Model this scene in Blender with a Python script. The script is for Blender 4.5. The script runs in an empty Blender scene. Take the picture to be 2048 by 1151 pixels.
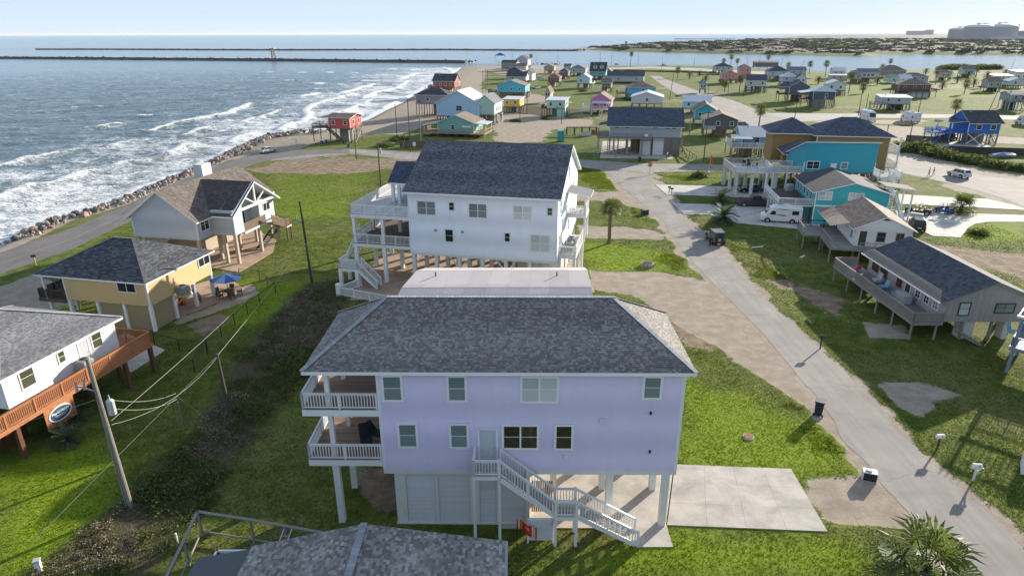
import bpy, math, random
import numpy as np
from mathutils import Vector, Matrix
random.seed(7); rng = np.random.default_rng(7)
S = bpy.context.scene
COL = S.collection
# ---------------------------------------------------------------- camera, sky, sun, exposure
CF, CP, CR, CH = 1310., math.radians(21.2), math.radians(0.15), 28.0
cam = bpy.data.cameras.new('camera'); camo = bpy.data.objects.new('camera', cam); COL.objects.link(camo)
cam.sensor_width = 36; cam.lens = 36*CF/2048; cam.clip_end = 90000; cam.clip_start = 0.5
camo.location = (0, 0, CH)
camo.rotation_euler = (Matrix.Rotation(math.pi/2-CP, 3, 'X') @ Matrix.Rotation(-CR, 3, 'Z')).to_euler()
S.camera = camo
SUN_EL, SUN_AZ = math.radians(15.3), math.radians(45)      # azimuth clockwise from +Y
w = bpy.data.worlds.new('World'); S.world = w; w.use_nodes = True
nt = w.node_tree; nt.nodes.clear()
sky = nt.nodes.new('ShaderNodeTexSky'); sky.sky_type = 'NISHITA'; sky.sun_disc = False
sky.sun_elevation = SUN_EL; sky.sun_rotation = SUN_AZ; sky.altitude = 30
sky.air_density = 1.0; sky.dust_density = 0.6; sky.ozone_density = 2.2
bg = nt.nodes.new('ShaderNodeBackground'); bg.inputs['Strength'].default_value = 0.09
wo = nt.nodes.new('ShaderNodeOutputWorld')
hz = nt.nodes.new('ShaderNodeMix'); hz.data_type = 'RGBA'; hz.inputs[0].default_value = .975; # bright thin sea haze low down, clearer blue above
gc = nt.nodes.new('ShaderNodeTexCoord'); gs = nt.nodes.new('ShaderNodeSeparateXYZ'); gm = nt.nodes.new('ShaderNodeMapRange'); gm.inputs[1].default_value = 0; gm.inputs[2].default_value = .06; gx = nt.nodes.new('ShaderNodeMix'); gx.data_type = 'RGBA'
gx.inputs[6].default_value = (2.95, 3.4, 3.85, 1); gx.inputs[7].default_value = (2.35, 3.15, 4.15, 1); nt.links.new(gc.outputs['Generated'], gs.inputs[0]); nt.links.new(gs.outputs[2], gm.inputs[0]); nt.links.new(gm.outputs[0], gx.inputs[0]); g2 = nt.nodes.new('ShaderNodeMapRange'); g2.inputs[1].default_value = .15; g2.inputs[2].default_value = .8; gy = nt.nodes.new('ShaderNodeMix'); gy.data_type = 'RGBA'; gy.inputs[7].default_value = (1.35, 1.7, 2.4, 1)   # deeper towards the zenith
nt.links.new(gs.outputs[2], g2.inputs[0]); nt.links.new(g2.outputs[0], gy.inputs[0]); nt.links.new(gx.outputs[2], gy.inputs[6]); nt.links.new(gy.outputs[2], hz.inputs[7])
nt.links.new(sky.outputs[0], hz.inputs[6]); nt.links.new(hz.outputs[2], bg.inputs[0]); nt.links.new(bg.outputs[0], wo.inputs[0])
sl = bpy.data.lights.new('sun', 'SUN'); sl.energy = 3.7; sl.angle = math.radians(0.53); sl.color = (1, .90, .76)
so = bpy.data.objects.new('sun', sl); COL.objects.link(so)
sd = Vector((math.sin(SUN_AZ)*math.cos(SUN_EL), math.cos(SUN_AZ)*math.cos(SUN_EL), math.sin(SUN_EL)))
so.rotation_euler = sd.to_track_quat('Z', 'Y').to_euler(); so.location = (60, 60, 60)
S.view_settings.view_transform = 'Standard'; S.view_settings.look = 'None'
S.view_settings.exposure = 1.5; S.view_settings.gamma = 1; S.view_settings.use_curve_mapping = False
S.render.engine = 'CYCLES'
S.cycles.max_bounces = 5; S.cycles.diffuse_bounces = 3; S.cycles.glossy_bounces = 2; S.cycles.transmission_bounces = 2
S.cycles.volume_bounces = 0; S.cycles.use_denoising = True
# ---------------------------------------------------------------- survey: photo pixel + height -> place
_f = np.array([0, math.cos(CP), -math.sin(CP)]); _u0 = np.array([0, math.sin(CP), math.cos(CP)]); _r0 = np.array([1., 0, 0])
_r = _r0*math.cos(CR)-_u0*math.sin(CR); _u = _u0*math.cos(CR)+_r0*math.sin(CR)
def at(px, py, z=0.):
    d = _f*CF+_r*(px-1024)+_u*(575.5-py); t = (z-CH)/d[2]
    return np.array([d[0]*t, d[1]*t])
def pr(x, y, z):
    v = np.array([x, y, z-CH]); c = v@_f
    return 1024+CF*(v@_r)/c, 575.5-CF*(v@_u)/c
def hgt(b, ty):
    x, y = at(*b); lo, hi = 0., 60.
    for _ in range(40):
        m = (lo+hi)/2
        if pr(x, y, m)[1] > ty: lo = m
        else: hi = m
    return lo
def solve(o, d, z, px, hi=80.):
    lo = 0.05; s = 1 if pr(o[0]+d[0]*hi, o[1]+d[1]*hi, z)[0] > pr(o[0], o[1], z)[0] else -1
    for _ in range(40):
        m = (lo+hi)/2
        if (pr(o[0]+d[0]*m, o[1]+d[1]*m, z)[0]-px)*s < 0: lo = m
        else: hi = m
    return lo
cA = lambda x, y: (x/2.926, y/2.926)
cB = lambda x, y: (600+x/4.096, 60+y/4.096)
cC = lambda x, y: (1000+x/4.096, 60+y/4.096)
cD = lambda x, y: (1400+x/3.16, 30+y/3.16)
# ---------------------------------------------------------------- materials
def lin(h):
    if not isinstance(h, str): return tuple(h)
    h = h.lstrip('#'); c = [int(h[i:i+2], 16)/255 for i in (0, 2, 4)]
    return tuple(x/12.92 if x <= .04045 else ((x+.055)/1.055)**2.4 for x in c)
MATS = {}
class NB:
    def __init__(s, name):
        s.m = bpy.data.materials.new(name); s.m.use_nodes = True; s.t = s.m.node_tree; s.t.nodes.clear()
        s.out = s.n('ShaderNodeOutputMaterial')
    def n(s, t, **k):
        x = s.t.nodes.new(t)
        for a, v in k.items(): setattr(x, a, v)
        return x
    def l(s, a, b): s.t.links.new(a, b)
    def coord(s, what='Object'): return s.n('ShaderNodeTexCoord').outputs[what]
    def noise(s, vec, scale, detail=3, rough=.55, dist=0):
        x = s.n('ShaderNodeTexNoise'); x.inputs['Scale'].default_value = scale; x.inputs['Detail'].default_value = detail
        x.inputs['Roughness'].default_value = rough; x.inputs['Distortion'].default_value = dist; s.l(vec, x.inputs['Vector']); return x.outputs[0]
    def math(s, op, a, b=None, c=None, clamp=False):
        x = s.n('ShaderNodeMath', operation=op, use_clamp=clamp)
        for i, v in enumerate((a, b, c)):
            if v is None: continue
            if isinstance(v, (int, float)): x.inputs[i].default_value = v
            else: s.l(v, x.inputs[i])
        return x.outputs[0]
    def ramp(s, f, lo, hi):  # smooth 0..1
        x = s.n('ShaderNodeMapRange', interpolation_type='SMOOTHSTEP'); s.l(f, x.inputs[0])
        x.inputs[1].default_value = lo; x.inputs[2].default_value = hi; return x.outputs[0]
    def mix(s, f, a, b):
        x = s.n('ShaderNodeMix', data_type='RGBA')
        for i, v in ((0, f), (6, a), (7, b)):
            if isinstance(v, (int, float)): x.inputs[i].default_value = v
            elif isinstance(v, tuple): x.inputs[i].default_value = (*v[:3], 1)
            else: s.l(v, x.inputs[i])
        return x.outputs[2]
    def mul(s, col, f):
        x = s.n('ShaderNodeVectorMath', operation='SCALE')
        if isinstance(col, tuple): x.inputs[0].default_value = col[:3]
        else: s.l(col, x.inputs[0])
        if isinstance(f, (int, float)): x.inputs['Scale'].default_value = f
        else: s.l(f, x.inputs['Scale'])
        return x.outputs[0]
    def attr(s, name): return s.n('ShaderNodeAttribute', attribute_name=name).outputs['Fac']
    def scale(s, vec, xyz):
        x = s.n('ShaderNodeMapping'); s.l(vec, x.inputs[0]); x.inputs['Scale'].default_value = xyz; return x.outputs[0]
    def sep(s, vec):
        x = s.n('ShaderNodeSeparateXYZ'); s.l(vec, x.inputs[0]); return x.outputs
    def bump(s, h, dist=.02, strength=1.):
        x = s.n('ShaderNodeBump'); x.inputs['Distance'].default_value = dist; x.inputs['Strength'].default_value = strength
        s.l(h, x.inputs['Height']); return x.outputs[0]
    def princ(s, col, rough=.7, metal=0., normal=None, spec=.5, link=True):
        x = s.n('ShaderNodeBsdfPrincipled')
        for k, v in (('Base Color', col), ('Roughness', rough), ('Metallic', metal), ('Specular IOR Level', spec)):
            if isinstance(v, tuple): x.inputs[k].default_value = (*v[:3], 1)
            elif isinstance(v, (int, float)): x.inputs[k].default_value = v
            else: s.l(v, x.inputs[k])
        if normal is not None: s.l(normal, x.inputs['Normal'])
        if link: s.l(x.outputs[0], s.out.inputs[0])
        return x.outputs[0]
def mat(name, col, rough=.7, kind='plain', var=.10, metal=0., vs=1.2):
    key = name
    if key in MATS: return MATS[key]
    b = NB(name); col = lin(col); o = b.coord('Object')
    f = b.math('MULTIPLY_ADD', b.noise(o, vs, 4, .6), 2*var, 1-var)
    f = b.math('MULTIPLY', f, b.attr('shade'))
    nrm = None
    if kind == 'siding':      # lap boards: tiny relief and joints by height
        z = b.sep(o)[2]; fr = b.math('FRACT', b.math('MULTIPLY', z, 1/.17))
        nrm = b.bump(fr, .03, .8); f = b.math('MULTIPLY', f, b.math('MULTIPLY_ADD', b.ramp(fr, 0, .12), .12, .88))
    elif kind == 'lap':       # painted boards: streaks and faint weathering
        st = b.noise(b.scale(o, (2.2, 2.2, .12)), 1.6, 4, .65); f = b.math('MULTIPLY', f, b.math('MULTIPLY_ADD', st, .10, .95)); f = b.math('MULTIPLY', f, b.math('MULTIPLY_ADD', b.noise(o, .35, 4), .16, .92))
    elif kind == 'board':     # vertical boards
        xy = b.sep(o); q = b.math('FRACT', b.math('MULTIPLY', b.math('ADD', xy[0], xy[1]), 1/.3))
        f = b.math('MULTIPLY', f, b.math('MULTIPLY_ADD', b.ramp(q, 0, .1), .3, .7)); nrm = b.bump(q, .02, .5)
        st = b.noise(b.scale(o, (6, 6, .25)), 1.5, 4, .7); f = b.math('MULTIPLY', f, b.math('MULTIPLY_ADD', st, .9, .55))
    elif kind == 'shingle':   # small roofs far away: courses of mottled tabs
        sp = b.scale(o, (1, 1, 1)); v = b.n('ShaderNodeTexVoronoi'); v.inputs['Scale'].default_value = 3.2; b.l(sp, v.inputs['Vector'])
        cc = b.sep(v.outputs['Color'])[0]; f = b.math('MULTIPLY', f, b.math('MULTIPLY_ADD', cc, .7, .65))
        f = b.math('MULTIPLY', f, b.math('MULTIPLY_ADD', b.noise(o, .35, 3), .35, .83)); nrm = b.bump(cc, .012, .6)
    elif kind == 'rib':       # ribbed metal roof
        xy = b.sep(o); q = b.math('FRACT', b.math('MULTIPLY', xy[0], 1/.45)); nrm = b.bump(b.ramp(q, 0, .15), .03, .7)
        f = b.math('MULTIPLY', f, b.math('MULTIPLY_ADD', b.ramp(q, 0, .12), .15, .85))
    elif kind == 'wood':
        st = b.noise(b.scale(o, (9, 9, 1.2)), 2., 5, .65); f = b.math('MULTIPLY', f, b.math('MULTIPLY_ADD', st, .7, .65)); nrm = b.bump(st, .006, .5)
    elif kind == 'rock':
        n2 = b.noise(o, 3., 5, .65); f = b.math('MULTIPLY', f, b.math('MULTIPLY_ADD', n2, .9, .55)); nrm = b.bump(n2, .06, .8)
    elif kind == 'conc':
        n2 = b.noise(o, .55, 5, .62, .4); n3 = b.noise(o, 9, 3)
        f = b.math('MULTIPLY', f, b.math('MULTIPLY_ADD', b.ramp(n2, .3, .7), .36, .76)); f = b.math('MULTIPLY', f, b.math('MULTIPLY_ADD', n3, .16, .92)); nrm = b.bump(n3, .004, .5)
    elif kind == 'asphalt':
        n2 = b.noise(o, .25, 4, .6, .6); n3 = b.noise(o, 14, 2); n4 = b.noise(b.scale(o, (1.6, .08, 1)), 1.2, 3)
        f = b.math('MULTIPLY', f, b.math('MULTIPLY_ADD', n2, .8, .6)); f = b.math('MULTIPLY', f, b.math('MULTIPLY_ADD', n3, .3, .85)); f = b.math('MULTIPLY', f, b.math('MULTIPLY_ADD', n4, .5, .75)); nrm = b.bump(n3, .01, .6)
        cr = b.n('ShaderNodeTexVoronoi', feature='DISTANCE_TO_EDGE'); cr.inputs['Scale'].default_value = .11
        wv = b.n('ShaderNodeVectorMath', operation='MULTIPLY_ADD'); nz = b.n('ShaderNodeTexNoise'); nz.inputs['Scale'].default_value = 1.1; b.l(o, nz.inputs['Vector']); b.l(nz.outputs['Color'], wv.inputs[0]); wv.inputs[1].default_value = (1.2, 1.2, 0); b.l(o, wv.inputs[2]); b.l(wv.outputs[0], cr.inputs['Vector'])
        f = b.math('MULTIPLY', f, b.math('MULTIPLY_ADD', b.ramp(cr.outputs['Distance'], 0, .008), .22, .78))
    else:
        f = b.math('MULTIPLY', f, b.math('MULTIPLY_ADD', b.n('ShaderNodeObjectInfo').outputs['Random'], .1, .95))
    if kind == 'leaf':
        c = b.mul(col, f); d = b.n('ShaderNodeBsdfDiffuse'); b.l(c, d.inputs[0]); t = b.n('ShaderNodeBsdfTranslucent')
        b.l(b.mul(b.mix(.4, c, (.30, .34, .05)), 1.), t.inputs[0]); g = b.n('ShaderNodeBsdfGlossy'); g.inputs['Roughness'].default_value = .45; g.inputs[0].default_value = (.5, .5, .5, 1)
        m = b.n('ShaderNodeMixShader'); m.inputs[0].default_value = .38; b.l(d.outputs[0], m.inputs[1]); b.l(t.outputs[0], m.inputs[2])
        m2 = b.n('ShaderNodeMixShader'); m2.inputs[0].default_value = .05; b.l(m.outputs[0], m2.inputs[1]); b.l(g.outputs[0], m2.inputs[2]); b.l(m2.outputs[0], b.out.inputs[0])
    else:
        b.princ(b.mul(col, f), rough, metal, nrm, spec=.35 if rough > .3 else .5)
    MATS[key] = b.m; return b.m
WHITE = mat('white_paint', (.74, .74, .73), .5, var=.06); GLASS = mat('dark_glass', (.025, .03, .035), .06, var=.02)
BLIND = mat('glass_over_blind', (.20, .24, .235), .12, var=.08); BLINDW = mat('glass_over_white_blind', (.50, .53, .52), .15, var=.08)
GLASSW = mat('glass_brown_tint', (.05, .04, .025), .05, var=.4, vs=2.5)
GREYW = mat('weathered_wood', (.25, .235, .21), .85, 'wood'); DARKW = mat('dark_wood', (.06, .05, .045), .8, 'wood'); BROWNW = mat('brown_wood', (.12, .075, .05), .8, 'wood')
CEDAR = mat('cedar_wood', (.42, .17, .07), .7, 'wood'); CEDARD = mat('dark_cedar', (.13, .055, .03), .8, 'wood'); TANW = mat('tan_deck_wood', (.36, .25, .16), .8, 'wood')
BLACK = mat('black_rubber', (.02, .02, .02), .7); STEEL = mat('steel', (.45, .46, .47), .35, metal=.7); GREYM = mat('grey_metal', (.33, .34, .35), .45)
PILE = mat('treated_pile', (.19, .165, .13), .85, 'wood'); PILEW = mat('white_pile', (.66, .65, .62), .7, var=.12); CONC = mat('concrete', (.50, .46, .40), .85, 'conc', .05)
# ---------------------------------------------------------------- mesh builder
class MB:
    def __init__(s): s.v = []; s.f = []; s.m = []; s.s = []
    def face(s, pts, m=0, sh=1.):
        i = len(s.v); s.v += [tuple(map(float, p)) for p in pts]; s.f.append(tuple(range(i, i+len(pts)))); s.m.append(m); s.s.append(sh)
    def box(s, x0, y0, z0, x1, y1, z1, m=0, sh=1.):
        i = len(s.v); s.v += [(x0, y0, z0), (x1, y0, z0), (x1, y1, z0), (x0, y1, z0), (x0, y0, z1), (x1, y0, z1), (x1, y1, z1), (x0, y1, z1)]
        for q in ((0, 3, 2, 1), (4, 5, 6, 7), (0, 1, 5, 4), (1, 2, 6, 5), (2, 3, 7, 6), (3, 0, 4, 7)): s.f.append(tuple(i+k for k in q)); s.m.append(m); s.s.append(sh)
    def beam(s, a, b, w, h, m=0, sh=1., up=(0, 0, 1)):
        a = Vector(a); b = Vector(b); d = (b-a).normalized(); u = Vector(up)
        if abs(d.dot(u)) > .98: u = Vector((0, 1, 0))
        r = d.cross(u).normalized()*(w/2); t = r.normalized().cross(d)*(h/2); i = len(s.v)
        for p in (a, b): s.v += [tuple(p-r-t), tuple(p+r-t), tuple(p+r+t), tuple(p-r+t)]
        for q in ((0, 1, 2, 3), (7, 6, 5, 4), (0, 4, 5, 1), (1, 5, 6, 2), (2, 6, 7, 3), (3, 7, 4, 0)): s.f.append(tuple(i+k for k in q)); s.m.append(m); s.s.append(sh)
    def cyl(s, a, b, r0, r1=None, n=8, m=0, sh=1., cap=True):
        r1 = r0 if r1 is None else r1; a = Vector(a); b = Vector(b); d = (b-a).normalized()
        u = Vector((0, 0, 1)) if abs(d.z) < .9 else Vector((1, 0, 0)); x = d.cross(u).normalized(); y = x.cross(d); i = len(s.v)
        for p, r in ((a, r0), (b, r1)):
            for k in range(n): t = 2*math.pi*k/n; s.v.append(tuple(p+x*(r*math.cos(t))+y*(r*math.sin(t))))
        for k in range(n): s.f.append((i+k, i+n+k, i+n+(k+1) % n, i+(k+1) % n)); s.m.append(m); s.s.append(sh)
        if cap:
            s.f.append(tuple(i+k for k in range(n))); s.f.append(tuple(i+n+n-1-k for k in range(n))); s.m += [m, m]; s.s += [sh, sh]
    def tube(s, pts, r, n=6, m=0):
        for a, b in zip(pts, pts[1:]): s.cyl(a, b, r, r, n, m, 1., True)
    def prism(s, poly, z0, z1, m=0, sh=1.):  # plan polygon (ccw) pulled up
        n = len(poly); s.face([(x, y, z1) for x, y in poly], m, sh); s.face([(x, y, z0) for x, y in reversed(poly)], m, sh)
        for k in range(n):
            (a, b), (c, d) = poly[k], poly[(k+1) % n]; s.face([(a, b, z0), (c, d, z0), (c, d, z1), (a, b, z1)], m, sh)
    def slab(s, pts, t, m=0, me=1):  # roof plane: top face m, rim and underside me
        n = len(pts); lo = [(x, y, z-t) for x, y, z in pts]; s.face(pts, m); s.face(lo[::-1], me)
        for k in range(n): s.face([lo[k], lo[(k+1) % n], pts[(k+1) % n], pts[k]], me)
    def loft(s, rings, m=0, sh=1., cap=True):
        n = len(rings[0]); i = len(s.v)
        for r in rings: s.v += [tuple(map(float, p)) for p in r]
        for a in range(len(rings)-1):
            for k in range(n): s.f.append((i+a*n+k, i+a*n+(k+1) % n, i+(a+1)*n+(k+1) % n, i+(a+1)*n+k)); s.m.append(m); s.s.append(sh)
        if cap:
            s.f.append(tuple(i+k for k in reversed(range(n)))); s.f.append(tuple(i+(len(rings)-1)*n+k for k in range(n))); s.m += [m, m]; s.s += [sh, sh]
    def mesh(s, name, mats, smooth=False):
        me = bpy.data.meshes.new(name); me.from_pydata(s.v, [], s.f)
        for x in (mats if isinstance(mats, (list, tuple)) else [mats]): me.materials.append(x)
        if any(s.m): me.polygons.foreach_set('material_index', s.m)
        a = me.attributes.new('shade', 'FLOAT', 'FACE'); a.data.foreach_set('value', s.s)
        if smooth: me.polygons.foreach_set('use_smooth', [True]*len(s.f))
        me.update(); return me
    def build(s, name, mats, parent=None, smooth=False, **k): return put(name, s.mesh(name, mats, smooth), parent, **k)
def put(name, data, parent=None, loc=None, rz=0., rot=None, scale=None):
    o = bpy.data.objects.new(name, data); COL.objects.link(o)
    if parent is not None: o.parent = parent
    if loc is not None: o.location = loc
    if rz: o.rotation_euler = (0, 0, rz)
    if rot is not None: o.rotation_euler = rot
    if scale is not None: o.scale = scale if isinstance(scale, (tuple, list)) else (scale,)*3
    return o
def tag(o, label, cat, group=None):
    o['label'] = label; o['category'] = cat
    if group: o['group'] = group
    return o
def thing(name, label, cat, loc, rz=0., group=None):
    o = put(name, None, None, (float(loc[0]), float(loc[1]), float(loc[2]) if len(loc) > 2 else 0.), rz); o.empty_display_size = .3
    return tag(o, label, cat, group)
def dup(o, loc, rz=None, label=None, scale=None):
    r = o.copy(); COL.objects.link(r); r.location = (float(loc[0]), float(loc[1]), float(loc[2]) if len(loc) > 2 else 0.)
    if rz is not None: r.rotation_euler = (0, 0, rz)
    if label: r['label'] = label
    if scale is not None: r.scale = (scale,)*3
    for c in list(o.children):
        d = c.copy(); COL.objects.link(d); d.parent = r
        for g in list(c.children):
            e = g.copy(); COL.objects.link(e); e.parent = d
    return r
CACHE = {}
def cached(key, fn):
    if key not in CACHE: CACHE[key] = fn()
    return CACHE[key]
# ---------------------------------------------------------------- building parts
def _win(w, h, cols, t, fm, gm, rows, off):
    a = MB(); d0, d1 = -.07, .03
    a.box(-w/2-t, d0, -t, w/2+t, d1, 0); a.box(-w/2-t, d0, h, w/2+t, d1, h+t)
    a.box(-w/2-t, d0+.002, 0, -w/2, d1, h); a.box(w/2, d0+.002, 0, w/2+t, d1, h)
    g = MB(); cw = w/cols
    for c in range(cols):
        x0 = -w/2+c*cw
        if c: a.box(x0-t*.35, d0+.01, 0, x0+t*.35, d1, h)
        for r in range(1, rows):
            z = h*r/rows; a.box(x0+(t*.35 if c else 0), d0+.02, z-.03, x0+cw-(t*.35 if c < cols-1 else 0), d1, z+.03)
        for r in range(rows):
            z0, z1 = h*r/rows, h*(r+1)/rows; sh = off[(c*rows+r) % len(off)]
            g.box(x0+.01, -.058+.012*(r % 2), z0+.005, x0+cw-.01, 0, z1-.005, 0, sh)
    return a.mesh('window', fm), g.mesh('pane', gm)
def window(root, face, u, z, w, h, L=0, W=0, cols=1, rows=2, t=.1, fm=None, gm=None, name='window'):
    fm = fm or WHITE; gm = gm or GLASS
    me = cached(('win', round(w, 2), round(h, 2), cols, rows, t, fm.name, gm.name), lambda: _win(w, h, cols, t, fm, gm, rows, (1., .85, 1.1)))
    loc, rz = {'f': ((u, 0, z), 0), 'r': ((L, u, z), math.pi/2), 'b': ((u, W, z), math.pi), 'l': ((0, u, z), -math.pi/2)}[face]
    o = put(name, me[0], root, loc, rz); put('pane', me[1], o); return o
def door(root, face, u, z, w=.9, h=2.05, L=0, W=0, m=None, glass=False, fm=None):
    a = MB(); a.box(-w/2-.1, -.06, 0, -w/2, .03, h); a.box(w/2, -.06, 0, w/2+.1, .03, h); a.box(-w/2-.1, -.062, h, w/2+.1, .03, h+.1)
    loc, rz = {'f': ((u, 0, z), 0), 'r': ((L, u, z), math.pi/2), 'b': ((u, W, z), math.pi), 'l': ((0, u, z), -math.pi/2)}[face]
    o = a.build('door_frame', fm or WHITE, root, loc=loc, rz=rz)
    b = MB(); b.box(-w/2, -.035, .01, w/2, 0, h); b.build('door', m or WHITE, o)
    if glass: g = MB(); g.box(-w/2+.15, -.055, .3, w/2-.15, -.036, h-.2); g.build('pane', BLINDW, o)
    k = MB(); k.cyl((w/2-.09, -.035, 1.), (w/2-.09, -.11, 1.), .035, .03, 8); k.build('handle', STEEL, o)
    return o
def lapstrip(a, p, q, nrm, z0, z1, ext=None, c=.16, d=.035, m=0, gaps=()):
    """courses of lap siding on the wall p->q, each course leaning out at its foot; ext(z) trims gable ends"""
    p = np.array(p, float); q = np.array(q, float); L = np.hypot(*(q-p)); t = (q-p)/L; n = np.array(nrm, float); z = z0; k = 0
    while z < z1-.01:
        zt = min(z+c, z1); a0, a1 = ext(z) if ext else (0, L); b0, b1 = ext(zt) if ext else (0, L)
        if a1-a0 < .03: break
        sh = 1+.07*math.sin(k*12.9898+p[0]*3); k += 1
        P = lambda u, zz, o: (*(p+t*u+n*o), zz)
        b0 = min(b0, b1); a.face([P(a0, z, d), P(a1, z, d), P(b1, zt, .003), P(b0, zt, .003)], m, sh); a.face([P(a0, z, .0), P(a1, z, .0), P(a1, z, d), P(a0, z, d)], m, sh*.45); z = zt  # lip underside carries painted shade, darker than the board face
def walls(root, L, W, z0, z1, m, gable=None, rise=0., lap=False, base=None, off=None):
    """gable 'x': ridge along x (gables left/right); 'y': ridge along y (gables front/back)"""
    a = MB(); e = .02 if lap else 0
    zk = z1+(rise if gable == 's' else 0)   # back wall follows a single slope
    a.face([(e, e, z0), (L-e, e, z0), (L-e, e, z1), (e, e, z1)]); a.face([(L-e, e, z0), (L-e, W-e, z0), (L-e, W-e, zk), (L-e, e, z1)])
    a.face([(L-e, W-e, z0), (e, W-e, z0), (e, W-e, zk), (L-e, W-e, zk)]); a.face([(e, W-e, z0), (e, e, z0), (e, e, z1), (e, W-e, zk)])
    a.face([(e, W-e, z0), (L-e, W-e, z0), (L-e, e, z0), (e, e, z0)])
    if gable == 'y':
        a.face([(e, e, z1), (L-e, e, z1), (L/2, e, z1+rise)]); a.face([(L-e, W-e, z1), (e, W-e, z1), (L/2, W-e, z1+rise)])
    if gable == 'x':
        a.face([(L-e, e, z1), (L-e, W-e, z1), (L-e, W/2, z1+rise)]); a.face([(e, W-e, z1), (e, e, z1), (e, W/2, z1+rise)])
    if lap:
        gy = (lambda z: (max(0, (z-z1)/rise*L/2), L-max(0, (z-z1)/rise*L/2))) if gable == 'y' else None
        gx = (lambda z: (max(0, (z-z1)/rise*W/2), W-max(0, (z-z1)/rise*W/2))) if gable == 'x' else None
        tp = z1+rise-.05
        lapstrip(a, (0, 0), (L, 0), (0, -1), z0, tp if gy else z1, gy); lapstrip(a, (L, 0), (L, W), (1, 0), z0, tp if gx else z1, gx)
        lapstrip(a, (L, W), (0, W), (0, 1), z0, tp if gy else z1, gy); lapstrip(a, (0, W), (0, 0), (-1, 0), z0, tp if gx else z1, gx)
    return a.build('wall', m, root)
def corner_trim(root, L, W, z0, z1, m=None, w=.13):
    a = MB()
    for x, y in ((0, 0), (L, 0), (L, W), (0, W)):
        a.box(x-(.03 if x == 0 else w), y-(.03 if y == 0 else w), z0, x+(w if x == 0 else .03), y+(w if y == 0 else .03), z1)
    a.build('corner_trim', m or WHITE, root)
def roof(root, kind, L, W, z, rise, ov=.4, ox=None, m=None, trim=None, t=.14, x0=0., y0=0., name='roof'):
    """returns the slope polygons (seen from above, ccw)"""
    ox = ov if ox is None else ox; X0, X1, Y0, Y1 = x0-ox, x0+L+ox, y0-ov, y0+W+ov; a = MB(); P = []
    if kind == 'gx':
        k = rise/(W/2); zl = z-ov*k; zr = z+rise; ym = y0+W/2
        P = [[(X0, Y0, zl), (X1, Y0, zl), (X1, ym, zr), (X0, ym, zr)], [(X1, Y1, zl), (X0, Y1, zl), (X0, ym, zr), (X1, ym, zr)]]
    elif kind == 'gy':
        X0, X1, Y0, Y1 = x0-ov, x0+L+ov, y0-ox, y0+W+ox; k = rise/(L/2); zl = z-ov*k; zr = z+rise; xm = x0+L/2
        P = [[(X1, Y0, zl), (X1, Y1, zl), (xm, Y1, zr), (xm, Y0, zr)], [(X0, Y1, zl), (X0, Y0, zl), (xm, Y0, zr), (xm, Y1, zr)]]
    elif kind == 'hip':
        X0, X1 = x0-ov, x0+L+ov; zl = z; zr = z+rise; d = min(X1-X0, Y1-Y0)/2-.001
        if X1-X0 >= Y1-Y0: A, B = (X0+d, (Y0+Y1)/2, zr), (X1-d, (Y0+Y1)/2, zr)
        else: A, B = ((X0+X1)/2, Y0+d, zr), ((X0+X1)/2, Y1-d, zr)
        c = [(X0, Y0, zl), (X1, Y0, zl), (X1, Y1, zl), (X0, Y1, zl)]
        if X1-X0 >= Y1-Y0: P = [[c[0], c[1], B, A], [c[1], c[2], B], [c[2], c[3], A, B], [c[3], c[0], A]]
        else: P = [[c[0], c[1], A], [c[1], c[2], B, A], [c[2], c[3], B], [c[3], c[0], A, B]]
    elif kind == 'shy':   # one slope rising away from the front
        P = [[(X0, Y0, z), (X1, Y0, z), (X1, Y1, z+rise), (X0, Y1, z+rise)]]
    elif kind == 'shx':
        P = [[(X0, Y0, z), (X1, Y0, z+rise), (X1, Y1, z+rise), (X0, Y1, z)]]
    for p in P: a.slab(p, t, 0, 1)
    a.build(name, [m, trim or WHITE], root)
    return P
def shingles(poly, row=.145, tab=(.14, .34), lift=.012, seed=1, lo=.55, hi=1.35, skip=0., flat=False):
    """tabs laid in courses over a roof plane: returns [(4 corners up, shade)]"""
    r = random.Random(seed); P = [Vector(p) for p in poly]; n = (P[1]-P[0]).cross(P[2]-P[1]).normalized()
    h = Vector((n.y, -n.x, 0)).normalized()*-1; up = n.cross(h).normalized()
    if up.z < 0: up = -up; h = -h
    o = P[0]; q = [((p-o).dot(h), (p-o).dot(up)) for p in P]; v0 = min(v for _, v in q); v1 = max(v for _, v in q); out = []; v = v0
    def span(v):
        xs = []
        for (a, b), (c, d) in zip(q, q[1:]+q[:1]):
            if (b-v)*(d-v) <= 0 and abs(b-d) > 1e-9: xs.append(a+(c-a)*(v-b)/(d-b))
        return (min(xs), max(xs)) if len(xs) > 1 else None
    while v < v1-.02:
        s = span(v+row*.5)
        if s:
            u, e = s; u -= r.random()*.2; band = 1+.12*math.sin(v*1.7+seed)
            while u < e:
                w = r.uniform(*tab); a, b = max(u, s[0]), min(u+w-.008, e); u += w
                if b-a < .02: continue
                x = r.random(); g = (lo+(hi-lo)*x**1.5)*band; l0 = lift*(1+r.random()); l1 = lift*.25
                A = lambda uu, vv, l: tuple(o+h*uu+up*vv+n*l)
                out.append(([A(a, v, l0), A(b, v, l0), A(b, min(v+row*1.04, v1), l1), A(a, min(v+row*1.04, v1), l1)], [A(a, v, 0), A(b, v, 0)], g))
        v += row
    return out
def shingle_mesh(tabs):
    a = MB()
    for c, lo, g in tabs: a.face(c, 0, g); a.face([lo[0], lo[1], c[1], c[0]], 0, g*.8)
    return a
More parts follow.
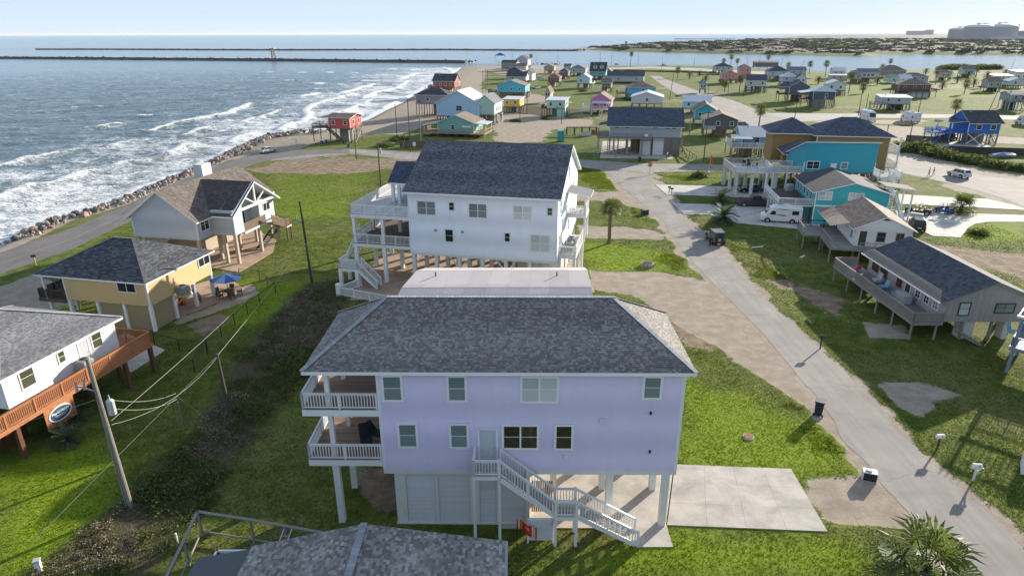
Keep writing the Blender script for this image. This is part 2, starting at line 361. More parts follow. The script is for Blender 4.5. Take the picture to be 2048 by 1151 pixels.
def cap(a, p, q, w=.3, h=.03, m=0, step=.22):   # ridge or hip cap of overlapping pieces
    p = Vector(p); q = Vector(q); n = max(1, int((q-p).length/step))
    for k in range(n):
        b = p.lerp(q, k/n); c = p.lerp(q, (k+1.15)/n); a.beam(b+Vector((0, 0, h+.012)), c+Vector((0, 0, h)), w, .035, m, random.uniform(.85, 1.15))
def posts(root, pts, z1, w=.3, m=None, z0=-.2, round_=False):
    for x, y in pts:
        def mk():
            a = MB()
            if round_: a.cyl((0, 0, z0), (0, 0, z1), w*.55, w*.5, 8)
            else: a.box(-w/2, -w/2, z0, w/2, w/2, z1)
            return a.mesh('post', m or PILE)
        put('post', cached(('post', round(w, 2), round(z1, 2), round(z0, 2), (m or PILE).name, round_), mk), root, (x, y, 0))
def railing(root, pts, m=None, h=1.0, sp=.14, bal=.04, sep=False, every=1.9, top=.1, mesh=False, ends=True, pw=.1, nb=None, rails=()):
    """pts: 3-D foot line. rails, posts and balusters; sep -> each baluster its own object"""
    m = m or WHITE; a = MB(); bs = []
    for p, q in zip(pts, pts[1:]):
        p = Vector(p); q = Vector(q); d = q-p; L = Vector((d.x, d.y)).length; Z = Vector((0, 0, 1))
        a.beam(p+Z*h, q+Z*h, top, .045); a.beam(p+Z*.1, q+Z*.1, .05, .06); a.beam(p+Z*(h-.1), q+Z*(h-.1), .045, .055)
        for rr in rails: a.beam(p+Z*rr, q+Z*rr, .03, .03)
        n = max(1, round(L/every))
        for k in range(n+1): c = p.lerp(q, k/n); a.box(c.x-pw/2, c.y-pw/2, c.z-.05, c.x+pw/2, c.y+pw/2, c.z+h+.03)
        if not rails or sp < 1:
            n = int(L/sp)
            for k in range(1, n): bs.append((p.lerp(q, k/n), d.z/max(L, .01)))
    if not sep:
        for c, _ in bs: a.box(c.x-bal/2, c.y-bal/2, c.z+.1, c.x+bal/2, c.y+bal/2, c.z+h-.1)
    o = a.build('railing', m, root)
    if sep:
        bm = cached(('bal', bal, round(h, 2), m.name), lambda: (lambda b: (b.box(-bal/2, -bal/2, .1, bal/2, bal/2, h-.1), b.mesh('baluster', m))[1])(MB()))
        for c, _ in bs: put('baluster', bm, o, tuple(c))
    return o
def deck(root, x0, y0, x1, y1, z, m=None, rim=None, along='x', bw=.14, rh=.28, name='deck', boards=True):
    m = m or TANW; a = MB(); rim = rim or WHITE
    a.box(x0, y0, z-.05-rh, x1, y1, z-.045, 1)
    if boards:
        c, e = (y0, y1) if along == 'x' else (x0, x1); k = c
        while k < e-.02:
            b = min(k+bw-.008, e); sh = random.uniform(.75, 1.2)
            if along == 'x': a.box(x0-.02, k, z-.04, x1+.02, b, z, 0, sh)
            else: a.box(k, y0-.02, z-.04, b, y1+.02, z, 0, sh)
            k += bw
    else: a.box(x0-.02, y0-.02, z-.04, x1+.02, y1+.02, z, 0)
    return a.build(name, [m, rim], root)
def stairs(root, p, q, w, m=None, tm=None, n=None, name='stairs'):
    """straight flight from p (top) to q (foot), both on the flight's centre line"""
    m = m or WHITE; p = Vector(p); q = Vector(q); d = Vector((q.x-p.x, q.y-p.y, 0)); s = Vector((-d.y, d.x, 0)).normalized()*(w/2)
    n = n or max(3, int((p.z-q.z)/.19)); a = MB()
    for e in (-1, 1): a.beam(p+s*e-Vector((0, 0, .15)), q+s*e-Vector((0, 0, .02)), .06, .28, 1)
    for k in range(1, n): c = p.lerp(q, k/n); g = d.normalized()*.14; a.beam(c-s, c+s, .27, .04, 0, random.uniform(.85, 1.1))
    return a.build(name, [tm or m, m], root)
def brace(root, p, q, m=None, w=.12): a = MB(); a.beam(p, q, w, w); return a.build('brace', m or PILEW, root)
GA = math.radians(-12.5)
def place(p0, x1, zf, ang=None, zg=0.):
    """front-left floor corner seen at p0, right end of the front at pixel column x1"""
    o = at(*p0, zf); ang = GA if ang is None else ang; u = (math.cos(ang), math.sin(ang)); return o, ang, solve(o, u, zf, x1)
def house(label, p0, x1, zf, he, W, kind, rise, wall, roofm, ang=None, ov=.45, ox=None, pile=None, px=None, py=None, win=(), trim=None, name='house', cat='house', pw=.28, enclosed=None, group=None, rt=.14, skirt=None, wcol=None, zg=0., rnd=False):
    o, a, L = place(p0, x1, zf, ang); h = thing(name, label, cat, (o[0], o[1], zg), a, group); zf -= zg
    walls(h, L, W, zf, zf+he, wall, {'gx': 'x', 'gy': 'y', 'shy': 's'}.get(kind), rise)
    roof(h, kind, L, W, zf+he, rise, ov, ox, roofm, trim, rt)
    if zf > .6:
        nx = px or max(2, round(L/2.8)+1); ny = py or max(2, round(W/3.2)+1)
        posts(h, [(.15+(L-.3)*i/(nx-1), .15+(W-.3)*j/(ny-1)) for i in range(nx) for j in range(ny)], zf, pw, pile or PILE, round_=rnd)
        b = MB(); 
        for j in range(ny): y = .15+(W-.3)*j/(ny-1); b.box(.05, y-.08, zf-.26, L-.05, y+.08, zf-.005)
        b.build('floor_beam', trim or pile or PILE, h)
    corner_trim(h, L, W, zf, zf+he+(min(0, rise) if kind == 'shy' else 0), wcol or trim or WHITE)
    for q in win:
        f, u, z, ww, hh = q[:5]; k = dict(q[5]) if len(q) > 5 else {}
        window(h, f, u*(L if f in 'fb' else W), zf+z, ww, hh, L, W, **k)
    h['_L'] = L; return h, L
# ---------------------------------------------------------------- terrain, sea, roads
def pinp(X, Y, poly):
    c = np.zeros(X.shape, bool); n = len(poly)
    for i in range(n):
        (x1, y1), (x2, y2) = poly[i], poly[(i+1) % n]
        k = ((y1 > Y) != (y2 > Y)); c ^= k & (X < (x2-x1)*(Y-y1)/((y2-y1) if y2 != y1 else 1e-9)+x1)
    return c
def pdist(X, Y, line, closed=False):
    d = np.full(X.shape, 1e9); L = list(line)+([line[0]] if closed else [])
    for (x1, y1), (x2, y2) in zip(L, L[1:]):
        dx, dy = x2-x1, y2-y1; t = np.clip(((X-x1)*dx+(Y-y1)*dy)/(dx*dx+dy*dy+1e-9), 0, 1)
        d = np.minimum(d, np.hypot(X-x1-t*dx, Y-y1-t*dy))
    return d
def sdist(X, Y, poly): d = pdist(X, Y, poly, True); return np.where(pinp(X, Y, poly), d, -d)
def vnoise(X, Y, s, seed=0):
    r = np.random.default_rng(seed); T = r.random((256, 256)); x, y = X/s, Y/s; i, j = np.floor(x).astype(int), np.floor(y).astype(int); fx, fy = x-i, y-j
    fx = fx*fx*(3-2*fx); fy = fy*fy*(3-2*fy); g = lambda a, b: T[a % 256, b % 256]
    return (g(i, j)*(1-fx)+g(i+1, j)*fx)*(1-fy)+(g(i, j+1)*(1-fx)+g(i+1, j+1)*fx)*fy
def fbm(X, Y, s, seed=0, o=4): return sum(vnoise(X, Y, s/2**k, seed+k)*.5**(k+1) for k in range(o))
def sstep(a, b, x): t = np.clip((x-a)/(b-a), 0, 1); return t*t*(3-2*t)
def W_(pts, z=0.): return [tuple(at(x, y, z)) for x, y in pts]
def axis(segs):
    out = [segs[0][0]]
    for a, b, s0, s1 in segs:
        x = a
        while x < b-1e-6: t = (x-a)/(b-a); x = min(b, x+s0+(s1-s0)*t); out.append(x)
    return np.array(out)
def gridmesh(name, xs, ys, Z, attrs, m):
    nx, ny = len(xs), len(ys); X, Y = np.meshgrid(xs, ys); v = np.stack([X, Y, Z], -1).reshape(-1, 3).astype(np.float32)
    i = np.arange(nx*ny).reshape(ny, nx); f = np.stack([i[:-1, :-1], i[:-1, 1:], i[1:, 1:], i[1:, :-1]], -1).reshape(-1, 4)
    me = bpy.data.meshes.new(name); me.vertices.add(len(v)); me.vertices.foreach_set('co', v.ravel()); me.loops.add(f.size); me.loops.foreach_set('vertex_index', f.ravel().astype(np.int32))
    me.polygons.add(len(f)); me.polygons.foreach_set('loop_start', np.arange(0, f.size, 4, dtype=np.int32)); me.polygons.foreach_set('use_smooth', np.ones(len(f), bool))
    for k, a in attrs.items(): q = me.attributes.new(k, 'FLOAT', 'POINT'); q.data.foreach_set('value', a.astype(np.float32).ravel())
    me.materials.append(m); me.update(); me.validate(); return me
SEA = -1.2
shore = [(-900, 900), (-420, 700), (-160, 560), (0, 493), (80, 455), (200, 420), (290, 381), (420, 327), (520, 278), (620, 264), (690, 252), (737, 239), (771, 221), (807, 204), (833, 187), (862, 170), (895, 153), (914, 143), (925, 134), (940, 127)]
shoreW = W_(shore, SEA)
near_bank = [(940, 127), (1000, 131), (1060, 129), (1180, 127.5), (1290, 128), (1400, 132), (1480, 138), (1560, 141), (1640, 146), (1700, 147), (1760, 143), (1850, 141), (2048, 142), (2500, 143)]
landW = shoreW+W_(near_bank[1:], SEA)+[(1600, 500), (1600, -60), (-700, -60), (-900, -60)]
shoreL = shoreW+W_(near_bank[1:], SEA)
far_bank = [(1150, 99.5), (1300, 104.5), (1400, 107), (1560, 110), (1700, 112.5), (1740, 113), (1757, 109.5), (1850, 109), (2000, 111), (2300, 113), (2700, 116)]
far_edge = [(2700, 69.5), (2200, 69.2), (1900, 69.6), (1720, 69.8), (1640, 70.2), (1606, 72), (1560, 75.5), (1500, 79), (1440, 83), (1350, 86), (1290, 88.5), (1200, 96), (1150, 98)]
farW = W_(far_bank, SEA)+W_(far_edge, SEA)
# painted ground regions (sand, dirt, concrete-free), traced from the photograph on the ground plane
SAND = [[(560, 300), (640, 283), (737, 270), (800, 268), (832, 260), (872, 236), (992, 238), (1010, 200), (962, 176), (975, 140), (1000, 134), (940, 126), (925, 133), (900, 150), (833, 187), (771, 221), (690, 250), (600, 262)],
  [(985, 252), (1000, 224), (1070, 230), (1185, 240), (1190, 254), (1105, 258), (1088, 282), (1040, 288), (990, 280)], [(1000, 195), (1060, 186), (1150, 205), (1100, 210), (1010, 204)], [(1722, 250), (1840, 254), (1862, 276), (1770, 286), (1712, 264)], [(1900, 268), (2060, 276), (2060, 288), (1930, 282)],
  [(1180, 540), (1330, 543), (1390, 552), (1440, 580), (1500, 640), (1590, 736), (1655, 815), (1612, 806), (1545, 768), (1470, 722), (1395, 672), (1325, 622), (1250, 590), (1186, 574)],
  [(1150, 448), (1300, 460), (1338, 474), (1330, 482), (1240, 476), (1150, 474)], [(1150, 380), (1262, 382), (1296, 424), (1312, 446), (1290, 424), (1232, 396), (1150, 402)],
  [(1618, 956), (1720, 951), (1752, 972), (1800, 1012), (1862, 1092), (1790, 1056), (1690, 1052), (1645, 1036), (1612, 985)], [(1770, 770), (1850, 765), (1930, 790), (1860, 800), (1845, 832), (1800, 812)],
  [(0, 575), (70, 548), (170, 585), (160, 605), (0, 640)], [(430, 610), (500, 570), (520, 585), (470, 612), (360, 650), (340, 645)], [(1380, 400), (1330, 372), (1300, 352), (1280, 344), (1300, 340), (1335, 366)],
  [(1440, 226), (1500, 246), (1560, 266), (1530, 266), (1450, 238)], [(1600, 240), (1850, 240), (1850, 248), (1650, 247)], [(1795, 300), (1830, 300), (1960, 338), (2060, 352), (2060, 362), (1930, 352), (1800, 318)], [(1890, 366), (2000, 384), (2060, 400), (2060, 425), (1990, 398), (1880, 372)],
  [(940, 128), (1210, 129), (1220, 146), (1000, 150)], [(1722, 642), (1800, 652), (1812, 674), (1740, 674)]]
DIRT = [[(500, 338), (600, 313), (700, 318), (830, 318), (800, 336), (700, 347), (560, 347)], [(700, 940), (800, 930), (810, 1010), (760, 1020), (720, 990)], [(1290, 600), (1400, 640), (1420, 700), (1380, 690)], [(380, 650), (440, 625), (470, 640), (410, 668)],
  [(1580, 560), (1700, 600), (1680, 640), (1540, 560)], [(1850, 490), (2060, 510), (2060, 560), (1900, 520)], [(620, 300), (700, 315), (760, 330), (690, 330)]]
LUSH_LIT = [[(1350, 760), (1500, 790), (1630, 840), (1720, 930), (1600, 960), (1340, 930)], [(1150, 480), (1290, 490), (1390, 545), (1190, 545)], [(530, 345), (760, 345), (690, 430), (560, 440), (540, 380)], [(1290, 340), (1460, 345), (1460, 366), (1310, 366)], [(0, 930), (190, 880), (250, 1010), (100, 1151), (0, 1151)], [(1330, 1060), (1700, 1070), (1760, 1151), (1100, 1151)], [(1800, 306), (2060, 345), (2060, 330), (1850, 290)], [(1850, 440), (2060, 440), (2060, 480), (1900, 480)], [(1530, 215), (2060, 190), (2060, 150), (1600, 160)], [(470, 560), (620, 560), (560, 640), (440, 660)], [(1160, 335), (1235, 345), (1262, 382), (1160, 382)]]  # lower-left lawn polygon paints sunlight into the grass colour; others are vivid grass
BRUSH = [[(620, 570), (690, 560), (690, 640), (600, 770), (480, 900), (420, 1010), (300, 1151), (60, 1151), (250, 1000), (400, 860), (480, 700)], [(870, 236), (1000, 255), (1120, 235), (1180, 220), (1100, 214), (1000, 210)], [(1640, 300), (1800, 300), (1790, 290), (1660, 285)]]
def paint(X, Y, polys, soft, seed):
    m = np.zeros(X.shape); w_ = (fbm(X, Y, 3.5, seed)-.47)*soft*2.2
    for p in polys: m = np.maximum(m, sstep(-soft, soft, sdist(X, Y, W_(p))+w_*np.clip(Y/60, .6, 3)))
    return m
def ground_mat():
    b = NB('ground'); o = b.coord('Object'); A = b.attr
    n1 = b.noise(o, .09, 4, .6); n2 = b.noise(o, .7, 5, .62); n3 = b.noise(o, 4.5, 4, .65); n4 = b.noise(o, 22, 2)
    g = b.mix(b.ramp(n2, .36, .66), (.070, .105, .016), (.150, .178, .034)); g = b.mix(b.math('MULTIPLY', b.ramp(n1, .47, .64), .45), g, (.21, .18, .085))
    g = b.mix(b.math('MULTIPLY', A('lush'), .75), g, b.mix(n3, (.17, .26, .008), (.25, .33, .016))); g = b.mix(A('brush'), g, b.mix(n3, (.045, .038, .022), (.13, .105, .06)))
    g = b.mul(g, b.math('MULTIPLY_ADD', n3, 1.0, .5)); g = b.mul(g, b.math('MULTIPLY_ADD', n4, .5, .75))
    d = b.mix(b.ramp(n2, .35, .7), (.20, .145, .095), (.33, .26, .185)); s = b.mix(b.ramp(n2, .3, .75), (.28, .23, .175), (.40, .335, .265)); s = b.mul(s, b.math('MULTIPLY_ADD', n4, .35, .82))
    s = b.mul(s, b.math('MULTIPLY_ADD', n3, .3, .85))
    jit = b.math('MULTIPLY_ADD', n3, .55, -.275); jit = b.math('ADD', jit, b.math('MULTIPLY_ADD', n2, .5, -.25))
    fd = b.ramp(b.math('ADD', A('dirt'), jit), .38, .62); fs = b.ramp(b.math('ADD', A('sand'), jit), .40, .60)
    c = b.mix(fd, g, d); c = b.mix(fs, c, s); c = b.mix(A('wet'), c, (.15, .12, .09))
    far = b.mix(b.ramp(b.noise(o, .012, 5, .65), .38, .62), (.066, .07, .042), (.11, .104, .07)); far = b.mix(b.ramp(b.noise(o, .05, 4), .55, .7), far, (.06, .066, .04)); c = b.mix(A('scrub'), c, far)
    h = b.math('ADD', b.math('MULTIPLY', n3, .6), b.math('MULTIPLY', n4, .35)); h = b.math('MULTIPLY', h, b.math('MULTIPLY_ADD', fs, -.75, 1.))
    b.princ(c, .95, 0., b.bump(h, .16, .9), .15); return b.m
xs = axis([(-700, -110, 9, 1.2), (-110, -40, .8, .5), (-40, 60, .42, .42), (60, 120, .45, 1.), (120, 330, 1.1, 4), (330, 1600, 5, 90)])
ys = axis([(-60, 18, 6, 1), (18, 110, .42, .42), (110, 200, .45, 1.), (200, 420, 1.05, 2.6), (420, 640, 2.8, 5)])
X, Y = np.meshgrid(xs, ys); sd_ = np.where(pinp(X, Y, landW), 1, -1)*pdist(X, Y, shoreL)
slope = np.where(Y < 150, .34, .34+(.075-.34)*sstep(150, 175, Y)); slope = np.where(X > 20, .3, slope)
Z = np.clip(SEA-.02+sd_*slope, -6, 0.)
sand = paint(X, Y, SAND, .9, 3); beach = sstep(26, 12, sd_)*sstep(150, 165, Y)*(X < 0); sand = np.maximum(sand, beach)
tan = sstep(.58, .66, fbm(X, Y, 34, 91))*sstep(170, 250, Y)*.5; sand = np.maximum(sand, tan); rock_ = sstep(7., 4.5, sd_)*(Y < 170)*(X < 0); sand = np.maximum(sand, rock_*.9)
MAINL = [(2060, 1300), (1925, 1151), (1838, 1048), (1735, 931), (1644, 814), (1586, 733), (1477, 616), (1405, 545), (1365, 500), (1321, 436), (1248, 378), (1212, 338)]
MAINR = [(2300, 1300), (2095, 1151), (2005, 1048), (1864, 931), (1758, 814), (1679, 733), (1548, 616), (1497, 560), (1443, 500), (1370, 436), (1330, 378), (1290, 346)]
for e_, k_ in ((MAINL, 1.9), (MAINR, 1.2)): sand = np.maximum(sand, sstep(k_, .3, pdist(X, Y, W_(e_))+(fbm(X, Y, 2.5, 55)-.5)*2.2)*.8)
attrs = dict(sand=sand, dirt=paint(X, Y, DIRT, 1.2, 5), lush=paint(X, Y, LUSH_LIT, 2.0, 7)*(1-.75*sstep(70, 150, Y)), brush=paint(X, Y, BRUSH, 1.2, 9), wet=sstep(3.2, .4, sd_)*(Y > 120), scrub=np.zeros_like(X))
GROUND = ground_mat(); g = put('ground', gridmesh('ground', xs, ys, Z, attrs, GROUND)); g['kind'] = 'structure'
# land beyond the channel
fx = axis([(60, 700, 12, 12), (700, 2600, 20, 120), (2600, 9000, 300, 800)]); fy = axis([(560, 1300, 9, 14), (1300, 4500, 25, 120), (4500, 14000, 300, 900)])
FX, FY = np.meshgrid(fx, fy); fsd = sdist(FX, FY, farW); FZ = np.clip(SEA+fsd*.16, -5, 2.2)+sstep(0, 60, fsd)*(fbm(FX, FY, 120, 31)-.45)*5
fsand = sstep(70, 20, fsd)*(pdist(FX, FY, W_(far_edge[5:], SEA)) < 90)
fa = dict(sand=np.maximum(fsand, sstep(.66, .72, fbm(FX, FY, 90, 77))*.35), dirt=FX*0, lush=FX*0, brush=FX*0, wet=FX*0, scrub=sstep(5, 30, fsd)*(1-fsand))
fl = put('far_ground', gridmesh('far_ground', fx, fy, FZ, fa, GROUND)); fl['kind'] = 'structure'
# ---- sea
FOAM = [(1., 1.6, [cA(*p) for p in [(-300, 1230), (40, 1140), (120, 1112), (190, 1095)]]), (1., 1.6, [cA(*p) for p in [(262, 1088), (360, 1062), (450, 1030), (540, 1008)]]), (.75, 1.2, [cA(*p) for p in [(680, 978), (730, 962), (768, 952)]]), (.6, 1., [cA(*p) for p in [(815, 942), (850, 932)]]), (1., 1.5, [cA(*p) for p in [(960, 905), (1050, 880), (1095, 856), (1135, 850)]]),
 (.9, 1.3, [cA(*p) for p in [(-60, 985), (100, 950), (220, 925), (330, 902)]]), (.5, 1.6, [cA(*p) for p in [(330, 902), (450, 880), (560, 880)]]), (.7, 1.2, [cA(*p) for p in [(640, 860), (720, 840), (790, 820)]]), (.9, 1.3, [cA(*p) for p in [(580, 747), (640, 737), (695, 728)]]), (.8, 1.3, [cA(*p) for p in [(850, 775), (960, 745), (1050, 720), (1130, 700)]]), (1., 1.8, [cA(*p) for p in [(1160, 695), (1250, 682), (1350, 660), (1400, 636), (1460, 614)]]),
 (.8, 1.3, [cA(*p) for p in [(1080, 795), (1150, 772), (1220, 755)]]), (.85, 1.4, [cA(*p) for p in [(1420, 720), (1500, 700), (1560, 680), (1640, 652)]]), (1., 1.7, [cA(*p) for p in [(1640, 760), (1700, 735), (1780, 710), (1808, 690), (1785, 652), (1830, 615), (1900, 600), (1960, 585), (2048, 560)]]), (.8, 1.2, [cA(*p) for p in [(1350, 840), (1400, 808), (1470, 785)]]),
 (1., 2., [cB(*p) for p in [(0, 745), (55, 740), (80, 690), (40, 668), (130, 610), (230, 580), (310, 568), (420, 530)]]), (.9, 1.6, [cB(*p) for p in [(270, 700), (330, 680), (420, 650), (490, 618)]]), (.8, 1.5, [cB(*p) for p in [(535, 595), (590, 578)]]), (1., 2.2, [cB(*p) for p in [(520, 560), (600, 522), (700, 500), (790, 480), (840, 450), (880, 425)]]), (1., 2.4, [cB(*p) for p in [(340, 520), (430, 500), (520, 470), (600, 450)]]), (.9, 2.4, [cB(*p) for p in [(0, 550), (80, 540), (140, 530)]]), (.9, 2.6, [cB(*p) for p in [(815, 405), (900, 375), (960, 360)]]), (.8, 2.6, [cB(*p) for p in [(1150, 300), (1210, 320), (1250, 345)]]), (.7, 2., [cB(*p) for p in [(690, 640), (800, 590), (930, 540)]])]
WHITECAP = [cA(*p) for p in [(565, 630), (1710, 472), (1930, 425), (1570, 422), (1860, 525), (1860, 488), (460, 628), (840, 682)]]+[cB(*p) for p in [(760, 320), (550, 420), (660, 370), (460, 355), (250, 350), (900, 295), (640, 275), (120, 490), (160, 440), (930, 330), (1100, 290), (1040, 275), (30, 350), (1000, 355), (690, 385), (320, 450), (560, 290), (980, 320)]]
def sea_mat():
    b = NB('sea_water'); o = b.coord('Object'); sx = b.scale(o, (.55, 1., 1.)); 
    n1 = b.noise(b.scale(o, (.6, 1.1, 1)), .25, 5, .62, .5); n2 = b.noise(b.scale(o, (.7, 1.2, 1)), 1.1, 4, .6, .4); n3 = b.noise(o, .03, 3)
    far = b.attr('far'); h = b.math('ADD', b.math('MULTIPLY', n1, .8), b.math('MULTIPLY', n2, .5)); h2 = b.math('MULTIPLY', h, b.math('MULTIPLY_ADD', far, -.75, 1.))
    nrm = b.bump(h2, 1.7, .85)
    col = b.mix(b.attr('shallow'), b.mix(n3, (.085, .14, .165), (.10, .155, .17)), (.085, .095, .075)); col = b.mix(b.attr('crest'), col, (.10, .115, .075))
    f = b.attr('foam'); fn = b.noise(b.scale(o, (1, 1, .01)), .8, 6, .72, 1.2); fn2 = b.noise(o, .22, 4, .6, .8)
    ff = b.ramp(b.math('ADD', f, b.math('MULTIPLY_ADD', b.math('ADD', fn, fn2), .85, -.85)), .30, .78)
    p = b.princ(col, .16, 0., nrm, .5, link=False); d = b.princ((.72, .74, .75), .9, 0., nrm, .1, link=False)
    m = b.n('ShaderNodeMixShader'); b.l(ff, m.inputs[0]); b.l(p, m.inputs[1]); b.l(d, m.inputs[2]); b.l(m.outputs[0], b.out.inputs[0]); return b.m
SEAM = sea_mat()
wx = axis([(-60000, -8000, 9000, 4000), (-8000, -1600, 1500, 300), (-1600, -420, 200, 8), (-420, -150, 4.2, 1.3), (-150, 8, .85, .8), (8, 60, 1.2, 4), (60, 1600, 8, 200), (1600, 60000, 2000, 20000)])
wy = axis([(-60, 60, 12, 1.2), (60, 200, .8, .8), (200, 420, .9, 1.9), (420, 900, 2, 8), (900, 3000, 15, 120), (3000, 12000, 300, 1500), (12000, 60000, 4000, 12000)])
SX, SY = np.meshgrid(wx, wy); ssd = np.where(pinp(SX, SY, landW), 1, -1)*pdist(SX, SY, shoreL); near = sstep(900, 350, np.hypot(SX, SY))
jet1 = W_([(-700, 104.5), (0, 117.6), (250, 119.5), (545, 122), (760, 124.5), (951, 126.2)], SEA)
open_ = sstep(0, 12, -(SY-np.interp(SX, [p[0] for p in jet1], [p[1] for p in jet1])))*(SX < 5)   # weather side of the near jetty
foam = np.zeros_like(SX); crest = np.zeros_like(SX); SZ = np.zeros_like(SX); box = (SX > -520) & (SX < 20) & (SY < 640); bx, by = SX[box], SY[box]; fo = np.zeros(bx.shape); cr = fo.copy(); zz = fo.copy(); wob = (fbm(bx, by, 9, 51)-.47)*5
for k, wd, line in FOAM:
    P = W_(line, SEA); d = pdist(bx, by, P); wd *= 1+.25*P[0][1]/150
    # seaward side of a breaker is up-slope (swell), shoreward side carries spent foam
    fo = np.maximum(fo, k*1.25*np.exp(-((d+wob*.12)/(wd*.62))**2)); fo = np.maximum(fo, .5*k*sstep(15, 1, d+wob)); cr = np.maximum(cr, .8*np.exp(-(d/(3.2))**2)); zz = np.maximum(zz, .85*k*np.exp(-(d/2.2)**2))
for p in WHITECAP:
    x, y = at(*p, SEA); d = np.hypot((bx-x)/2.4, (by-y)/1.3); fo = np.maximum(fo, 1.5*np.exp(-(d/(.85+y/330))**2)*fbm(bx, by, 2.5, 66)*1.3); zz = np.maximum(zz, .6*np.exp(-(d/2)**2))
sb = ssd[box]; fo = np.maximum(fo, sstep(-7, -.5, sb+wob)*.95); fo = np.maximum(fo, .68*sstep(-110, -8, sb)*(.4+1.0*fbm(bx, by, 16, 61))*sstep(60, 95, by)); fo = np.maximum(fo, .62*sstep(-150, -30, sb)*sstep(170, 330, by)*(.3+1.0*fbm(bx*.6, by*1.6, 20, 63)))
fo = np.maximum(fo, .13+.32*fbm(bx, by, 6, 67)); jd = pdist(bx, by, jet1); fo = np.maximum(fo, .9*sstep(9, 3, jd+wob)*open_[box])
foam[box] = fo*np.clip(open_[box]+(sb > -10), 0, 1); crest[box] = cr; SZ[box] = zz*sstep(0, -4, sb)
sw = 0
for k, (wl, am, an) in enumerate(((19, .13, 63), (12, .11, 74), (8, .10, 50), (5.5, .08, 95), (31, .15, 68), (4., .06, 40), (3., .05, 80))):
    a = math.radians(an); ph = (SX*math.cos(a)-SY*math.sin(a))*2*math.pi/wl+(fbm(SX, SY, wl*2.2, 80+k)-.5)*9; sw = sw+am*(np.sin(ph)+.25*np.sin(2*ph))*(.5+fbm(SX, SY, wl*3, 90+k))
SZ = SZ+sw*near*open_*sstep(1, -18, ssd)
SZ = np.where(ssd > 3, -.3, SZ)
sa = dict(foam=foam, crest=crest, shallow=sstep(-45, -3, ssd)*open_*.8, far=np.clip(1-open_+sstep(300, 900, np.hypot(SX, SY)), 0, 1))
sea = put('sea', gridmesh('sea', wx, wy, SZ+SEA, sa, SEAM)); sea['kind'] = 'structure'
# ---- roads: left edge, right edge (photo points on the ground plane)
ROADM = mat('road_asphalt', (.275, .252, .225), .9, 'asphalt', .05); ROADD = mat('sea_road_asphalt', (.155, .145, .138), .9, 'asphalt', .05)
def resamp(P, n):
    P = np.array(P); d = np.r_[0, np.cumsum(np.hypot(*np.diff(P, axis=0).T))]; t = np.linspace(0, d[-1], n); q = np.stack([np.interp(t, d, P[:, 0]), np.interp(t, d, P[:, 1])], -1)
    for _ in range(2): q[1:-1] = (q[:-2]+2*q[1:-1]+q[2:])/4
    return q
PAVED = []
def road(name, Lp, Rp, z, m, jit=.12, n=None, grass=True):
    L, R = W_(Lp), W_(Rp); n = n or 90; L, R = resamp(L, n), resamp(R, n); r = np.random.default_rng(len(Lp)+n); t = (R-L)/np.linalg.norm(R-L, axis=1)[:, None]
    k = lambda s: np.convolve(np.random.default_rng(s).normal(0, jit, n+4), [.3, .5, .7, .5, .3], 'same')[2:-2][:, None]
    L = L+t*k(1); R = R+t*k(2); a = MB()
    for i in range(n-1): a.face([(*L[i], z), (*R[i], z), (*R[i+1], z), (*L[i+1], z)])
    o = a.build(name, m); o['kind'] = 'structure'; PAVED.append([tuple(q) for q in L[::4]]+[tuple(q) for q in R[::-4]]); return L, R
road('street', MAINL, MAINR, .012, ROADM, .14, 160)
road('cross_street', [(560, 309), (700, 298), (800, 303), (900, 308), (1000, 314), (1150, 318), (1280, 327), (1467, 329), (1560, 334), (1800, 345)], [(540, 322), (700, 307), (800, 318), (900, 324), (1000, 328), (1150, 333), (1210, 340), (1300, 345), (1467, 341), (1560, 346), (1800, 358)], .008, ROADM, .14, 120)
road('sea_road', [(-260, 607), (-120, 553), (0, 505), (140, 457), (270, 404), (360, 361), (430, 332), (500, 310), (560, 303), (640, 299), (700, 297)], [(-260, 690), (-120, 615), (0, 548), (140, 500), (270, 438), (360, 395), (440, 358), (510, 327), (570, 314), (640, 308), (700, 306)], .016, ROADD, .1, 120)
road('main_road', [(1299, 152), (1330, 174), (1369, 197), (1440, 228), (1500, 250), (1560, 272), (1640, 300), (1740, 332), (1802, 346), (1894, 365), (2001, 394), (2090, 432)], [(1317, 152), (1352, 166), (1400, 184), (1460, 199), (1500, 214), (1570, 238), (1650, 262), (1740, 288), (1802, 306), (1938, 350), (2048, 360), (2100, 368)], .02, ROADM, .16, 110)
road('side_road', [(1560, 246), (1650, 240), (1750, 236), (1900, 236), (2060, 240)], [(1530, 226), (1640, 227), (1750, 227), (1900, 229), (2060, 232)], .014, mat('pale_road', (.33, .31, .28), .9, 'asphalt'), .2, 60)
road('channel_road', [(1060, 136), (1200, 140), (1300, 137), (1420, 143), (1560, 150)], [(1060, 133), (1200, 136), (1300, 133), (1420, 138), (1560, 145)], .012, mat('pale_road', 0), .2, 40)
def pave(name, px, z=.02, m=None, th=.1):
    P = W_(px); a = MB(); s = sum(x1*y2-x2*y1 for (x1, y1), (x2, y2) in zip(P, P[1:]+P[:1])); P = P if s > 0 else P[::-1]
    PAVED.append(P); a.prism(P, -.1, z+.03); o = a.build(name, m or CONC); o['kind'] = 'structure'; return o
PALEC = mat('pale_concrete', (.52, .495, .45), .85, 'conc', .05)
D4 = W_([(1334, 1050), (1655, 1063), (1582, 938), (1350, 929)]); PAVED.append(D4); dv = put('driveway', None); dv['kind'] = 'structure'
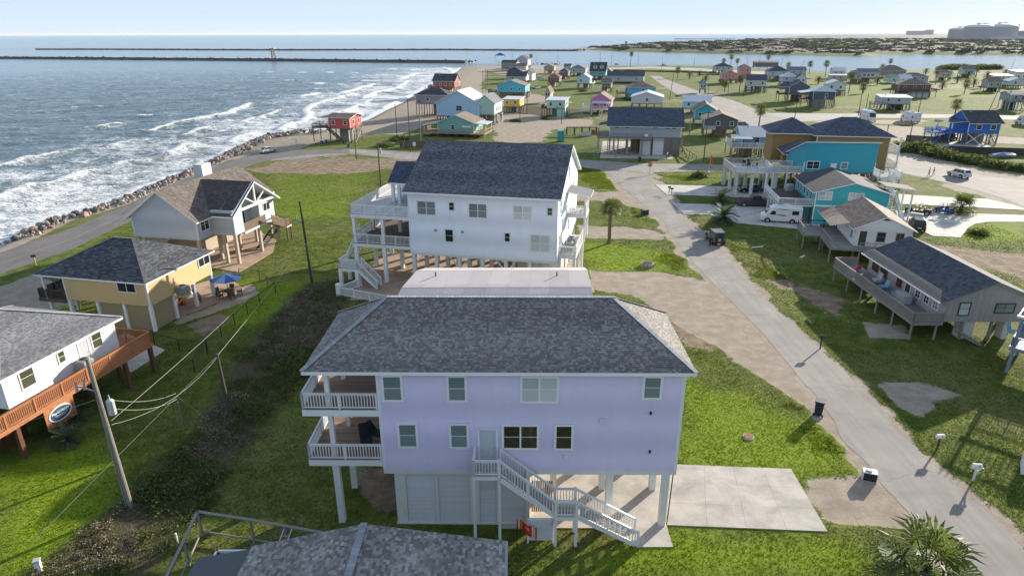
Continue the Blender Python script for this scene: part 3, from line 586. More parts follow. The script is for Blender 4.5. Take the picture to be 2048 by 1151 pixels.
for i in range(4):
    for j in range(3):
        B_ = lambda u, v: tuple((np.array(D4[0])*(1-u)+np.array(D4[1])*u)*(1-v)+(np.array(D4[3])*(1-u)+np.array(D4[2])*u)*v); e = .0005; a = MB(); a.prism([B_(i/4+e, j/3+e), B_((i+1)/4-e, j/3+e), B_((i+1)/4-e, (j+1)/3-e), B_(i/4+e, (j+1)/3-e)], -.1, .06+.002*((i+j) % 3), 0, random.uniform(.93, 1.05)); a.build('slab', CONC, dv)
pave('carport_slab', [(1100, 925), (1348, 925), (1332, 1049), (1346, 1094), (1277, 1094), (1240, 1056), (1000, 1056), (1000, 1000)], .03)
pave('driveway', [(1309, 369), (1472, 374), (1600, 380), (1600, 398), (1470, 394), (1333, 389)], .03, PALEC); pave('driveway', [(1346, 407), (1431, 409), (1521, 411), (1640, 428), (1640, 462), (1565, 455), (1475, 446), (1418, 429), (1368, 429)], .03, PALEC)
pave('driveway', [(1797, 388), (1914, 396), (1975, 398), (2030, 411), (2060, 421), (1950, 415), (1797, 408)], .03, PALEC); pave('driveway', [(1790, 421), (1902, 426), (2060, 431), (2060, 444), (1975, 444), (1950, 448), (1936, 456), (1921, 475), (1865, 472), (1797, 440)], .03, PALEC)
pave('patio', [(420, 535), (478, 545), (545, 505), (552, 480), (500, 455), (420, 480)], .03, mat('patio_pavers', (.40, .29, .21), .9, 'conc')); pave('patio', [(180, 700), (262, 745), (330, 700), (250, 665)], .02); pave('patio', [(770, 505), (1160, 520), (1190, 585), (700, 600), (720, 560)], .02, mat('patio_pavers', 0)); pave('patio', [(320, 648), (420, 612), (490, 578), (450, 550), (300, 600)], .02, mat('patio_pavers', 0))
pave('ground_slab', [(1870, 284), (1960, 284), (1990, 297), (1880, 297)], .02, PALEC); pave('parking_lot', [(1200, 316), (1345, 318), (1345, 284), (1205, 282)], .0, CONC)
# ---- painted road line (worn)
a = MB(); C = (resamp(W_([(0, 527), (140, 479), (270, 421), (360, 378), (430, 346)]), 60)); 
for p, q in zip(C, C[1:]):
    d = (q-p)/np.linalg.norm(q-p); n = np.array([-d[1], d[0]])*.05; a.face([(*(p-n), .021), (*(p+n), .021), (*(q+n), .021), (*(q-n), .021)][::-1])
o = a.build('road_line', mat('worn_line_paint', (.30, .29, .26), .9)); o['kind'] = 'structure'
# ---- rocks
def rockmesh(seed):
    r = random.Random(seed); a = MB(); n = 7; rings = []
    for z, s in ((-.35, .75), (0., 1.), (.32, .82), (.5, .35)):
        rings.append([(s*r.uniform(.75, 1.2)*math.cos(k*6.283/n)*.6, s*r.uniform(.75, 1.2)*math.sin(k*6.283/n)*.5, z*r.uniform(.8, 1.2)) for k in range(n)])
    a.loft(rings, 0, 1.); return a
ROCKS = [rockmesh(k) for k in range(8)]; RC = ['rock_tan', 'rock_grey', 'rock_pink', 'rock_dark']
RM = [mat('rock_tan', (.34, .30, .25), .9, 'rock'), mat('rock_grey', (.26, .25, .24), .9, 'rock'), mat('rock_pink', (.34, .22, .18), .9, 'rock'), mat('rock_dark', (.10, .09, .085), .9, 'rock')]
RME = [[R.mesh('boulder', m) for m in RM] for R in ROCKS]
line = resamp(W_([(0, 493), (80, 455), (200, 420), (290, 381), (420, 327), (520, 278), (600, 266), (660, 268)], SEA), 220); pts = []
for i in range(len(line)-1):
    d = line[i+1]-line[i]; ln = np.linalg.norm(d); n = np.array([d[1], -d[0]])/ln
    k = int(ln*9)+(rng.random() < (ln*9) % 1)
    for _ in range(k):
        t = rng.random(); off = rng.uniform(-1.6, 5.2); p = line[i]+d*t+n*off; pts.append((p[0], p[1], SEA+np.clip(off, -1, 3.4)*.34+.10+.35*math.exp(-((off-2.2)/1.4)**2), rng.uniform(.3, .75)*(1+.9*(rng.random() < .12)), rng.integers(8), rng.choice(4, p=[.32, .28, .2, .2]), rng.uniform(0, 6.28)))
pts.sort(key=lambda p: math.hypot(p[0], p[1])-p[3]*20); rest = MB(); nrock = 0
for x, y, z, s, k, c, r in pts:
    px = pr(x, y, z)[0]
    if nrock < 290 and px > -10:
        o = put('boulder', RME[k][c], None, (x, y, z), r, scale=s); o.rotation_euler = (rng.uniform(-.5, .5), rng.uniform(-.5, .5), r); tag(o, 'broken boulder in the rock revetment between road and surf', 'boulder', 'boulders of the sea revetment'); nrock += 1
    else:
        i = len(rest.v); R = ROCKS[k]; cc, ss = math.cos(r), math.sin(r); rest.v += [(x+s*(a*cc-b*ss), y+s*(a*ss+b*cc), z+s*q) for a, b, q in R.v]; rest.f += [tuple(i+j for j in f) for f in R.f]; rest.m += [int(c)]*len(R.f); rest.s += [1.]*len(R.f)
o = rest.build('rock_revetment', RM); o['kind'] = 'stuff'; tag(o, 'mass of smaller broken rocks lining the shore road', 'rocks')
# ---- jetties
def jetty(pts, label, h, wd, seed, m, cap_=None):
    P = resamp(pts, 160); r = random.Random(seed); t = thing('rock_jetty', label, 'jetty', (*P[0], SEA)); a = MB(); b = MB(); o0 = P[0]
    for i in range(len(P)-1):
        d = (P[i+1]-P[i]); d = d/np.linalg.norm(d); n = np.array([-d[1], d[0]])
        if i == 0: ring = []
        ring.append([(*(P[i]-o0-n*wd), -1.5), (*(P[i]-o0-n*wd*.4), h*r.uniform(.85, 1)), (*(P[i]-o0+n*wd*.4), h*r.uniform(.85, 1)), (*(P[i]-o0+n*wd), -1.5)])
        for _ in range(4):
            q = P[i]-o0+d*r.uniform(0, np.linalg.norm(P[i+1]-P[i]))+n*r.uniform(-wd, wd)*.8; R = ROCKS[r.randrange(8)]; s = r.uniform(1.2, 2.6); k = len(b.v); zz_ = h*(1-abs(r.uniform(-.9, .2)))-.3
            b.v += [(q[0]+x*s, q[1]+y*s, zz_+z*s) for x, y, z in R.v]; b.f += [tuple(k+j for j in f) for f in R.f]; b.m += [0]*len(R.f); b.s += [r.uniform(.6, 1.3)]*len(R.f)
    a.loft(ring); a.build('core', m, t); c = b.build('rocks', m, t); c['kind'] = 'stuff'; return t
RD = mat('jetty_granite', (.075, .070, .068), .9, 'rock')
jetty(jet1, 'near dark granite jetty running out into the surf', 2.9, 5, 1, RD)
jetty(W_([(75, 99.6), (180, 99.6), (400, 100.4), (548, 101), (760, 100.6), (900, 100.4), (1048, 101.5), (1150, 102), (1165, 101)], SEA), 'far dark jetty on the other side of the channel mouth', 2.4, 6, 2, RD)
# ---------------------------------------------------------------- houses near the camera
def fpt(h, p, y=0., side=False, L=0.):
    d = _f*CF+_r*(p[0]-1024)+_u*(575.5-p[1]); a = h.rotation_euler[2]; c, s = math.cos(a), math.sin(a)
    C = np.array([-h.location[0], -h.location[1], CH-h.location[2]]); n = np.array([c, s, 0]) if side else np.array([-s, c, 0]); k = L if side else y
    t = (k-C@n)/(d@n); q = C+d*t; return (q[0]*c+q[1]*s, -q[0]*s+q[1]*c, q[2])
def wpx(h, b, cols=1, rows=2, t=.1, gm=None, fm=None, L=0, W=0, face='f', y=0.):
    x0, y0, x1, y1 = b; xm = (x0+x1)/2; ym = (y0+y1)/2
    if face == 'f':
        w_ = fpt(h, (x1, ym), y)[0]-fpt(h, (x0, ym), y)[0]; u, _, z0 = fpt(h, (xm, y1), y); z1 = fpt(h, (xm, y0), y)[2]
        o = window(h, 'f', u, z0+t, max(.2, w_-2*t), max(.2, z1-z0-2*t), L, W, cols, rows, t, fm, gm); o.location[1] = y; return o
    a = fpt(h, (x0, ym), side=True, L=L); b_ = fpt(h, (x1, ym), side=True, L=L); z0 = fpt(h, (xm, y1), side=True, L=L)[2]; z1 = fpt(h, (xm, y0), side=True, L=L)[2]
    return window(h, 'r', (a[1]+b_[1])/2, z0+t, max(.2, abs(b_[1]-a[1])-2*t), max(.2, z1-z0-2*t), L, W, cols, rows, t, fm, gm)
def rooftabs(h, polys, m, seed, keep=0, row=.145, tab=(.14, .34), lo=.5, hi=1.4, name='shingle_courses', piece='shingle'):
    tabs = []
    for k, p in enumerate(polys): tabs += shingles(p, row, tab, seed=seed+k, lo=lo, hi=hi)
    a = h.rotation_euler[2]; c, s = math.cos(a), math.sin(a); X0, Y0 = h.location[0], h.location[1]
    if keep:
        def key(t): p = t[0][0]; x, y = X0+p[0]*c-p[1]*s, Y0+p[0]*s+p[1]*c; q = pr(x, y, p[2]+h.location[2]); return (not (0 < q[0] < 2048 and 0 < q[1] < 1151), math.hypot(x, y, ))
        tabs.sort(key=key)
        for t in tabs[:keep]: shingle_mesh([t]).build(piece, m, h)
    o = shingle_mesh(tabs[keep:]).build(name, m, h); o['kind'] = 'stuff'
def acunit(name, label, loc, rz, h=.95, w=.85, on=None):
    t = thing(name, label, 'air conditioner', loc, rz); a = MB(); a.box(-w/2, -w/2, 0, w/2, w/2, h, 0)
    for k in range(9): z = .1+k*(h-.2)/9; a.box(-w/2-.012, -w/2-.012, z, w/2+.012, w/2+.012, z+.04, 0, .7)
    a.build('casing', mat('ac_casing', (.33, .34, .33), .5), t); b = MB(); b.cyl((0, 0, h), (0, 0, h+.06), w*.47, w*.45, 16); b.build('fan_shroud', mat('ac_top', (.5, .5, .48), .5), t)
    c = MB(); c.cyl((0, 0, h+.055), (0, 0, h+.075), w*.36, w*.36, 14); c.build('fan_grille', BLACK, t); return t
LAV = mat('lavender_siding', (.63, .56, .73), .6, 'lap', .04); BLUEW = mat('pale_blue_siding', (.77, .785, .84), .6, 'lap', .04)
SH_GREY = mat('grey_shingle', (.215, .20, .185), .9, var=.12, vs=3); SH_BLUE = mat('slate_blue_shingle', (.060, .075, .105), .9, 'shingle'); SH_DARK = mat('charcoal_shingle', (.055, .06, .068), .9, 'shingle')
SH_BROWN = mat('brown_shingle', (.20, .155, .125), .9, 'shingle'); SH_TAN = mat('tan_shingle', (.135, .112, .096), .9, 'shingle'); SH_LIGHT = mat('light_grey_shingle', (.17, .175, .188), .9, var=.12, vs=3)
# ---- lavender house
o, ang, L = place((768, 937), 1352, 4.1, math.radians(-.7)); P = thing('stilt_house', 'two-storey lavender house on white piles with grey hip roof and stacked decks', 'house', o, ang); Wd = 7.4; zb, zt = 4.1, 10.75
walls(P, L, Wd, zb, zt, LAV, lap=True); corner_trim(P, L, Wd, zb, zt, w=.15)
pol = roof(P, 'hip', L+3.55, Wd, zt+.03, 2.75, .45, .45, SH_GREY, WHITE, .2, x0=-3.55); rooftabs(P, pol, SH_GREY, 11, 0, .125, (.10, .23), .72, 1.55)
a = MB(); c = pol[0]; 
for p, q in ((c[0], c[3]), (c[1], c[2]), (c[3], c[2]), (pol[2][0], pol[2][3]), (pol[2][1], pol[2][2])): cap(a, p, q, .3, .03)
a.build('ridge_cap', mat('hip_cap_shingle', (.30, .31, .33), .9), P)
a = MB(); a.cyl((12.9, 2.1, 12.2), (12.9, 2.1, 12.75), .06, .06, 8); a.build('vent_pipe', GREYM, P); a = MB(); a.cyl((13.0, 4.8, 12.4), (13.0, 4.8, 13.0), .06, .06, 8); a.build('vent_pipe', GREYM, P)
for b, cl, gm in (((765, 748.4, 808.5, 802.3), 1, BLIND), ((894, 749, 935.6, 803), 1, BLIND), ((1039.6, 750.5, 1117.3, 804.7), 2, BLINDW), ((1282, 750, 1323, 798), 1, BLIND), ((796.7, 844, 838.4, 894.6), 1, BLIND), ((899, 845, 939.4, 896), 1, BLIND), ((1003, 847, 1078.6, 898), 2, GLASSW), ((1107, 847, 1146.6, 899), 1, GLASSW)):
    wpx(P, b, cl, 2, .14, gm, L=L, W=Wd)
u0 = fpt(P, (976.5, 921)); door(P, 'f', u0[0], u0[2], .95, 2.15, L, Wd, mat('lavender_door', (.50, .50, .62), .4), True)
for p, s, m in (((1205, 839), .17, LAV), ((1131, 912), .13, WHITE)): q = fpt(P, p); a = MB(); a.box(q[0]-s, -.12, q[2]-s, q[0]+s, 0, q[2]+s); a.build('vent_hood', m, P)
for p in ((1301, 824), (1299, 901)): q = fpt(P, p); a = MB(); a.box(q[0]-.05, -.14, q[2]-.08, q[0]+.05, 0, q[2]+.08); a.build('wall_lamp', BLACK, P)
window(P, 'r', 2., 5.4, .9, 1.5, L, Wd); window(P, 'r', 5.2, 8.6, .9, 1.5, L, Wd); window(P, 'r', 2., 8.6, .9, 1.5, L, Wd)
a = MB(); a.box(-.02, -.03, zb-.3, L+.02, .05, zb-.005); a.box(-.02, Wd-.05, zb-.3, L+.02, Wd+.03, zb-.005); a.build('skirt_beam', PILEW, P)
for zz in (4.75, 8.14): 
    d_ = deck(P, -4.4, 0., -.03, Wd, zz, mat('reddish_deck_boards', (.27, .185, .135), .75, 'wood'), WHITE, 'x', .15, .40); d_['kind'] = 'stuff'
    railing(P, [(-.12, .06, zz), (-4.33, .06, zz), (-4.33, Wd-.06, zz), (-.12, Wd-.06, zz)], sep=True, h=1.0, sp=.165, every=2.1, bal=.045)
posts(P, [(-2.9, .32), (-2.9, 3.6), (-2.9, 7.0)], 4.3, .38, PILEW); posts(P, [(-2.9, .32), (-2.9, 3.6), (-2.9, 7.0)], 7.7, .26, WHITE, 4.75); posts(P, [(-2.9, .32), (-2.9, 3.6), (-2.9, 7.0)], 10.7, .26, WHITE, 8.14)
posts(P, [(16.65, .15), (16.7, 3.5), (16.7, 7.), (13.35, .15), (13.4, 3.5), (13.4, 7.), (10.2, 3.5), (10.2, 7.)], zb-.3, .4, PILEW)
# slatted ground enclosures
def slats(root, x0, x1, y, z0, z1, n, m, w=.075, nm='slat', axis='x'):
    me = cached(('slat', round(x1-x0, 2), n, round(z1-z0, 2), m.name), lambda: (lambda b: (b.face([(0, -w, 0), (x1-x0, -w, 0), (x1-x0, .0, (z1-z0)/n*.80), (0, .0, (z1-z0)/n*.80)]), b.face([(0, -w, 0), (0, .02, 0), (x1-x0, .02, 0), (x1-x0, -w, 0)]), b.mesh(nm, m))[2])(MB()))
    for k in range(n): put(nm, me, root, (x0, y, z0+(z1-z0)*k/n), 0 if axis == 'x' else math.pi/2)
SLW = mat('aged_white_slat', (.56, .57, .56), .7); a = MB()
for x0, x1 in ((.55, 1.2), (5.0, 5.6), (2.95, 3.12), (6.6, 6.75), (8.35, 8.5)): a.box(x0, .1, -.05, x1, .32, zb-.3)
a.box(.55, .12, 3.55, 8.5, .3, zb-.31); a.box(.5, .08, -.05, 8.5, .34, .12); a.box(.55, .34, 0, .7, 7.2, 3.8); a.box(.6, 7., 0, 8.5, 7.2, 3.8); a.box(8.5, .34, 0, 8.62, 7.2, 3.8); a.build('ground_enclosure', PILEW, P); a = MB(); a.box(.7, .4, .05, 8.48, .46, 3.75); a.build('enclosure_backing', mat('gap_shade_black', (.015, .015, .016), .9), P)  # black sheet behind the slats paints in the shade of the gaps
for x0, x1 in ((1.2, 2.95), (3.12, 5.0), (5.6, 6.6), (6.75, 8.35)): slats(P, x0+.01, x1-.01, .22, .12, 3.55, 27, SLW)
# entrance stair
lz, mz = 4.72, 2.18; PT = mat('stair_tread_wood', (.42, .40, .36), .7, 'wood')
deck(P, 5.3, -1.45, 6.95, -.03, lz, PT, WHITE, 'x', .14, .25, 'landing'); deck(P, 10.0, -1.75, 11.35, -.45, mz, PT, WHITE, 'x', .14, .25, 'landing')
stairs(P, (6.95, -1.05, lz), (10.0, -1.1, mz), 1.1, WHITE, PT); stairs(P, (11.35, -1.1, mz), (14.9, -1.12, .05), 1.1, WHITE, PT)
posts(P, [(5.4, -1.35), (6.85, -1.38)], lz+1.05, .16, WHITE); posts(P, [(10.08, -1.68), (11.28, -1.68), (10.08, -.5), (11.28, -.5)], mz+1.05, .16, WHITE); posts(P, [(14.9, -1.7), (14.9, -.55)], 1.1, .13, WHITE)
for pts in ([(5.4, -.1, lz), (5.4, -1.4, lz), (6.9, -1.4, lz), (10.05, -1.7, mz), (11.3, -1.7, mz), (14.9, -1.7, .05)], [(6.9, -.3, lz), (10.05, -.5, mz)], [(10.05, -.5, mz), (11.3, -.5, mz), (14.9, -.55, .05)]): railing(P, pts, sep=True, h=1.0, sp=.16, every=1.75)
a = MB(); a.box(8.45, -1.5, -.05, 8.55, -1.42, 1.75); a.box(9.95, -1.5, -.05, 10.02, -1.42, 1.75); a.box(8.45, -1.5, 1.7, 10.02, -1.42, 1.8); a.build('screen_frame', WHITE, P); slats(P, 8.55, 9.95, -1.44, .25, 1.7, 15, SLW)
for k in range(10): a = MB(); a.box(8.75+k*.13, .9, .3, 8.84+k*.13, .95, 2.6); a.build('gate_board', TANW, P)
for i, (x, y, z, r) in enumerate(((-1.3, 1.55, 4.75, .3), (-.55, 2.2, 4.75, 1.2))):
    t = thing('lounge_chair', ('black outdoor lounge chair on the lower lavender deck nearer the railing', 'black outdoor lounge chair against the lavender wall on the lower deck')[i], 'chair', (P.location[0]+x, P.location[1]+y, z), r); a = MB(); a.box(-.35, -.6, .3, .35, .5, .38); a.build('seat', mat('navy_mesh', (.02, .025, .035), .8), t); b = MB(); b.beam((0, .5, .35), (0, .95, .95), .7, .06); b.build('backrest', mat('navy_mesh', 0), t); b = MB()
    for sx in (-.32, .32):
        for sy in (-.55, .45): b.box(sx-.025, sy-.025, 0, sx+.025, sy+.025, .3)
    b.build('legs', BLACK, t)
# ---- white-blue three-level house
o, ang, L = place((821.7, 503), 1113, 4.2); H = thing('stilt_house', 'tall pale blue house on white piles with slate blue gable roof and wrap-around decks', 'house', o, ang); Wd = 17.; zb, zt = 4.2, 11.65
walls(H, L, Wd, zb, zt, BLUEW, 'x', 4.2, lap=True); corner_trim(H, L, Wd, zb, zt)
pol = roof(H, 'gx', L, Wd, zt, 4.2, .5, .45, SH_GREY, WHITE, .22); SHB = mat('slate_blue_tab', (.12, .125, .138), .9, var=.1, vs=3); rooftabs(H, pol[:1], SHB, 31, 0, .15, (.14, .3), .6, 1.5)
a = MB(); a.box(-4.6, 6.2, 10.7, .2, 12.4, 10.9); a.build('porch_beam', WHITE, H); roof(H, 'gx', 4.6, 6., 11.1, 1.9, .3, .3, SH_BLUE, WHITE, .2, x0=-4.6, y0=6.2, name='porch_roof'); walls_ = MB(); walls_.face([(-4.4, 6.4, 8.4), (-.1, 12, 8.4), (-.1, 12, 11.), (-4.4, 12, 11.)]); walls_.build('porch_wall', BLUEW, H)
for b, cl, gm in (((834, 400.6, 873, 430.5), 2, BLIND), ((897, 402.7, 910.4, 422), 1, GLASSW), ((936.5, 405.6, 975.5, 436.7), 2, BLIND), ((1025.3, 410, 1064.8, 440.8), 2, BLINDW), ((1092.7, 413.8, 1106.4, 432.3), 1, GLASSW), ((889.6, 457, 908.7, 484.7), 1, GLASS), ((1007.7, 464, 1021.8, 484.7), 1, GLASS), ((1059.6, 468, 1100, 503.8), 2, BLINDW)):
    wpx(H, b, cl, 2, .13, gm, L=L, W=Wd)
for p in ((872, 460), (925, 463)): q = fpt(H, p); a = MB(); a.box(q[0]-.14, -.14, q[2]-.14, q[0]+.14, 0, q[2]+.14); a.build('vent_hood', GREYM, H)
for y, z in ((2.2, 9.2), (1.8, 5.4), (3.0, 5.4), (9., 5.4), (13., 9.2), (8.5, 11.9)): window(H, 'r', y, z, .7, 1.4, L, Wd)
a = MB(); a.box(0, -.03, zb-.3, L, .06, zb-.005); a.box(L-.06, 0.1, zb-.3, L+.03, Wd, zb-.005); a.build('skirt_beam', PILEW, H)
DKW = mat('pale_deck_boards', (.50, .49, .48), .7, 'wood')
for zz, mm in ((4.85, mat('brown_deck_boards', (.17, .12, .09), .8, 'wood')), (8.4, DKW)):
    d_ = deck(H, -7.3, 0, -.03, 16, zz, mm, WHITE, 'y', .15, .4); d_['kind'] = 'stuff'
    railing(H, [(-.1, .08, zz), (-7.2, .08, zz), (-7.2, 15.9, zz), (-.1, 15.9, zz)], h=1.1, sp=.16, every=1.8, sep=False)
posts(H, [(x, y) for x in (-7., -3.4) for y in (.25, 5.5, 10.7, 15.6)], 4.4, .42, WHITE); posts(H, [(x, y) for x in (-7., -3.4) for y in (.25, 5.5, 10.7, 15.6)], 7.98, .36, WHITE, 4.85); posts(H, [(-3.4, 5.9), (-4.4, 6.4), (-4.4, 12.1)], 10.8, .36, WHITE, 8.4)
posts(H, [(.3+(L-.6)*i/6, y) for i in range(7) for y in (.25, 4.4, 8.6, 12.8, 16.7)], zb-.3, .42, PILEW)
for i in range(0, 6, 1): x = .3+(L-.6)*i/6; x2 = .3+(L-.6)*(i+1)/6; (brace(H, (x+.2, .25, 2.7), (x+1.2, .25, zb-.35)) if i % 2 == 0 else brace(H, (x2-.2, .25, 2.7), (x2-1.2, .25, zb-.35)))
a = MB(); a.box(11.5, 6., 0, L-.3, 15., zb-.35); a.build('ground_room', PILEW, H)
# landing and stairs on the left
deck(H, -8.4, -2.1, -6.0, .4, 2.3, DKW, WHITE, 'x', .15, .3, 'landing'); railing(H, [(-6., -2., 2.3), (-8.3, -2., 2.3), (-8.3, .4, 2.3)], h=1.05, sp=.16); posts(H, [(-8.2, -1.95), (-6.1, -1.95), (-8.2, .3)], 2., .4, WHITE)
stairs(H, (-6., -1.4, 2.3), (-3.6, -1.6, .1), 1.2, WHITE, DKW); railing(H, [(-6., -2., 2.3), (-3.6, -2.2, .1)], h=1., sp=.16); railing(H, [(-6., -.8, 2.3), (-3.6, -1., .1)], h=1., sp=.16); stairs(H, (-7.9, 4.6, 4.85), (-7.9, .4, 2.3), 1.1, WHITE, DKW); railing(H, [(-8.4, .4, 2.3), (-8.4, 4.6, 4.85)], h=1., sp=.16)
# right-hand balconies
deck(H, L+.03, 1.2, L+2.0, 9.6, 4.6, DKW, WHITE, 'y', .15, .35); railing(H, [(L+.1, 1.25, 4.6), (L+1.95, 1.25, 4.6), (L+1.95, 9.5, 4.6)], h=1.05, sp=.16); posts(H, [(L+1.8, 1.5), (L+1.8, 5.), (L+1.8, 9.3)], 4.25, .32, WHITE)
deck(H, L+.03, 6.8, L+2.4, 10.2, 7.9, DKW, WHITE, 'y', .15, .35); railing(H, [(L+.1, 6.85, 7.9), (L+2.3, 6.85, 7.9), (L+2.3, 10.1, 7.9)], h=1.05, sp=.2, rails=(.35, .65)); posts(H, [(L+2.25, 7.), (L+2.25, 10.)], 10.2, .22, WHITE, 4.6)
roof(H, 'shx', 2.8, 3.6, 10.75, -.55, .15, .1, SH_LIGHT, WHITE, .15, x0=L, y0=6.7, name='balcony_roof')
ca, sa_ = math.cos(ang), math.sin(ang); hw = lambda x, y, z=0.: (o[0]+x*ca-y*sa_, o[1]+x*sa_+y*ca, z)
acunit('air_conditioner', 'grey air conditioner on the side deck of the pale blue house, front one', hw(L+.95, 3.3, 4.6), ang); acunit('air_conditioner', 'grey air conditioner on the side deck of the pale blue house, rear one', hw(L+.95, 5.2, 4.6), ang)
t = thing('picket_fence', 'low white board fence enclosing a grass square beside the pale blue house', 'fence', hw(0, 0), ang)
for pts in ([(-7.1, -4.9), (3.2, -7.0)], [(-7.1, -4.9), (-5.9, -1.6)]):
    (x0, y0), (x1, y1) = pts; n = int(math.hypot(x1-x0, y1-y0)/.2); r_ = MB(); r_.beam((x0, y0, 1.0), (x1, y1, 1.0), .12, .08); r_.beam((x0, y0, .2), (x1, y1, .2), .05, .08); r_.build('rail', WHITE, t)
    pk = cached('picket', lambda: (lambda b: (b.box(-.07, -.015, .05, .07, .015, .97), b.mesh('picket', mat('aged_white_slat', 0)))[1])(MB()))
    for k in range(n): put('picket', pk, t, (x0+(x1-x0)*k/n, y0+(y1-y0)*k/n, 0), math.atan2(y1-y0, x1-x0))
    for k in range(int(n*.2/2)+1): f = k/max(1, int(n*.2/2)); b = MB(); b.box(-.08, -.08, 0, .08, .08, 1.05); b.build('post', WHITE, t, loc=(x0+(x1-x0)*f, y0+(y1-y0)*f, 0))
b = MB(); b.box(-.25, -.25, 0, .25, .25, 1.35); b.box(-.29, -.29, 1.35, .29, .29, 1.42); b.build('corner_post', WHITE, t, loc=(-7.1, -4.9, 0))
# ---- white sheet-roofed house between the two
t = thing('house', 'long house with stepped white sheet roof behind the lavender roof', 'house', (0, 50.6)); WROOF = mat('white_roof_sheet', (.56, .505, .475), .55, var=.12, vs=.7)
prof = [(0, 6.75), (.2, 7.05), (1.05, 7.4), (1.95, 7.68), (2.5, 7.75), (5.35, 8.0), (7.5, 7.5)]; nx = 9; xl = lambda y: -9.95+y*.24; xr = 6.85
for k, (p, q) in enumerate(zip(prof, prof[1:])):
    for i in range(nx):
        f0, f1 = i/nx, (i+1)/nx; A = lambda f, y, z: (xl(y)+(xr-xl(y))*f+.006*(1 if f == f0 else -1), y, z+.012*(k % 2))
        a = MB(); a.face([A(f0, *p), A(f1, *p), A(f1, *q), A(f0, *q)], 0, random.uniform(.93, 1.05)); a.face([A(f0, p[0], p[1]-.08), A(f1, p[0], p[1]-.08), A(f1, *p), A(f0, *p)], 0, .9); a.build('roof_sheet', WROOF, t)
WMH = mat('pale_house_wall', (.50, .50, .49), .7, 'siding'); a = MB(); a.prism([(-9.6, .3), (6.7, .3), (6.7, 7.3), (-8.0, 7.3)], 3.2, 6.7); a.build('wall', WMH, t)
a = MB()
for f in (0, 1): pts = [((xl(y)+.08) if f == 0 else xr-.08, y, z-.03) for y, z in prof]+[((xl(7.3)+.08) if f == 0 else xr-.08, 7.3, 6.6), (xl(.1)+.08 if f == 0 else xr-.08, .1, 6.6)]; a.face(pts)
a.build('end_wall', WMH, t); posts(t, [(-8.6+15*i/5, y) for i in range(6) for y in (.6, 7.)], 3.2, .35, PILEW)
for x in (-6.8, 4.0): a = MB(); a.cyl((x, 4.2, 7.8), (x, 4.2, 8.25), .06, .06, 8); a.build('vent_pipe', BLACK, t)
mat('mobile_home_wall', (.55, .54, .52), .7)
# ---- foreground roof below the camera
t = thing('house', 'house directly below with light mottled shingle gable roof and flat felt porch roof', 'house', (-6.85, 12)); FS = mat('light_mottled_shingle', (.25, .235, .215), .9, var=.14, vs=4)
zr, pol = 7., []
A = [(6.5, -2, 5.9), (6.5, 12.3, 5.9), (0, 12.2, zr), (0, -2, zr)]; B = [(-5.2, 11.95, 5.95), (-5.2, -2, 5.95), (0, -2, zr), (0, 12.2, zr)]
a = MB(); a.slab(A, .2, 0, 1); a.slab(B, .2, 0, 1); a.build('roof', [FS, WHITE], t); rooftabs(t, [A, B], FS, 51, 300, .14, (.11, .28), .62, 1.6, 'shingle_courses')
a = MB(); cap(a, (0, -2, zr), (0, 12.2, zr), .34, .03); a.build('ridge_cap', mat('hip_cap_shingle', 0), t)
a = MB(); a.slab([(-8.0, -2, 5.6), (-5.25, -2, 5.85), (-5.25, 11.9, 5.85), (-7.6, 11.6, 5.6)], .14, 0, 1); a.build('flat_porch_roof', [mat('grey_roll_felt', (.10, .11, .115), .9, var=.06), WHITE], t)
a = MB(); a.box(-5, -2, 2.6, 6.1, 11.6, 5.8); a.build('wall', mat('foreground_wall', (.40, .41, .42), .7, 'siding'), t); posts(t, [(x, y) for x in (-4.8, 0, 5.9) for y in (0, 5, 10.4)], 2.6, .3)
a = MB(); a.box(6.5, 9.2, 5.7, 6.62, 12.3, 5.9); a.build('gutter', GREYM, t)
deck(t, -8.2, 11.3, -2.8, 14.2, 2.6, GREYW, WHITE); railing(t, [(-8.1, 11.4, 2.6), (-8.1, 14.1, 2.6), (-5.4, 14.1, 2.6)], h=1.1, sp=.2, sep=True); railing(t, [(-5.0, 14.1, 2.6), (-1.8, 14.1, 2.6)], GREYW, h=1.1, sp=.2); posts(t, [(-8., 14.), (-5.2, 14.), (-2.9, 14.)], 2.6, .2)
deck(t, 6.65, 7.5, 8.1, 12.3, 2.6, GREYW, GREYW); railing(t, [(6.7, 12.2, 2.6), (8., 12.2, 2.6), (8., 7.6, 2.6)], GREYW, h=1., sp=.22); posts(t, [(8., 11.)], 2.6, .18)
l = thing('ladder', 'aluminium extension ladder leaning over the white deck railing', 'ladder', (-11.75, 23.5, 0)); a = MB()
p0, p1 = Vector((-.25, -.6, 2.7)), Vector((.35, 3.1, 4.6))
for s in (-.2, .2): a.beam(p0+Vector((s, 0, 0)), p1+Vector((s, 0, 0)), .05, .09)
a.build('stile', STEEL, l); a = MB()
for k in range(1, 12): c = p0.lerp(p1, k/12); a.cyl(c-Vector((.2, 0, 0)), c+Vector((.2, 0, 0)), .02, .02, 6)
a.build('rungs', STEEL, l)
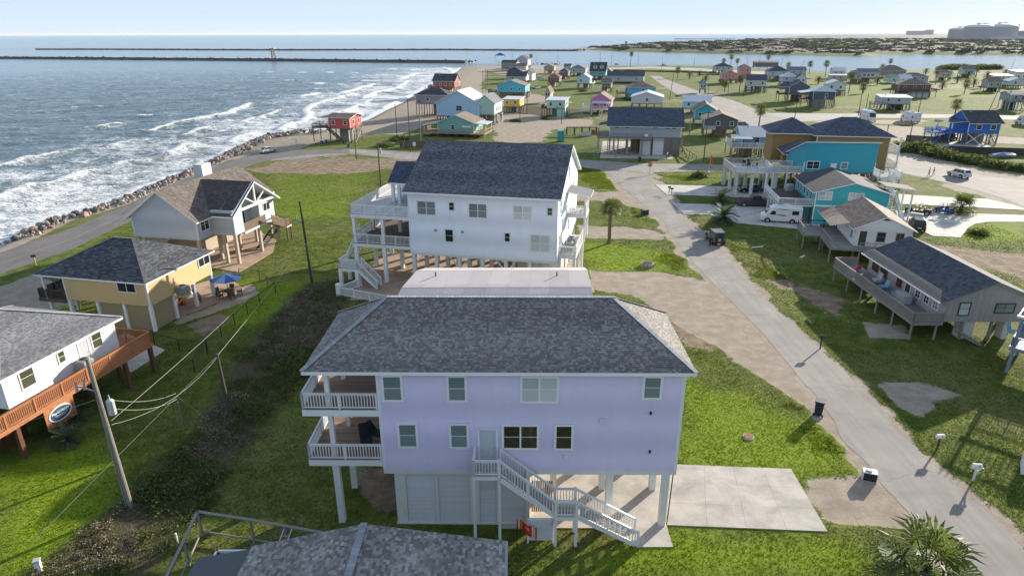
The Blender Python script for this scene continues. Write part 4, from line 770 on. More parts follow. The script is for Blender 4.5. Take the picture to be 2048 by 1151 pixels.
# wooden fence round it
f = thing('wooden_fence', 'weathered wooden fence with flat top rail around the foreground yard', 'fence', (0, 0)); z1 = 1.8
Q = [tuple(at(*p, z1)) for p in ((300, 1220), (395, 1022), (500, 1038), (640, 1063), (760, 1085))]
for i, (p, q) in enumerate(zip(Q, Q[1:])):
    a = MB(); a.beam((*p, z1), (*q, z1), .18, .05); a.beam((*p, .35), (*q, .35), .05, .1); a.build('rail', GREYW, f)
    n = max(1, int(math.hypot(q[0]-p[0], q[1]-p[1])/2.2))
    for k in range(n+(i == 3)): a = MB(); a.box(-.06, -.06, 0, .06, .06, z1); a.build('post', GREYW, f, loc=(p[0]+(q[0]-p[0])*k/n, p[1]+(q[1]-p[1])*k/n, 0))
# ---- yellow house
YEL = mat('yellow_siding', (.66, .47, .24), .65, 'siding', .04); YELD = mat('tan_lattice_board', (.36, .28, .16), .8, 'siding')
o, ang, L = place((135, 598), 301, 2.74, math.radians(-12)); H = thing('stilt_house', 'low yellow house on white posts with charcoal hip roof', 'house', o, ang); Wd = 9.8; zb, zt = 2.74, 5.38
walls(H, L, Wd, zb, zt, YEL); corner_trim(H, L, Wd, zb-.05, zt); pol = roof(H, 'hip', L+2.4, Wd, zt+.02, 2.65, .5, .5, SH_DARK, WHITE, .16, x0=-2.4)
rooftabs(H, pol[:2], mat('charcoal_tab', (.075, .08, .09), .9, var=.1, vs=3), 71, 0, .16, (.25, .6), .6, 1.8)
a = MB(); cap(a, pol[0][0], pol[0][3], .25, .02); cap(a, pol[0][1], pol[0][2], .25, .02); cap(a, pol[0][3], pol[0][2], .25, .02); a.build('ridge_cap', mat('yellow_house_cap', (.16, .165, .175), .9), H)
a = MB(); a.box(-2.3, 3.6, zb, -.02, Wd-.1, zt); a.build('porch_room', YELD, H)
wpx(H, (237, 562, 274, 584.5), 2, 1, .09, GLASS, L=L, W=Wd); wpx(H, (394, 505.5, 419, 531.5), 2, 1, .09, GLASS, L=L, W=Wd, face='r')
deck(H, -3.2, -.3, -.05, 3.5, zb, BROWNW, BROWNW); railing(H, [(-.1, -.2, zb), (-3.1, -.2, zb), (-3.1, 3.4, zb)], DARKW, h=1., sp=.12, bal=.06, sep=True); posts(H, [(-2.3, -.1)], zt, .2, WHITE, zb); posts(H, [(-2.4, .2), (-2.4, 3.2)], zb-.3, .28, PILEW)
posts(H, [(x, y) for x in (.15, L*.36, L*.68, L-.12) for y in (.12, Wd*.35, Wd*.68, Wd-.12)], zb-.02, .3, WHITE)
a = MB(); a.box(L*.36+.2, .2, 0, L-.3, .32, zb-.05); a.box(L-.32, .33, 0, L-.2, 3.3, zb-.05); a.box(L*.36+.2, .33, 0, L*.36+.32, 3.3, zb-.05); a.box(L*.36+.33, 3.2, 0, L-.33, 3.3, zb-.05); a.build('ground_enclosure', YELD, H)
ca, sa_ = math.cos(ang), math.sin(ang); hw = lambda x, y, z=0.: (o[0]+x*ca-y*sa_, o[1]+x*sa_+y*ca, z)
a = MB(); a.box(L+.05, 3.5, 2.35, L+1.15, 4.7, 2.5); a.beam((L, 3.6, 1.5), (L+1., 3.6, 2.35), .1, .1); a.beam((L, 4.6, 1.5), (L+1., 4.6, 2.35), .1, .1); a.build('bracket_shelf', YEL, H)
acunit('air_conditioner', 'grey air conditioner on a shelf beside the yellow house wall', hw(L+.6, 4.1, 2.5), ang, .95, .95)
railing(H, [(L-.3, 7.6, 0.05), (L-2.8, 8.6, 1.8)], mat('red_brown_wood', (.20, .06, .035), .8, 'wood'), h=.9, sp=.2)
for i, (x, y, w_, d_, h_, c, nm, lb) in enumerate(((L-1.6, 4.6, 1.6, .8, .75, (.25, .2, .15), 'storage_chest', 'tan storage chest under the yellow house'), (L-1.9, 6.6, .5, .5, .9, (.45, .06, .04), 'cooler', 'red cooler under the yellow house beside the posts'), (2.6, 1.6, 1.8, .6, .6, (.03, .03, .035), 'grill_cart', 'black covered cart under the yellow house'), (3.4, 1.3, .4, .4, .5, (.4, .05, .08), 'bucket', 'red bucket under the yellow house by the carport post'))):
    t = thing(nm, lb, nm.replace('_', ' '), hw(x, y), ang); a = MB(); a.box(-w_/2, -d_/2, .08, w_/2, d_/2, h_*.85); a.build('body', mat('clutter%d' % i, c, .6), t); b = MB(); b.box(-w_/2-.02, -d_/2-.02, h_*.85, w_/2+.02, d_/2+.02, h_); b.build('lid', mat('clutter%d' % i, c), t); b = MB(); [b.box(sx*w_*.4-.04, sy*d_*.4-.04, 0, sx*w_*.4+.04, sy*d_*.4+.04, .08) for sx in (-1, 1) for sy in (-1, 1)]; b.build('feet', BLACK, t)
# patio table with umbrella
px_, py_ = at(458, 592); t = thing('patio_umbrella', 'blue and pale blue market umbrella over the patio beside the yellow house', 'umbrella', (px_, py_)); a = MB(); a.cyl((0, 0, 0), (0, 0, 2.75), .035, .03, 8); a.build('pole', BROWNW, t); UB = [mat('umbrella_blue', (.05, .13, .36), .7), mat('umbrella_light_blue', (.20, .32, .58), .7)]
for k in range(8):
    c = [(1.75*math.cos(q*math.pi/4+.3), 1.75*math.sin(q*math.pi/4+.3), 2.15) for q in (k, k+1)]; a = MB(); a.face([c[0], c[1], (0, 0, 2.78)]); a.face([c[1], c[0], (0, 0, 2.72)]); a.build('canopy_panel', UB[k % 2], t)
t = thing('patio_table', 'round dark patio table under the blue umbrella', 'table', (px_+.02, py_)); a = MB(); a.cyl((0, 0, .68), (0, 0, .73), .62, .62, 18); a.build('tabletop', BROWNW, t); a = MB(); a.cyl((0, 0, 0), (0, 0, .68), .25, .06, 8); a.build('pedestal', DARKW, t)
for k in range(5):
    q = k*1.2566+.4; t = thing('patio_chair', 'brown slatted patio chair around the umbrella table', 'chair', (px_+1.15*math.cos(q), py_+1.15*math.sin(q)), q+math.pi/2, 'patio chairs round the umbrella table'); a = MB(); a.box(-.26, -.26, .4, .26, .26, .45); a.build('seat', BROWNW, t); b = MB(); b.box(-.26, -.3, .5, .26, -.25, 1.0); b.build('backrest', BROWNW, t); b = MB()
    for sx in (-.23, .23):
        b.box(sx-.03, -.3, 0, sx+.03, -.25, .5); b.box(sx-.03, .2, 0, sx+.03, .25, .65); b.box(sx-.04, -.28, .63, sx+.04, .26, .67)
    b.build('legs', BROWNW, t)
# ---- white house with the orange deck
o, ang, L = place((19, 818), 238, 2.85, math.radians(77.5)); OWH = mat('white_board_siding', (.66, .67, .68), .65, 'lap', .05); H = thing('stilt_house', 'white house with light shingle hip roof and long orange cedar deck', 'house', o, ang); Wd = 10.5; zb, zt = 2.85, 5.45
walls(H, L, Wd, zb, zt, OWH, lap=True); corner_trim(H, L, Wd, zb, zt); pol = roof(H, 'hip', L, Wd, zt+.02, 2.6, .55, .55, SH_LIGHT, WHITE, .18)
rooftabs(H, pol, SH_LIGHT, 91, 0, .13, (.11, .26), .75, 1.5); a = MB()
for p, q in ((pol[0][1], pol[0][2]), (pol[0][0], pol[0][2]), (pol[1][1], pol[1][2])): cap(a, p, q, .3, .03)
a.build('ridge_cap', mat('hip_cap_shingle', 0), H)
for b in ((42, 726, 77, 773), (116.5, 697, 134.5, 725), (184.5, 658.5, 208.5, 694)): wpx(H, b, 1, 2, .1, mat('green_reflecting_glass', (.07, .085, .05), .08, var=.3, vs=2), L=L, W=Wd)
u0 = fpt(H, (172, 715)); door(H, 'f', u0[0], zb+.05, .9, 2.05, L, Wd, mat('grey_door', (.45, .47, .5), .5))
def ol(p, z): q = at(*p, z)-np.array(o); return q[0]*math.cos(ang)+q[1]*math.sin(ang), -q[0]*math.sin(ang)+q[1]*math.cos(ang)
cx, cy = ol((306, 683), 2.85); y0 = cy; xr = cx
d_ = deck(H, -4.5, y0, xr, -.03, zb, CEDAR, CEDAR, 'x', .15, .3); d_['kind'] = 'stuff'; d_ = deck(H, L+.05, .0, xr, 3.2, zb, CEDAR, CEDAR, 'x', .15, .3); d_['kind'] = 'stuff'
railing(H, [(-4.4, y0+.06, zb), (xr-.06, y0+.06, zb), (xr-.06, 3.1, zb), (L+.1, 3.1, zb)], CEDAR, h=1.05, sp=.155, bal=.05, sep=True, every=2.4, top=.15, pw=.13)
posts(H, [(-1.4, y0+.2), (2.1, y0+.2), (5.3, y0+.2), (8.6, y0+.2), (xr-.25, y0+.25)], zb-.3, .3, CEDARD); posts(H, [(x, y) for x in (.3, 3.5, 6.8, L-.3) for y in (.3, 4., 8., 10.2)], zb-.02, .3, CEDARD)
a = MB(); 
for k in range(26): x = -3.+k*.15; a.box(x, .3, 0, x+.11, .36, zb-.35)
a.build('slat_screen', CEDARD, H); a = MB(); a.box(-3., .37, 0, 1., .42, zb-.4, 0, .3); a.build('screen_backing', DARKW, H)
hw = lambda x, y, z=0.: (o[0]+x*math.cos(ang)-y*math.sin(ang), o[1]+x*math.sin(ang)+y*math.cos(ang), z)
ax_, ay_ = ol((181, 742), 2.85); acunit('air_conditioner', 'grey round-topped air conditioner on the orange cedar deck', hw(6.1, -.75, zb), ang, 1.0, .95)
# sign board under the deck
s0 = ol((90, 838), 1.6); t = thing('sign_board', 'cedar board panel with white oval Play-N-Hooky house sign under the deck', 'sign', hw(fpt(H, (121, 824), y0)[0], y0+.02, fpt(H, (121, 824), y0)[2]-1.22), ang)
NV = mat('sign_navy', (.05, .085, .13), .5)
for k in range(16): a = MB(); a.box(-1.25+k*.16, 0, .3, -1.25+k*.16+.15, .04, 2.1, 0, random.uniform(.8, 1.15)); a.build('board', CEDAR, t)
def oval(rx, rz, y, m, nm): a = MB(); a.face([(rx*math.cos(k*math.pi/18), y, 1.22+rz*math.sin(k*math.pi/18)) for k in range(36)]); b = [(rx*math.cos(k*math.pi/18), 1.22+rz*math.sin(k*math.pi/18)) for k in range(36)]; [a.face([(*p[:1], y+.03, p[1]), (*q[:1], y+.03, q[1]), (*q[:1], y, q[1]), (*p[:1], y, p[1])]) for p, q in zip(b, b[1:]+b[:1])]; return a.build(nm, m, t)
oval(1.0, .60, -.04, WHITE, 'sign_rim'); oval(.87, .49, -.055, NV, 'sign_face')
def text(body, size, loc, parent, m, rot=(math.pi/2, 0, 0), name='lettering', align='CENTER', ext=.004, bold=0.):
    c = bpy.data.curves.new(name, 'FONT'); c.body = body; c.size = size; c.align_x = align; c.align_y = 'CENTER'; c.extrude = ext; c.offset = bold; c.materials.append(m); ob = put(name, c); me = bpy.data.meshes.new_from_object(ob.evaluated_get(bpy.context.evaluated_depsgraph_get())); bpy.data.objects.remove(ob); return put(name, me, parent, loc, rot=rot)
SW = mat('sign_white', (.75, .75, .74), .5); SWF = bpy.data.materials.new('lettering_white'); SWF.use_nodes = True; SWF.node_tree.nodes['Principled BSDF'].inputs[0].default_value = (.75, .75, .74, 1)
SBK = bpy.data.materials.new('lettering_black'); SBK.use_nodes = True; SBK.node_tree.nodes['Principled BSDF'].inputs[0].default_value = (.02, .02, .02, 1)
text('Play-N-Hooky', .255, (0, -.06, 1.36), t, SWF, bold=.006)
for z, w_ in ((1.12, .5), (.98, .4)):
    a = MB(); x = -w_
    while x < w_: q = random.uniform(.05, .12); a.box(x, -.062, z-.025, x+q-.02, -.056, z+.025); x += q
    a.build('small_print', SW, t)
# ---- grey house with the truss porch
o, ang, L = place((270, 473), 398, 3.9, math.radians(-12.5)); L = max(L, 9.2); o = at(398, 481, 3.9)-np.array([math.cos(ang), math.sin(ang)])*L
GS = mat('grey_blue_siding', (.45, .47, .50), .65, 'lap', .04); H = thing('stilt_house', 'grey-blue house with tan gable roof, white chimney and truss-fronted porch', 'house', o, ang); Wd = 16.5; zb, zt = 3.9, 6.75
walls(H, L, Wd, zb, zt, GS, 'y', 3.3, lap=True); corner_trim(H, L, Wd, zb, zt); roof(H, 'gy', L, Wd, zt, 3.3, .55, .55, SH_TAN, WHITE, .18)
X1 = L+3.2; Y0, Y1 = 2.9, 13.0; ym = (Y0+Y1)/2; zr = zt+3.15; a = MB(); xi = L/2+.3
a.slab([(xi+4.2, Y0-.5, zt-.3), (X1+.4, Y0-.5, zt-.3), (X1+.4, ym, zr), (xi, ym, zr)], .18, 0, 1); a.slab([(X1+.4, Y1+.5, zt-.3), (xi+4.2, Y1+.5, zt-.3), (xi, ym, zr), (X1+.4, ym, zr)], .18, 0, 1); a.build('porch_roof', [mat('dark_brown_shingle', (.075, .065, .062), .9, 'shingle'), WHITE], H)
a = MB(); lapstrip(a, (L, Y0), (X1, Y0), (0, -1), zb, zt); a.face([(L, Y0+.01, zb), (X1, Y0+.01, zb), (X1, Y0+.01, zt), (L, Y0+.01, zt)]); lapstrip(a, (X1, Y0), (X1, Y0+2.), (1, 0), zb, zt+.4); a.box(L, Y0+.02, zb, X1-.02, Y0+2., zt+.3); lapstrip(a, (X1-1.9, Y0+2.), (X1-1.9, Y1-3.6), (1, 0), zb, zt+1.); a.box(L, Y0+2., zb, X1-1.92, Y1-3.6, zt+1.0); lapstrip(a, (X1-.5, Y1-3.6), (X1-.5, Y1), (1, 0), zb, zt+.2); a.box(L, Y1-3.6, zb, X1-.52, Y1, zt+.2); a.build('porch_wall', GS, H)
a = MB(); xf = X1+.1
for p, q, w_ in (((Y0-.4, zt-.2), (ym, zr-.12), .22), ((Y1+.4, zt-.2), (ym, zr-.12), .22), ((Y0+.2, zt+.1), (Y1, zt+.1), .32), ((ym, zt+.1), (ym, zr-.3), .2), ((ym, zt+.2), (ym-2.3, zt+1.5), .16), ((ym, zt+.2), (ym+2.3, zt+1.5), .16)): a.beam((xf, p[0], p[1]), (xf, q[0], q[1]), w_, .16, 0, 1., (1, 0, 0))
a.build('gable_truss', WHITE, H)
a = MB(); a.face([(X1-1.95, Y0, zt+.2), (X1-1.95, Y1, zt+.2), (X1-1.95, ym, zr-.1)]); a.build('gable_wall', mat('grey_gable', (.30, .31, .33), .8), H)
window(H, 'r', 1.5, 4.9, 1.5, 1.5, L, Wd, 2, 2); o2 = window(H, 'r', Y1-1.8, 5.2, 1.5, 1., X1-.5, Wd, 2, 1); 
for y in (6.4, 7.6): door(H, 'r', y, zb+.05, .85, 2.05, X1-1.9, Wd, GLASS)
deck(H, L, Y0+2.02, X1+.05, Y1-.1, zb-.02, GREYW, PILEW, 'x', .15, .3); railing(H, [(X1-.05, Y0+2.1, zb), (X1-.05, Y0+7., zb)], mat('brown_mesh_rail', (.22, .16, .11), .8, 'wood'), h=1., sp=.09, bal=.06)
stairs(H, (X1+.5, Y0+7., zb), (X1+.5, Y0+10.2, 2.4), 1., BROWNW, BROWNW); railing(H, [(X1+1., Y0+7., zb), (X1+1., Y0+10.2, 2.4), (X1+1., Y0+11.4, 2.4)], mat('brown_mesh_rail', 0), h=1., sp=.1, bal=.06); deck(H, X1-.1, Y0+10.2, X1+1.1, Y0+11.5, 2.4, BROWNW, PILEW, rh=.2); stairs(H, (X1-.6, Y0+10.2, 2.4), (X1-1., Y0+6., .05), 1., DARKW, DARKW); posts(H, [(X1+1., Y0+10.3), (X1+1., Y0+11.4)], 3.4, .16, BROWNW)
posts(H, [(x, y) for x in (.3, L*.5, L-.3) for y in (.3, 4.3, 8.4, 12.4, 16.2)]+[(X1-.2, Y0+.2), (X1-.2, Y0+5.5), (X1-.2, Y1-.3), (L+1.4, Y0+.2)], zb-.02, .36, mat('pale_tan_pile', (.42, .37, .30), .8, 'wood')); a = MB(); a.box(.5, 1., 0, 5., 15., zb-.1); a.build('ground_enclosure', mat('tan_ground_wall', (.40, .34, .27), .8), H)
a = MB(); a.box(3.2, 9., zt-.5, 4.5, 11., zt+4.8); a.build('chimney', mat('white_chimney_siding', (.60, .61, .62), .6, 'siding'), H)
a = MB(); a.slab([(-3.2, 4.5, zt-.2), (2.5, 4.5, zt+2.0), (2.5, 10.5, zt+2.0), (-3.2, 10.5, zt-.2)], .18, 0, 1); a.build('seaward_roof', [mat('dark_brown_shingle', 0), WHITE], H); a = MB(); a.box(-2.6, 5, zb, 0, 10, zt-.2); a.build('seaward_wing', GS, H); posts(H, [(-2.3, 5.3), (-2.3, 9.7)], zb, .3)
a = MB(); a.box(4.6, -.9, zb-1.4, 6.6, -.1, zb-1.3); a.box(5.5, -.95, zb-1.3, 6.6, -.9, zb+.1); a.build('gable_step', BROWNW, H); a = MB(); a.cyl((4.7, -.05, zt+1.9), (4.7, 0, zt+1.9), .35, .35, 16); a.build('gable_vent', GS, H)
# ---- weathered wood house with long side deck, right
ang = math.radians(-90.5); o = at(1885, 643, 1.95); u = np.array([math.cos(ang), math.sin(ang)]); Lh = 14.6; o = o-u*Lh
WB = mat('weathered_board', (.33, .315, .295), .85, 'board'); LIL = mat('faded_lilac_wall', (.40, .35, .37), .8, 'board', .06); H = thing('stilt_house', 'weathered grey board house with charcoal and striped roof and long side deck', 'house', o, ang); Wd = 8.6; zb, zt = 1.95, 4.35
walls(H, Lh, Wd, zb, zt, WB, 'x', 1.75); pol = roof(H, 'gx', Lh, Wd, zt, 1.75, .85, .35, mat('blue_charcoal_shingle', (.062, .072, .085), .9, 'shingle'), GREYW, .14); a = MB(); a.box(0.02, -.03, zb, Lh-.02, .0, zt); a.build('front_wall', LIL, H)
p = pol[0]; a = MB(); q = lambda x, f: (x, p[0][1]+(p[3][1]-p[0][1])*f, p[0][2]+(p[3][2]-p[0][2])*f+.03)
for k in range(13): f0 = k*.019; a.beam(q(p[0][0]+.05, f0), q(p[1][0]-.05-k*.16, f0), .05, .06, 0, random.uniform(.7, 1.3))
a.build('faded_shingle_courses', mat('tan_old_shingle', (.30, .27, .24), .9, var=.2), H)
a = MB(); a.box(-.4, -.92, zt-.42, Lh+.3, -.86, zt-.28); a.build('fascia', WHITE, H)
for x, g_ in ((Lh-1.5, BLIND), (Lh-3.0, GLASS), (Lh-4.5, GLASS)): window(H, 'f', x, zb+.75, .75, 1.35, Lh, Wd, 2, 4, .07, WHITE, g_).location[1] = -.03
for x, ww in ((1.6, 1.3), (3.4, 1.3), (6.6, .9)): window(H, 'f', x, zb+.6, ww, 1.25, Lh, Wd, 2, 1, .07, mat('red_brown_wood', 0), GLASSW).location[1] = -.03
door(H, 'f', 8.2, zb, .85, 2., Lh, Wd, DARKW)
DF = mat('dark_frame', (.06, .045, .05), .7); window(H, 'r', 1.75, zb+.75, .9, 1.2, Lh, Wd, 1, 2, .1, DF, BLINDW); window(H, 'r', 5.6, zb+1.0, 1.7, .85, Lh, Wd, 2, 2, .1, DF, BLIND)
d_ = deck(H, -2.2, -3.0, Lh+.2, -.05, zb, GREYW, GREYW, 'x', .15, .25); d_['kind'] = 'stuff'; railing(H, [(-2.1, -.2, zb), (-2.1, -2.95, zb), (Lh+.15, -2.95, zb), (Lh+.15, -.1, zb)], GREYW, h=.95, sp=.13, bal=.07, every=1.6, top=.14)
posts(H, [(x, y) for x in (-1.9, 1.5, 4.7, 8., 11.2, Lh-.1) for y in (-2.8, -.4)], zb-.2, .2, GREYW, round_=True); posts(H, [(x, y) for x in (.3, 3.8, 7.3, 10.8, Lh-.3) for y in (2.2, 5., 8.3)], zb-.02, .3, GREYW, round_=True)
a = MB(); a.box(Lh-1.4, 2.2, 0, Lh-.3, 3.4, zb-.02); a.box(Lh-1.2, 6.2, 0, Lh-.2, 6.8, zb-.02); a.build('ground_post_wall', mat('mobile_home_wall', 0), H); stairs(H, (Lh+.8, 1.2, 1.3), (Lh+.8, 3.4, .05), 1., GREYW, GREYW)
hw = lambda x, y, z=0.: (o[0]+x*math.cos(ang)-y*math.sin(ang), o[1]+x*math.sin(ang)+y*math.cos(ang), z)
def simple(nm, lb, cat, loc, rz, parts):
    t = thing(nm, lb, cat, loc, rz)
    for pn, m, fn in parts: a = MB(); fn(a); a.build(pn, m, t)
    return t
def crate(w_, d_, h_): return lambda a: a.box(-w_/2, -d_/2, 0, w_/2, d_/2, h_)
AQ = mat('aqua_plastic', (.18, .36, .46), .5)
simple('deck_box', 'pale grey deck box on the long weathered deck', 'box', hw(Lh-5.2, -1.0, zb), ang, [('body', mat('pale_plastic', (.42, .44, .44), .6), crate(1.6, .9, .8)), ('lid', mat('pale_plastic', 0), lambda a: a.box(-.83, -.48, .8, .83, .48, .88))])
simple('wicker_chair', 'white high-backed chair on the weathered deck beside brown framed windows', 'chair', hw(3.9, -.9, zb), ang, [('seat', mat('pale_plastic', 0), lambda a: a.box(-.4, -.35, .15, .4, .35, .45)), ('backrest', mat('pale_plastic', 0), lambda a: a.box(-.4, .25, .45, .4, .4, 1.2))])
simple('beach_chair', 'pink folding beach chair at the far end of the weathered deck', 'chair', hw(.2, -1.4, zb), ang, [('seat', mat('hot_pink', (.62, .08, .16), .7), lambda a: a.beam((-.3, 0, .3), (.3, 0, .35), .55, .04)), ('backrest', mat('hot_pink', 0), lambda a: a.beam((.3, 0, .3), (.6, 0, .95), .55, .04)), ('legs', STEEL, lambda a: [a.beam((sx, sy, 0), (sx*.5, sy, .34), .03, .03) for sx in (-.35, .35) for sy in (-.25, .25)])])
simple('planter', 'aqua plastic chair beside the door on the weathered deck', 'chair', hw(6.0, -1.3, zb), ang, [('seat', AQ, lambda a: a.box(-.35, -.35, .3, .35, .3, .4)), ('backrest', AQ, lambda a: a.beam((0, .3, .4), (0, .5, 1.), .7, .06)), ('legs', AQ, lambda a: [a.box(sx*.3-.04, sy*.3-.04, 0, sx*.3+.04, sy*.3+.04, .3) for sx in (-1, 1) for sy in (-1, 1)])])
simple('cooler', 'aqua cooler beside the pale deck box on the weathered deck', 'cooler', hw(Lh-6.6, -1.1, zb), ang, [('body', AQ, crate(.7, .45, .42)), ('lid', AQ, lambda a: a.box(-.37, -.25, .42, .37, .25, .5)), ('handle', WHITE, lambda a: a.box(-.2, -.27, .3, .2, -.25, .34))])
# ---- white board house with brown roof, right
o, ang, L = place((1706, 491), 1822, 2.1); H = thing('stilt_house', 'small white board house with brown gable roof and grey timber deck', 'house', o, ang); L = 6.7; Wd = 11.; zb, zt = 2.1, 4.65; WHB = mat('white_house_siding', (.60, .60, .60), .65, var=.05)
walls(H, L, Wd, zb, zt, WHB, 'y', 1.55, lap=True); roof(H, 'gy', L, Wd, zt, 1.55, .5, .3, SH_BROWN, WHITE, .13)
a = MB(); a.slab([(-2.4, 6.2, zt-.75), (-.4, 6.2, zt-.05), (-.4, Wd+.3, zt-.05), (-2.4, Wd+.3, zt-.75)], .1, 0, 1); a.slab([(-2.6, 2.2, zt-.5), (-.35, 2.2, zt-.02), (-.35, 6., zt-.02), (-2.6, 6., zt-.5)], .1, 0, 1); a.build('lean_to_roof', [SH_BROWN, WHITE], H)
door(H, 'f', .95, zb+.05, .9, 2.0, L, Wd, DARKW); window(H, 'f', 3.1, zb+.75, .95, 1.2, L, Wd, 1, 2, .07, GREYW, GLASS); window(H, 'f', 5.3, zb+1.05, .85, .9, L, Wd, 2, 1, .07, GREYW, GLASSW); window(H, 'l', 1.4, zb+.7, .9, 1.3, L, Wd, 1, 1, .07, WHITE, BLIND)
a = MB(); a.face([(L/2-.55, -.05, zt+1.0), (L/2+.55, -.05, zt+1.0), (L/2, -.05, zt+1.28)]); a.build('gable_vent', BLACK, H)
for i, b in enumerate(((-3.1, -1.6, 5.3, -.05), (-3.1, -.04, -.05, 4.2), (-5.4, 4.2, -.05, 8.6))): d_ = deck(H, *b, zb, GREYW, GREYW, 'x' if i else 'y', .16, .22)
railing(H, [(-5.3, 8.5, zb), (-5.3, 4.3, zb)], GREYW, h=1., sp=9, rails=(.5,)); railing(H, [(-3., 4.1, zb), (-3., -1.5, zb)], GREYW, h=1., sp=9, rails=(.5,)); railing(H, [(.4, -1.5, zb), (4., -1.5, zb)], GREYW, h=.9, sp=9, rails=(.5,)); railing(H, [(-5.3, 8.5, zb), (-.2, 8.5, zb)], BLACK, h=1., sp=9, rails=(.5,)); stairs(H, (4.8, -1.2, zb), (7.4, -1.7, .1), 1., DARKW, DARKW); posts(H, [(-5.2, 8.4), (-5.2, 4.4), (-3., 4.2), (-3., -1.4), (.5, -1.4), (4.8, -1.4), (-2.6, 8.4), (-2.6, 4.4)], zb-.2, .2, GREYW, round_=True)
posts(H, [(x, y) for x in (.2, L/2, L-.2) for y in (.2, 3.8, 7.4, 10.8)], zb-.02, .26, PILE)
a = MB(); a.box(.2, 5, 0, L-.2, 5.1, zb-.05); a.build('ground_screen', mat('tan_ground_wall', 0), H)
# ---------------------------------------------------------------- the other houses
SHS = {'k': SH_DARK, 'b': SH_BROWN, 't': SH_TAN, 'g': mat('mid_grey_shingle', (.16, .17, .185), .9, 'shingle'), 'n': SH_BLUE, 'w': mat('white_metal_roof', (.62, .62, .62), .45, 'rib'), 'm': mat('pale_blue_metal_roof', (.50, .55, .60), .45, 'rib'), 'r': mat('rust_shingle', (.24, .09, .06), .9, 'shingle')}
def wm(n, c): return mat(n+'_siding', c, .65, 'siding', .05)
# simple row of small windows for far walls
def wrow(f, us, z, w_, h_, **k): return [(f, u, z, w_, h_, k) for u in us]
HS = {}
def far(key, label, p0, x1, zf, he, W, kind, rise, col, rk, us=(.25, .7), rs=(.3, .7), wz=.9, ww=.9, wh=1.1, **k):
    m = wm(key, col); h, L = house(label, p0, x1, zf, he, W, kind, rise, m, SHS[rk], win=wrow('f', us, wz, ww, wh, t=.12)+wrow('r', rs, wz, ww, wh, t=.12), name=k.pop('name', 'beach_house'), **k); HS[key] = (h, L, W, zf); r = random.Random(key)
    if zf > 2 and L > 4:   # what stands under and beside the raised floor
        a = MB(); x0 = r.uniform(.1, .5)*L; a.box(x0, W*.35, 0, x0+L*r.uniform(.25, .45), W*.9, zf-.3); a.build('ground_room', r.choice((GREYW, DARKW, TANW)), h); stairs(h, (L+.6, W*.7, zf), (L+.6, W*.7-zf*1.2, .1), 1., GREYW, GREYW); railing(h, [(L+1.1, W*.7, zf), (L+1.1, W*.7-zf*1.2, .1)], GREYW, h=.9, sp=9); a = MB(); a.box(L*.5, -.5, zf-.1, L*.5+.8, -.05, zf+.6) if r.random() < .3 else a.box(L*.2, W*.4, zf+he+rise*.6, L*.2+.25, W*.4+.25, zf+he+rise+.25); a.build('flue', GREYM, h)
    return h, L
def sdeck(h, x0, y0, x1, y1, z, m=GREYW, rm=None, rail=True, h_=1., sp=.25, sides='flb'):
    deck(h, x0, y0, x1, y1, z, m, rm or m, rh=.2, boards=False); e = .06; c = {'f': [(x0+e, y0+e, z), (x1-e, y0+e, z)], 'l': [(x0+e, y0+e, z), (x0+e, y1-e, z)], 'b': [(x0+e, y1-e, z), (x1-e, y1-e, z)], 'r': [(x1-e, y0+e, z), (x1-e, y1-e, z)]}
    if rail: [railing(h, c[s], rm or m, h=h_, sp=sp, every=2.2) for s in sides]
    posts(h, [(x0+.2, y0+.2), (x1-.2, y0+.2), (x0+.2, y1-.2)], z-.2, .2, m)
# shore row
h, L = far('coral', 'coral red beach house with low grey roof, dark deck and stairs on the sand', cB(236, 800), cB(412, 0)[0], 4.0, 2.9, 7.5, 'gx', .7, (.60, .10, .09), 't', (.22, .78), (.3, .75), ov=.6, rnd=True)
sdeck(h, -5.4, .5, 0, 5., 4., DARKW, sides='flb'); stairs(h, (-.2, -.5, 4.), (4.8, -.9, .1), 1., DARKW, DARKW); railing(h, [(-.2, -1., 4.), (4.8, -1.4, .1)], DARKW, h=.9, sp=9); roof(h, 'shx', 3.2, 5, 6.6, .3, .1, .1, SHS['t'], DARKW, .12, x0=-3.4, y0=.6, name='porch_roof')
h, L = far('cabin', 'red brown timber cabin with dark gable roof above the surf', cB(1090, 470), cB(1268, 0)[0], 3.6, 3.2, 11, 'gx', 3.0, (.30, .085, .05), 'k', (.1, .35, .57, .82), (.4, .7), ov=.5, rnd=True, ang=math.radians(-10), enclosed=True); sdeck(h, -3, 1, 0, 8, 3.6, DARKW, sides='fl')
h, L = far('mauve', 'mauve grey beach house with dark hip roof on tall posts', cB(948, 600), cB(1212, 0)[0], 4.4, 3.0, 9, 'hip', 2.2, (.30, .28, .31), 'k', (.38, .85), (), ov=.7, rnd=True); a = MB(); a.box(.2, -1., 4.2, 1.8, -.05, 4.4); a.box(.5, -.8, 4.4, 1.4, -.2, 5.5); a.build('balcony', TANW, h)
h, L = far('sky', 'large pale blue gable-fronted house with white metal roof near the dunes', cB(1122, 700), cB(1468, 0)[0], 2.4, 4.3, 15, 'gy', 3.9, (.40, .55, .72), 'w', (), (.3, .6, .9), ov=.8, ox=.5); window(h, 'f', L*.53, 4.1, 1.9, 1.6, L, 15, 2, 2, .12)
h, L = far('seafoam', 'pale sea green house with grey roof behind the pale blue gable house', cB(1440, 690), cB(1592, 0)[0], 3.0, 3.9, 11, 'gy', 2.4, (.42, .55, .50), 'g', (), (.25, .5, .75), ov=.5); posts(h, [(L+1.2, 1), (L+1.2, 6)], 3, .3, PILEW)
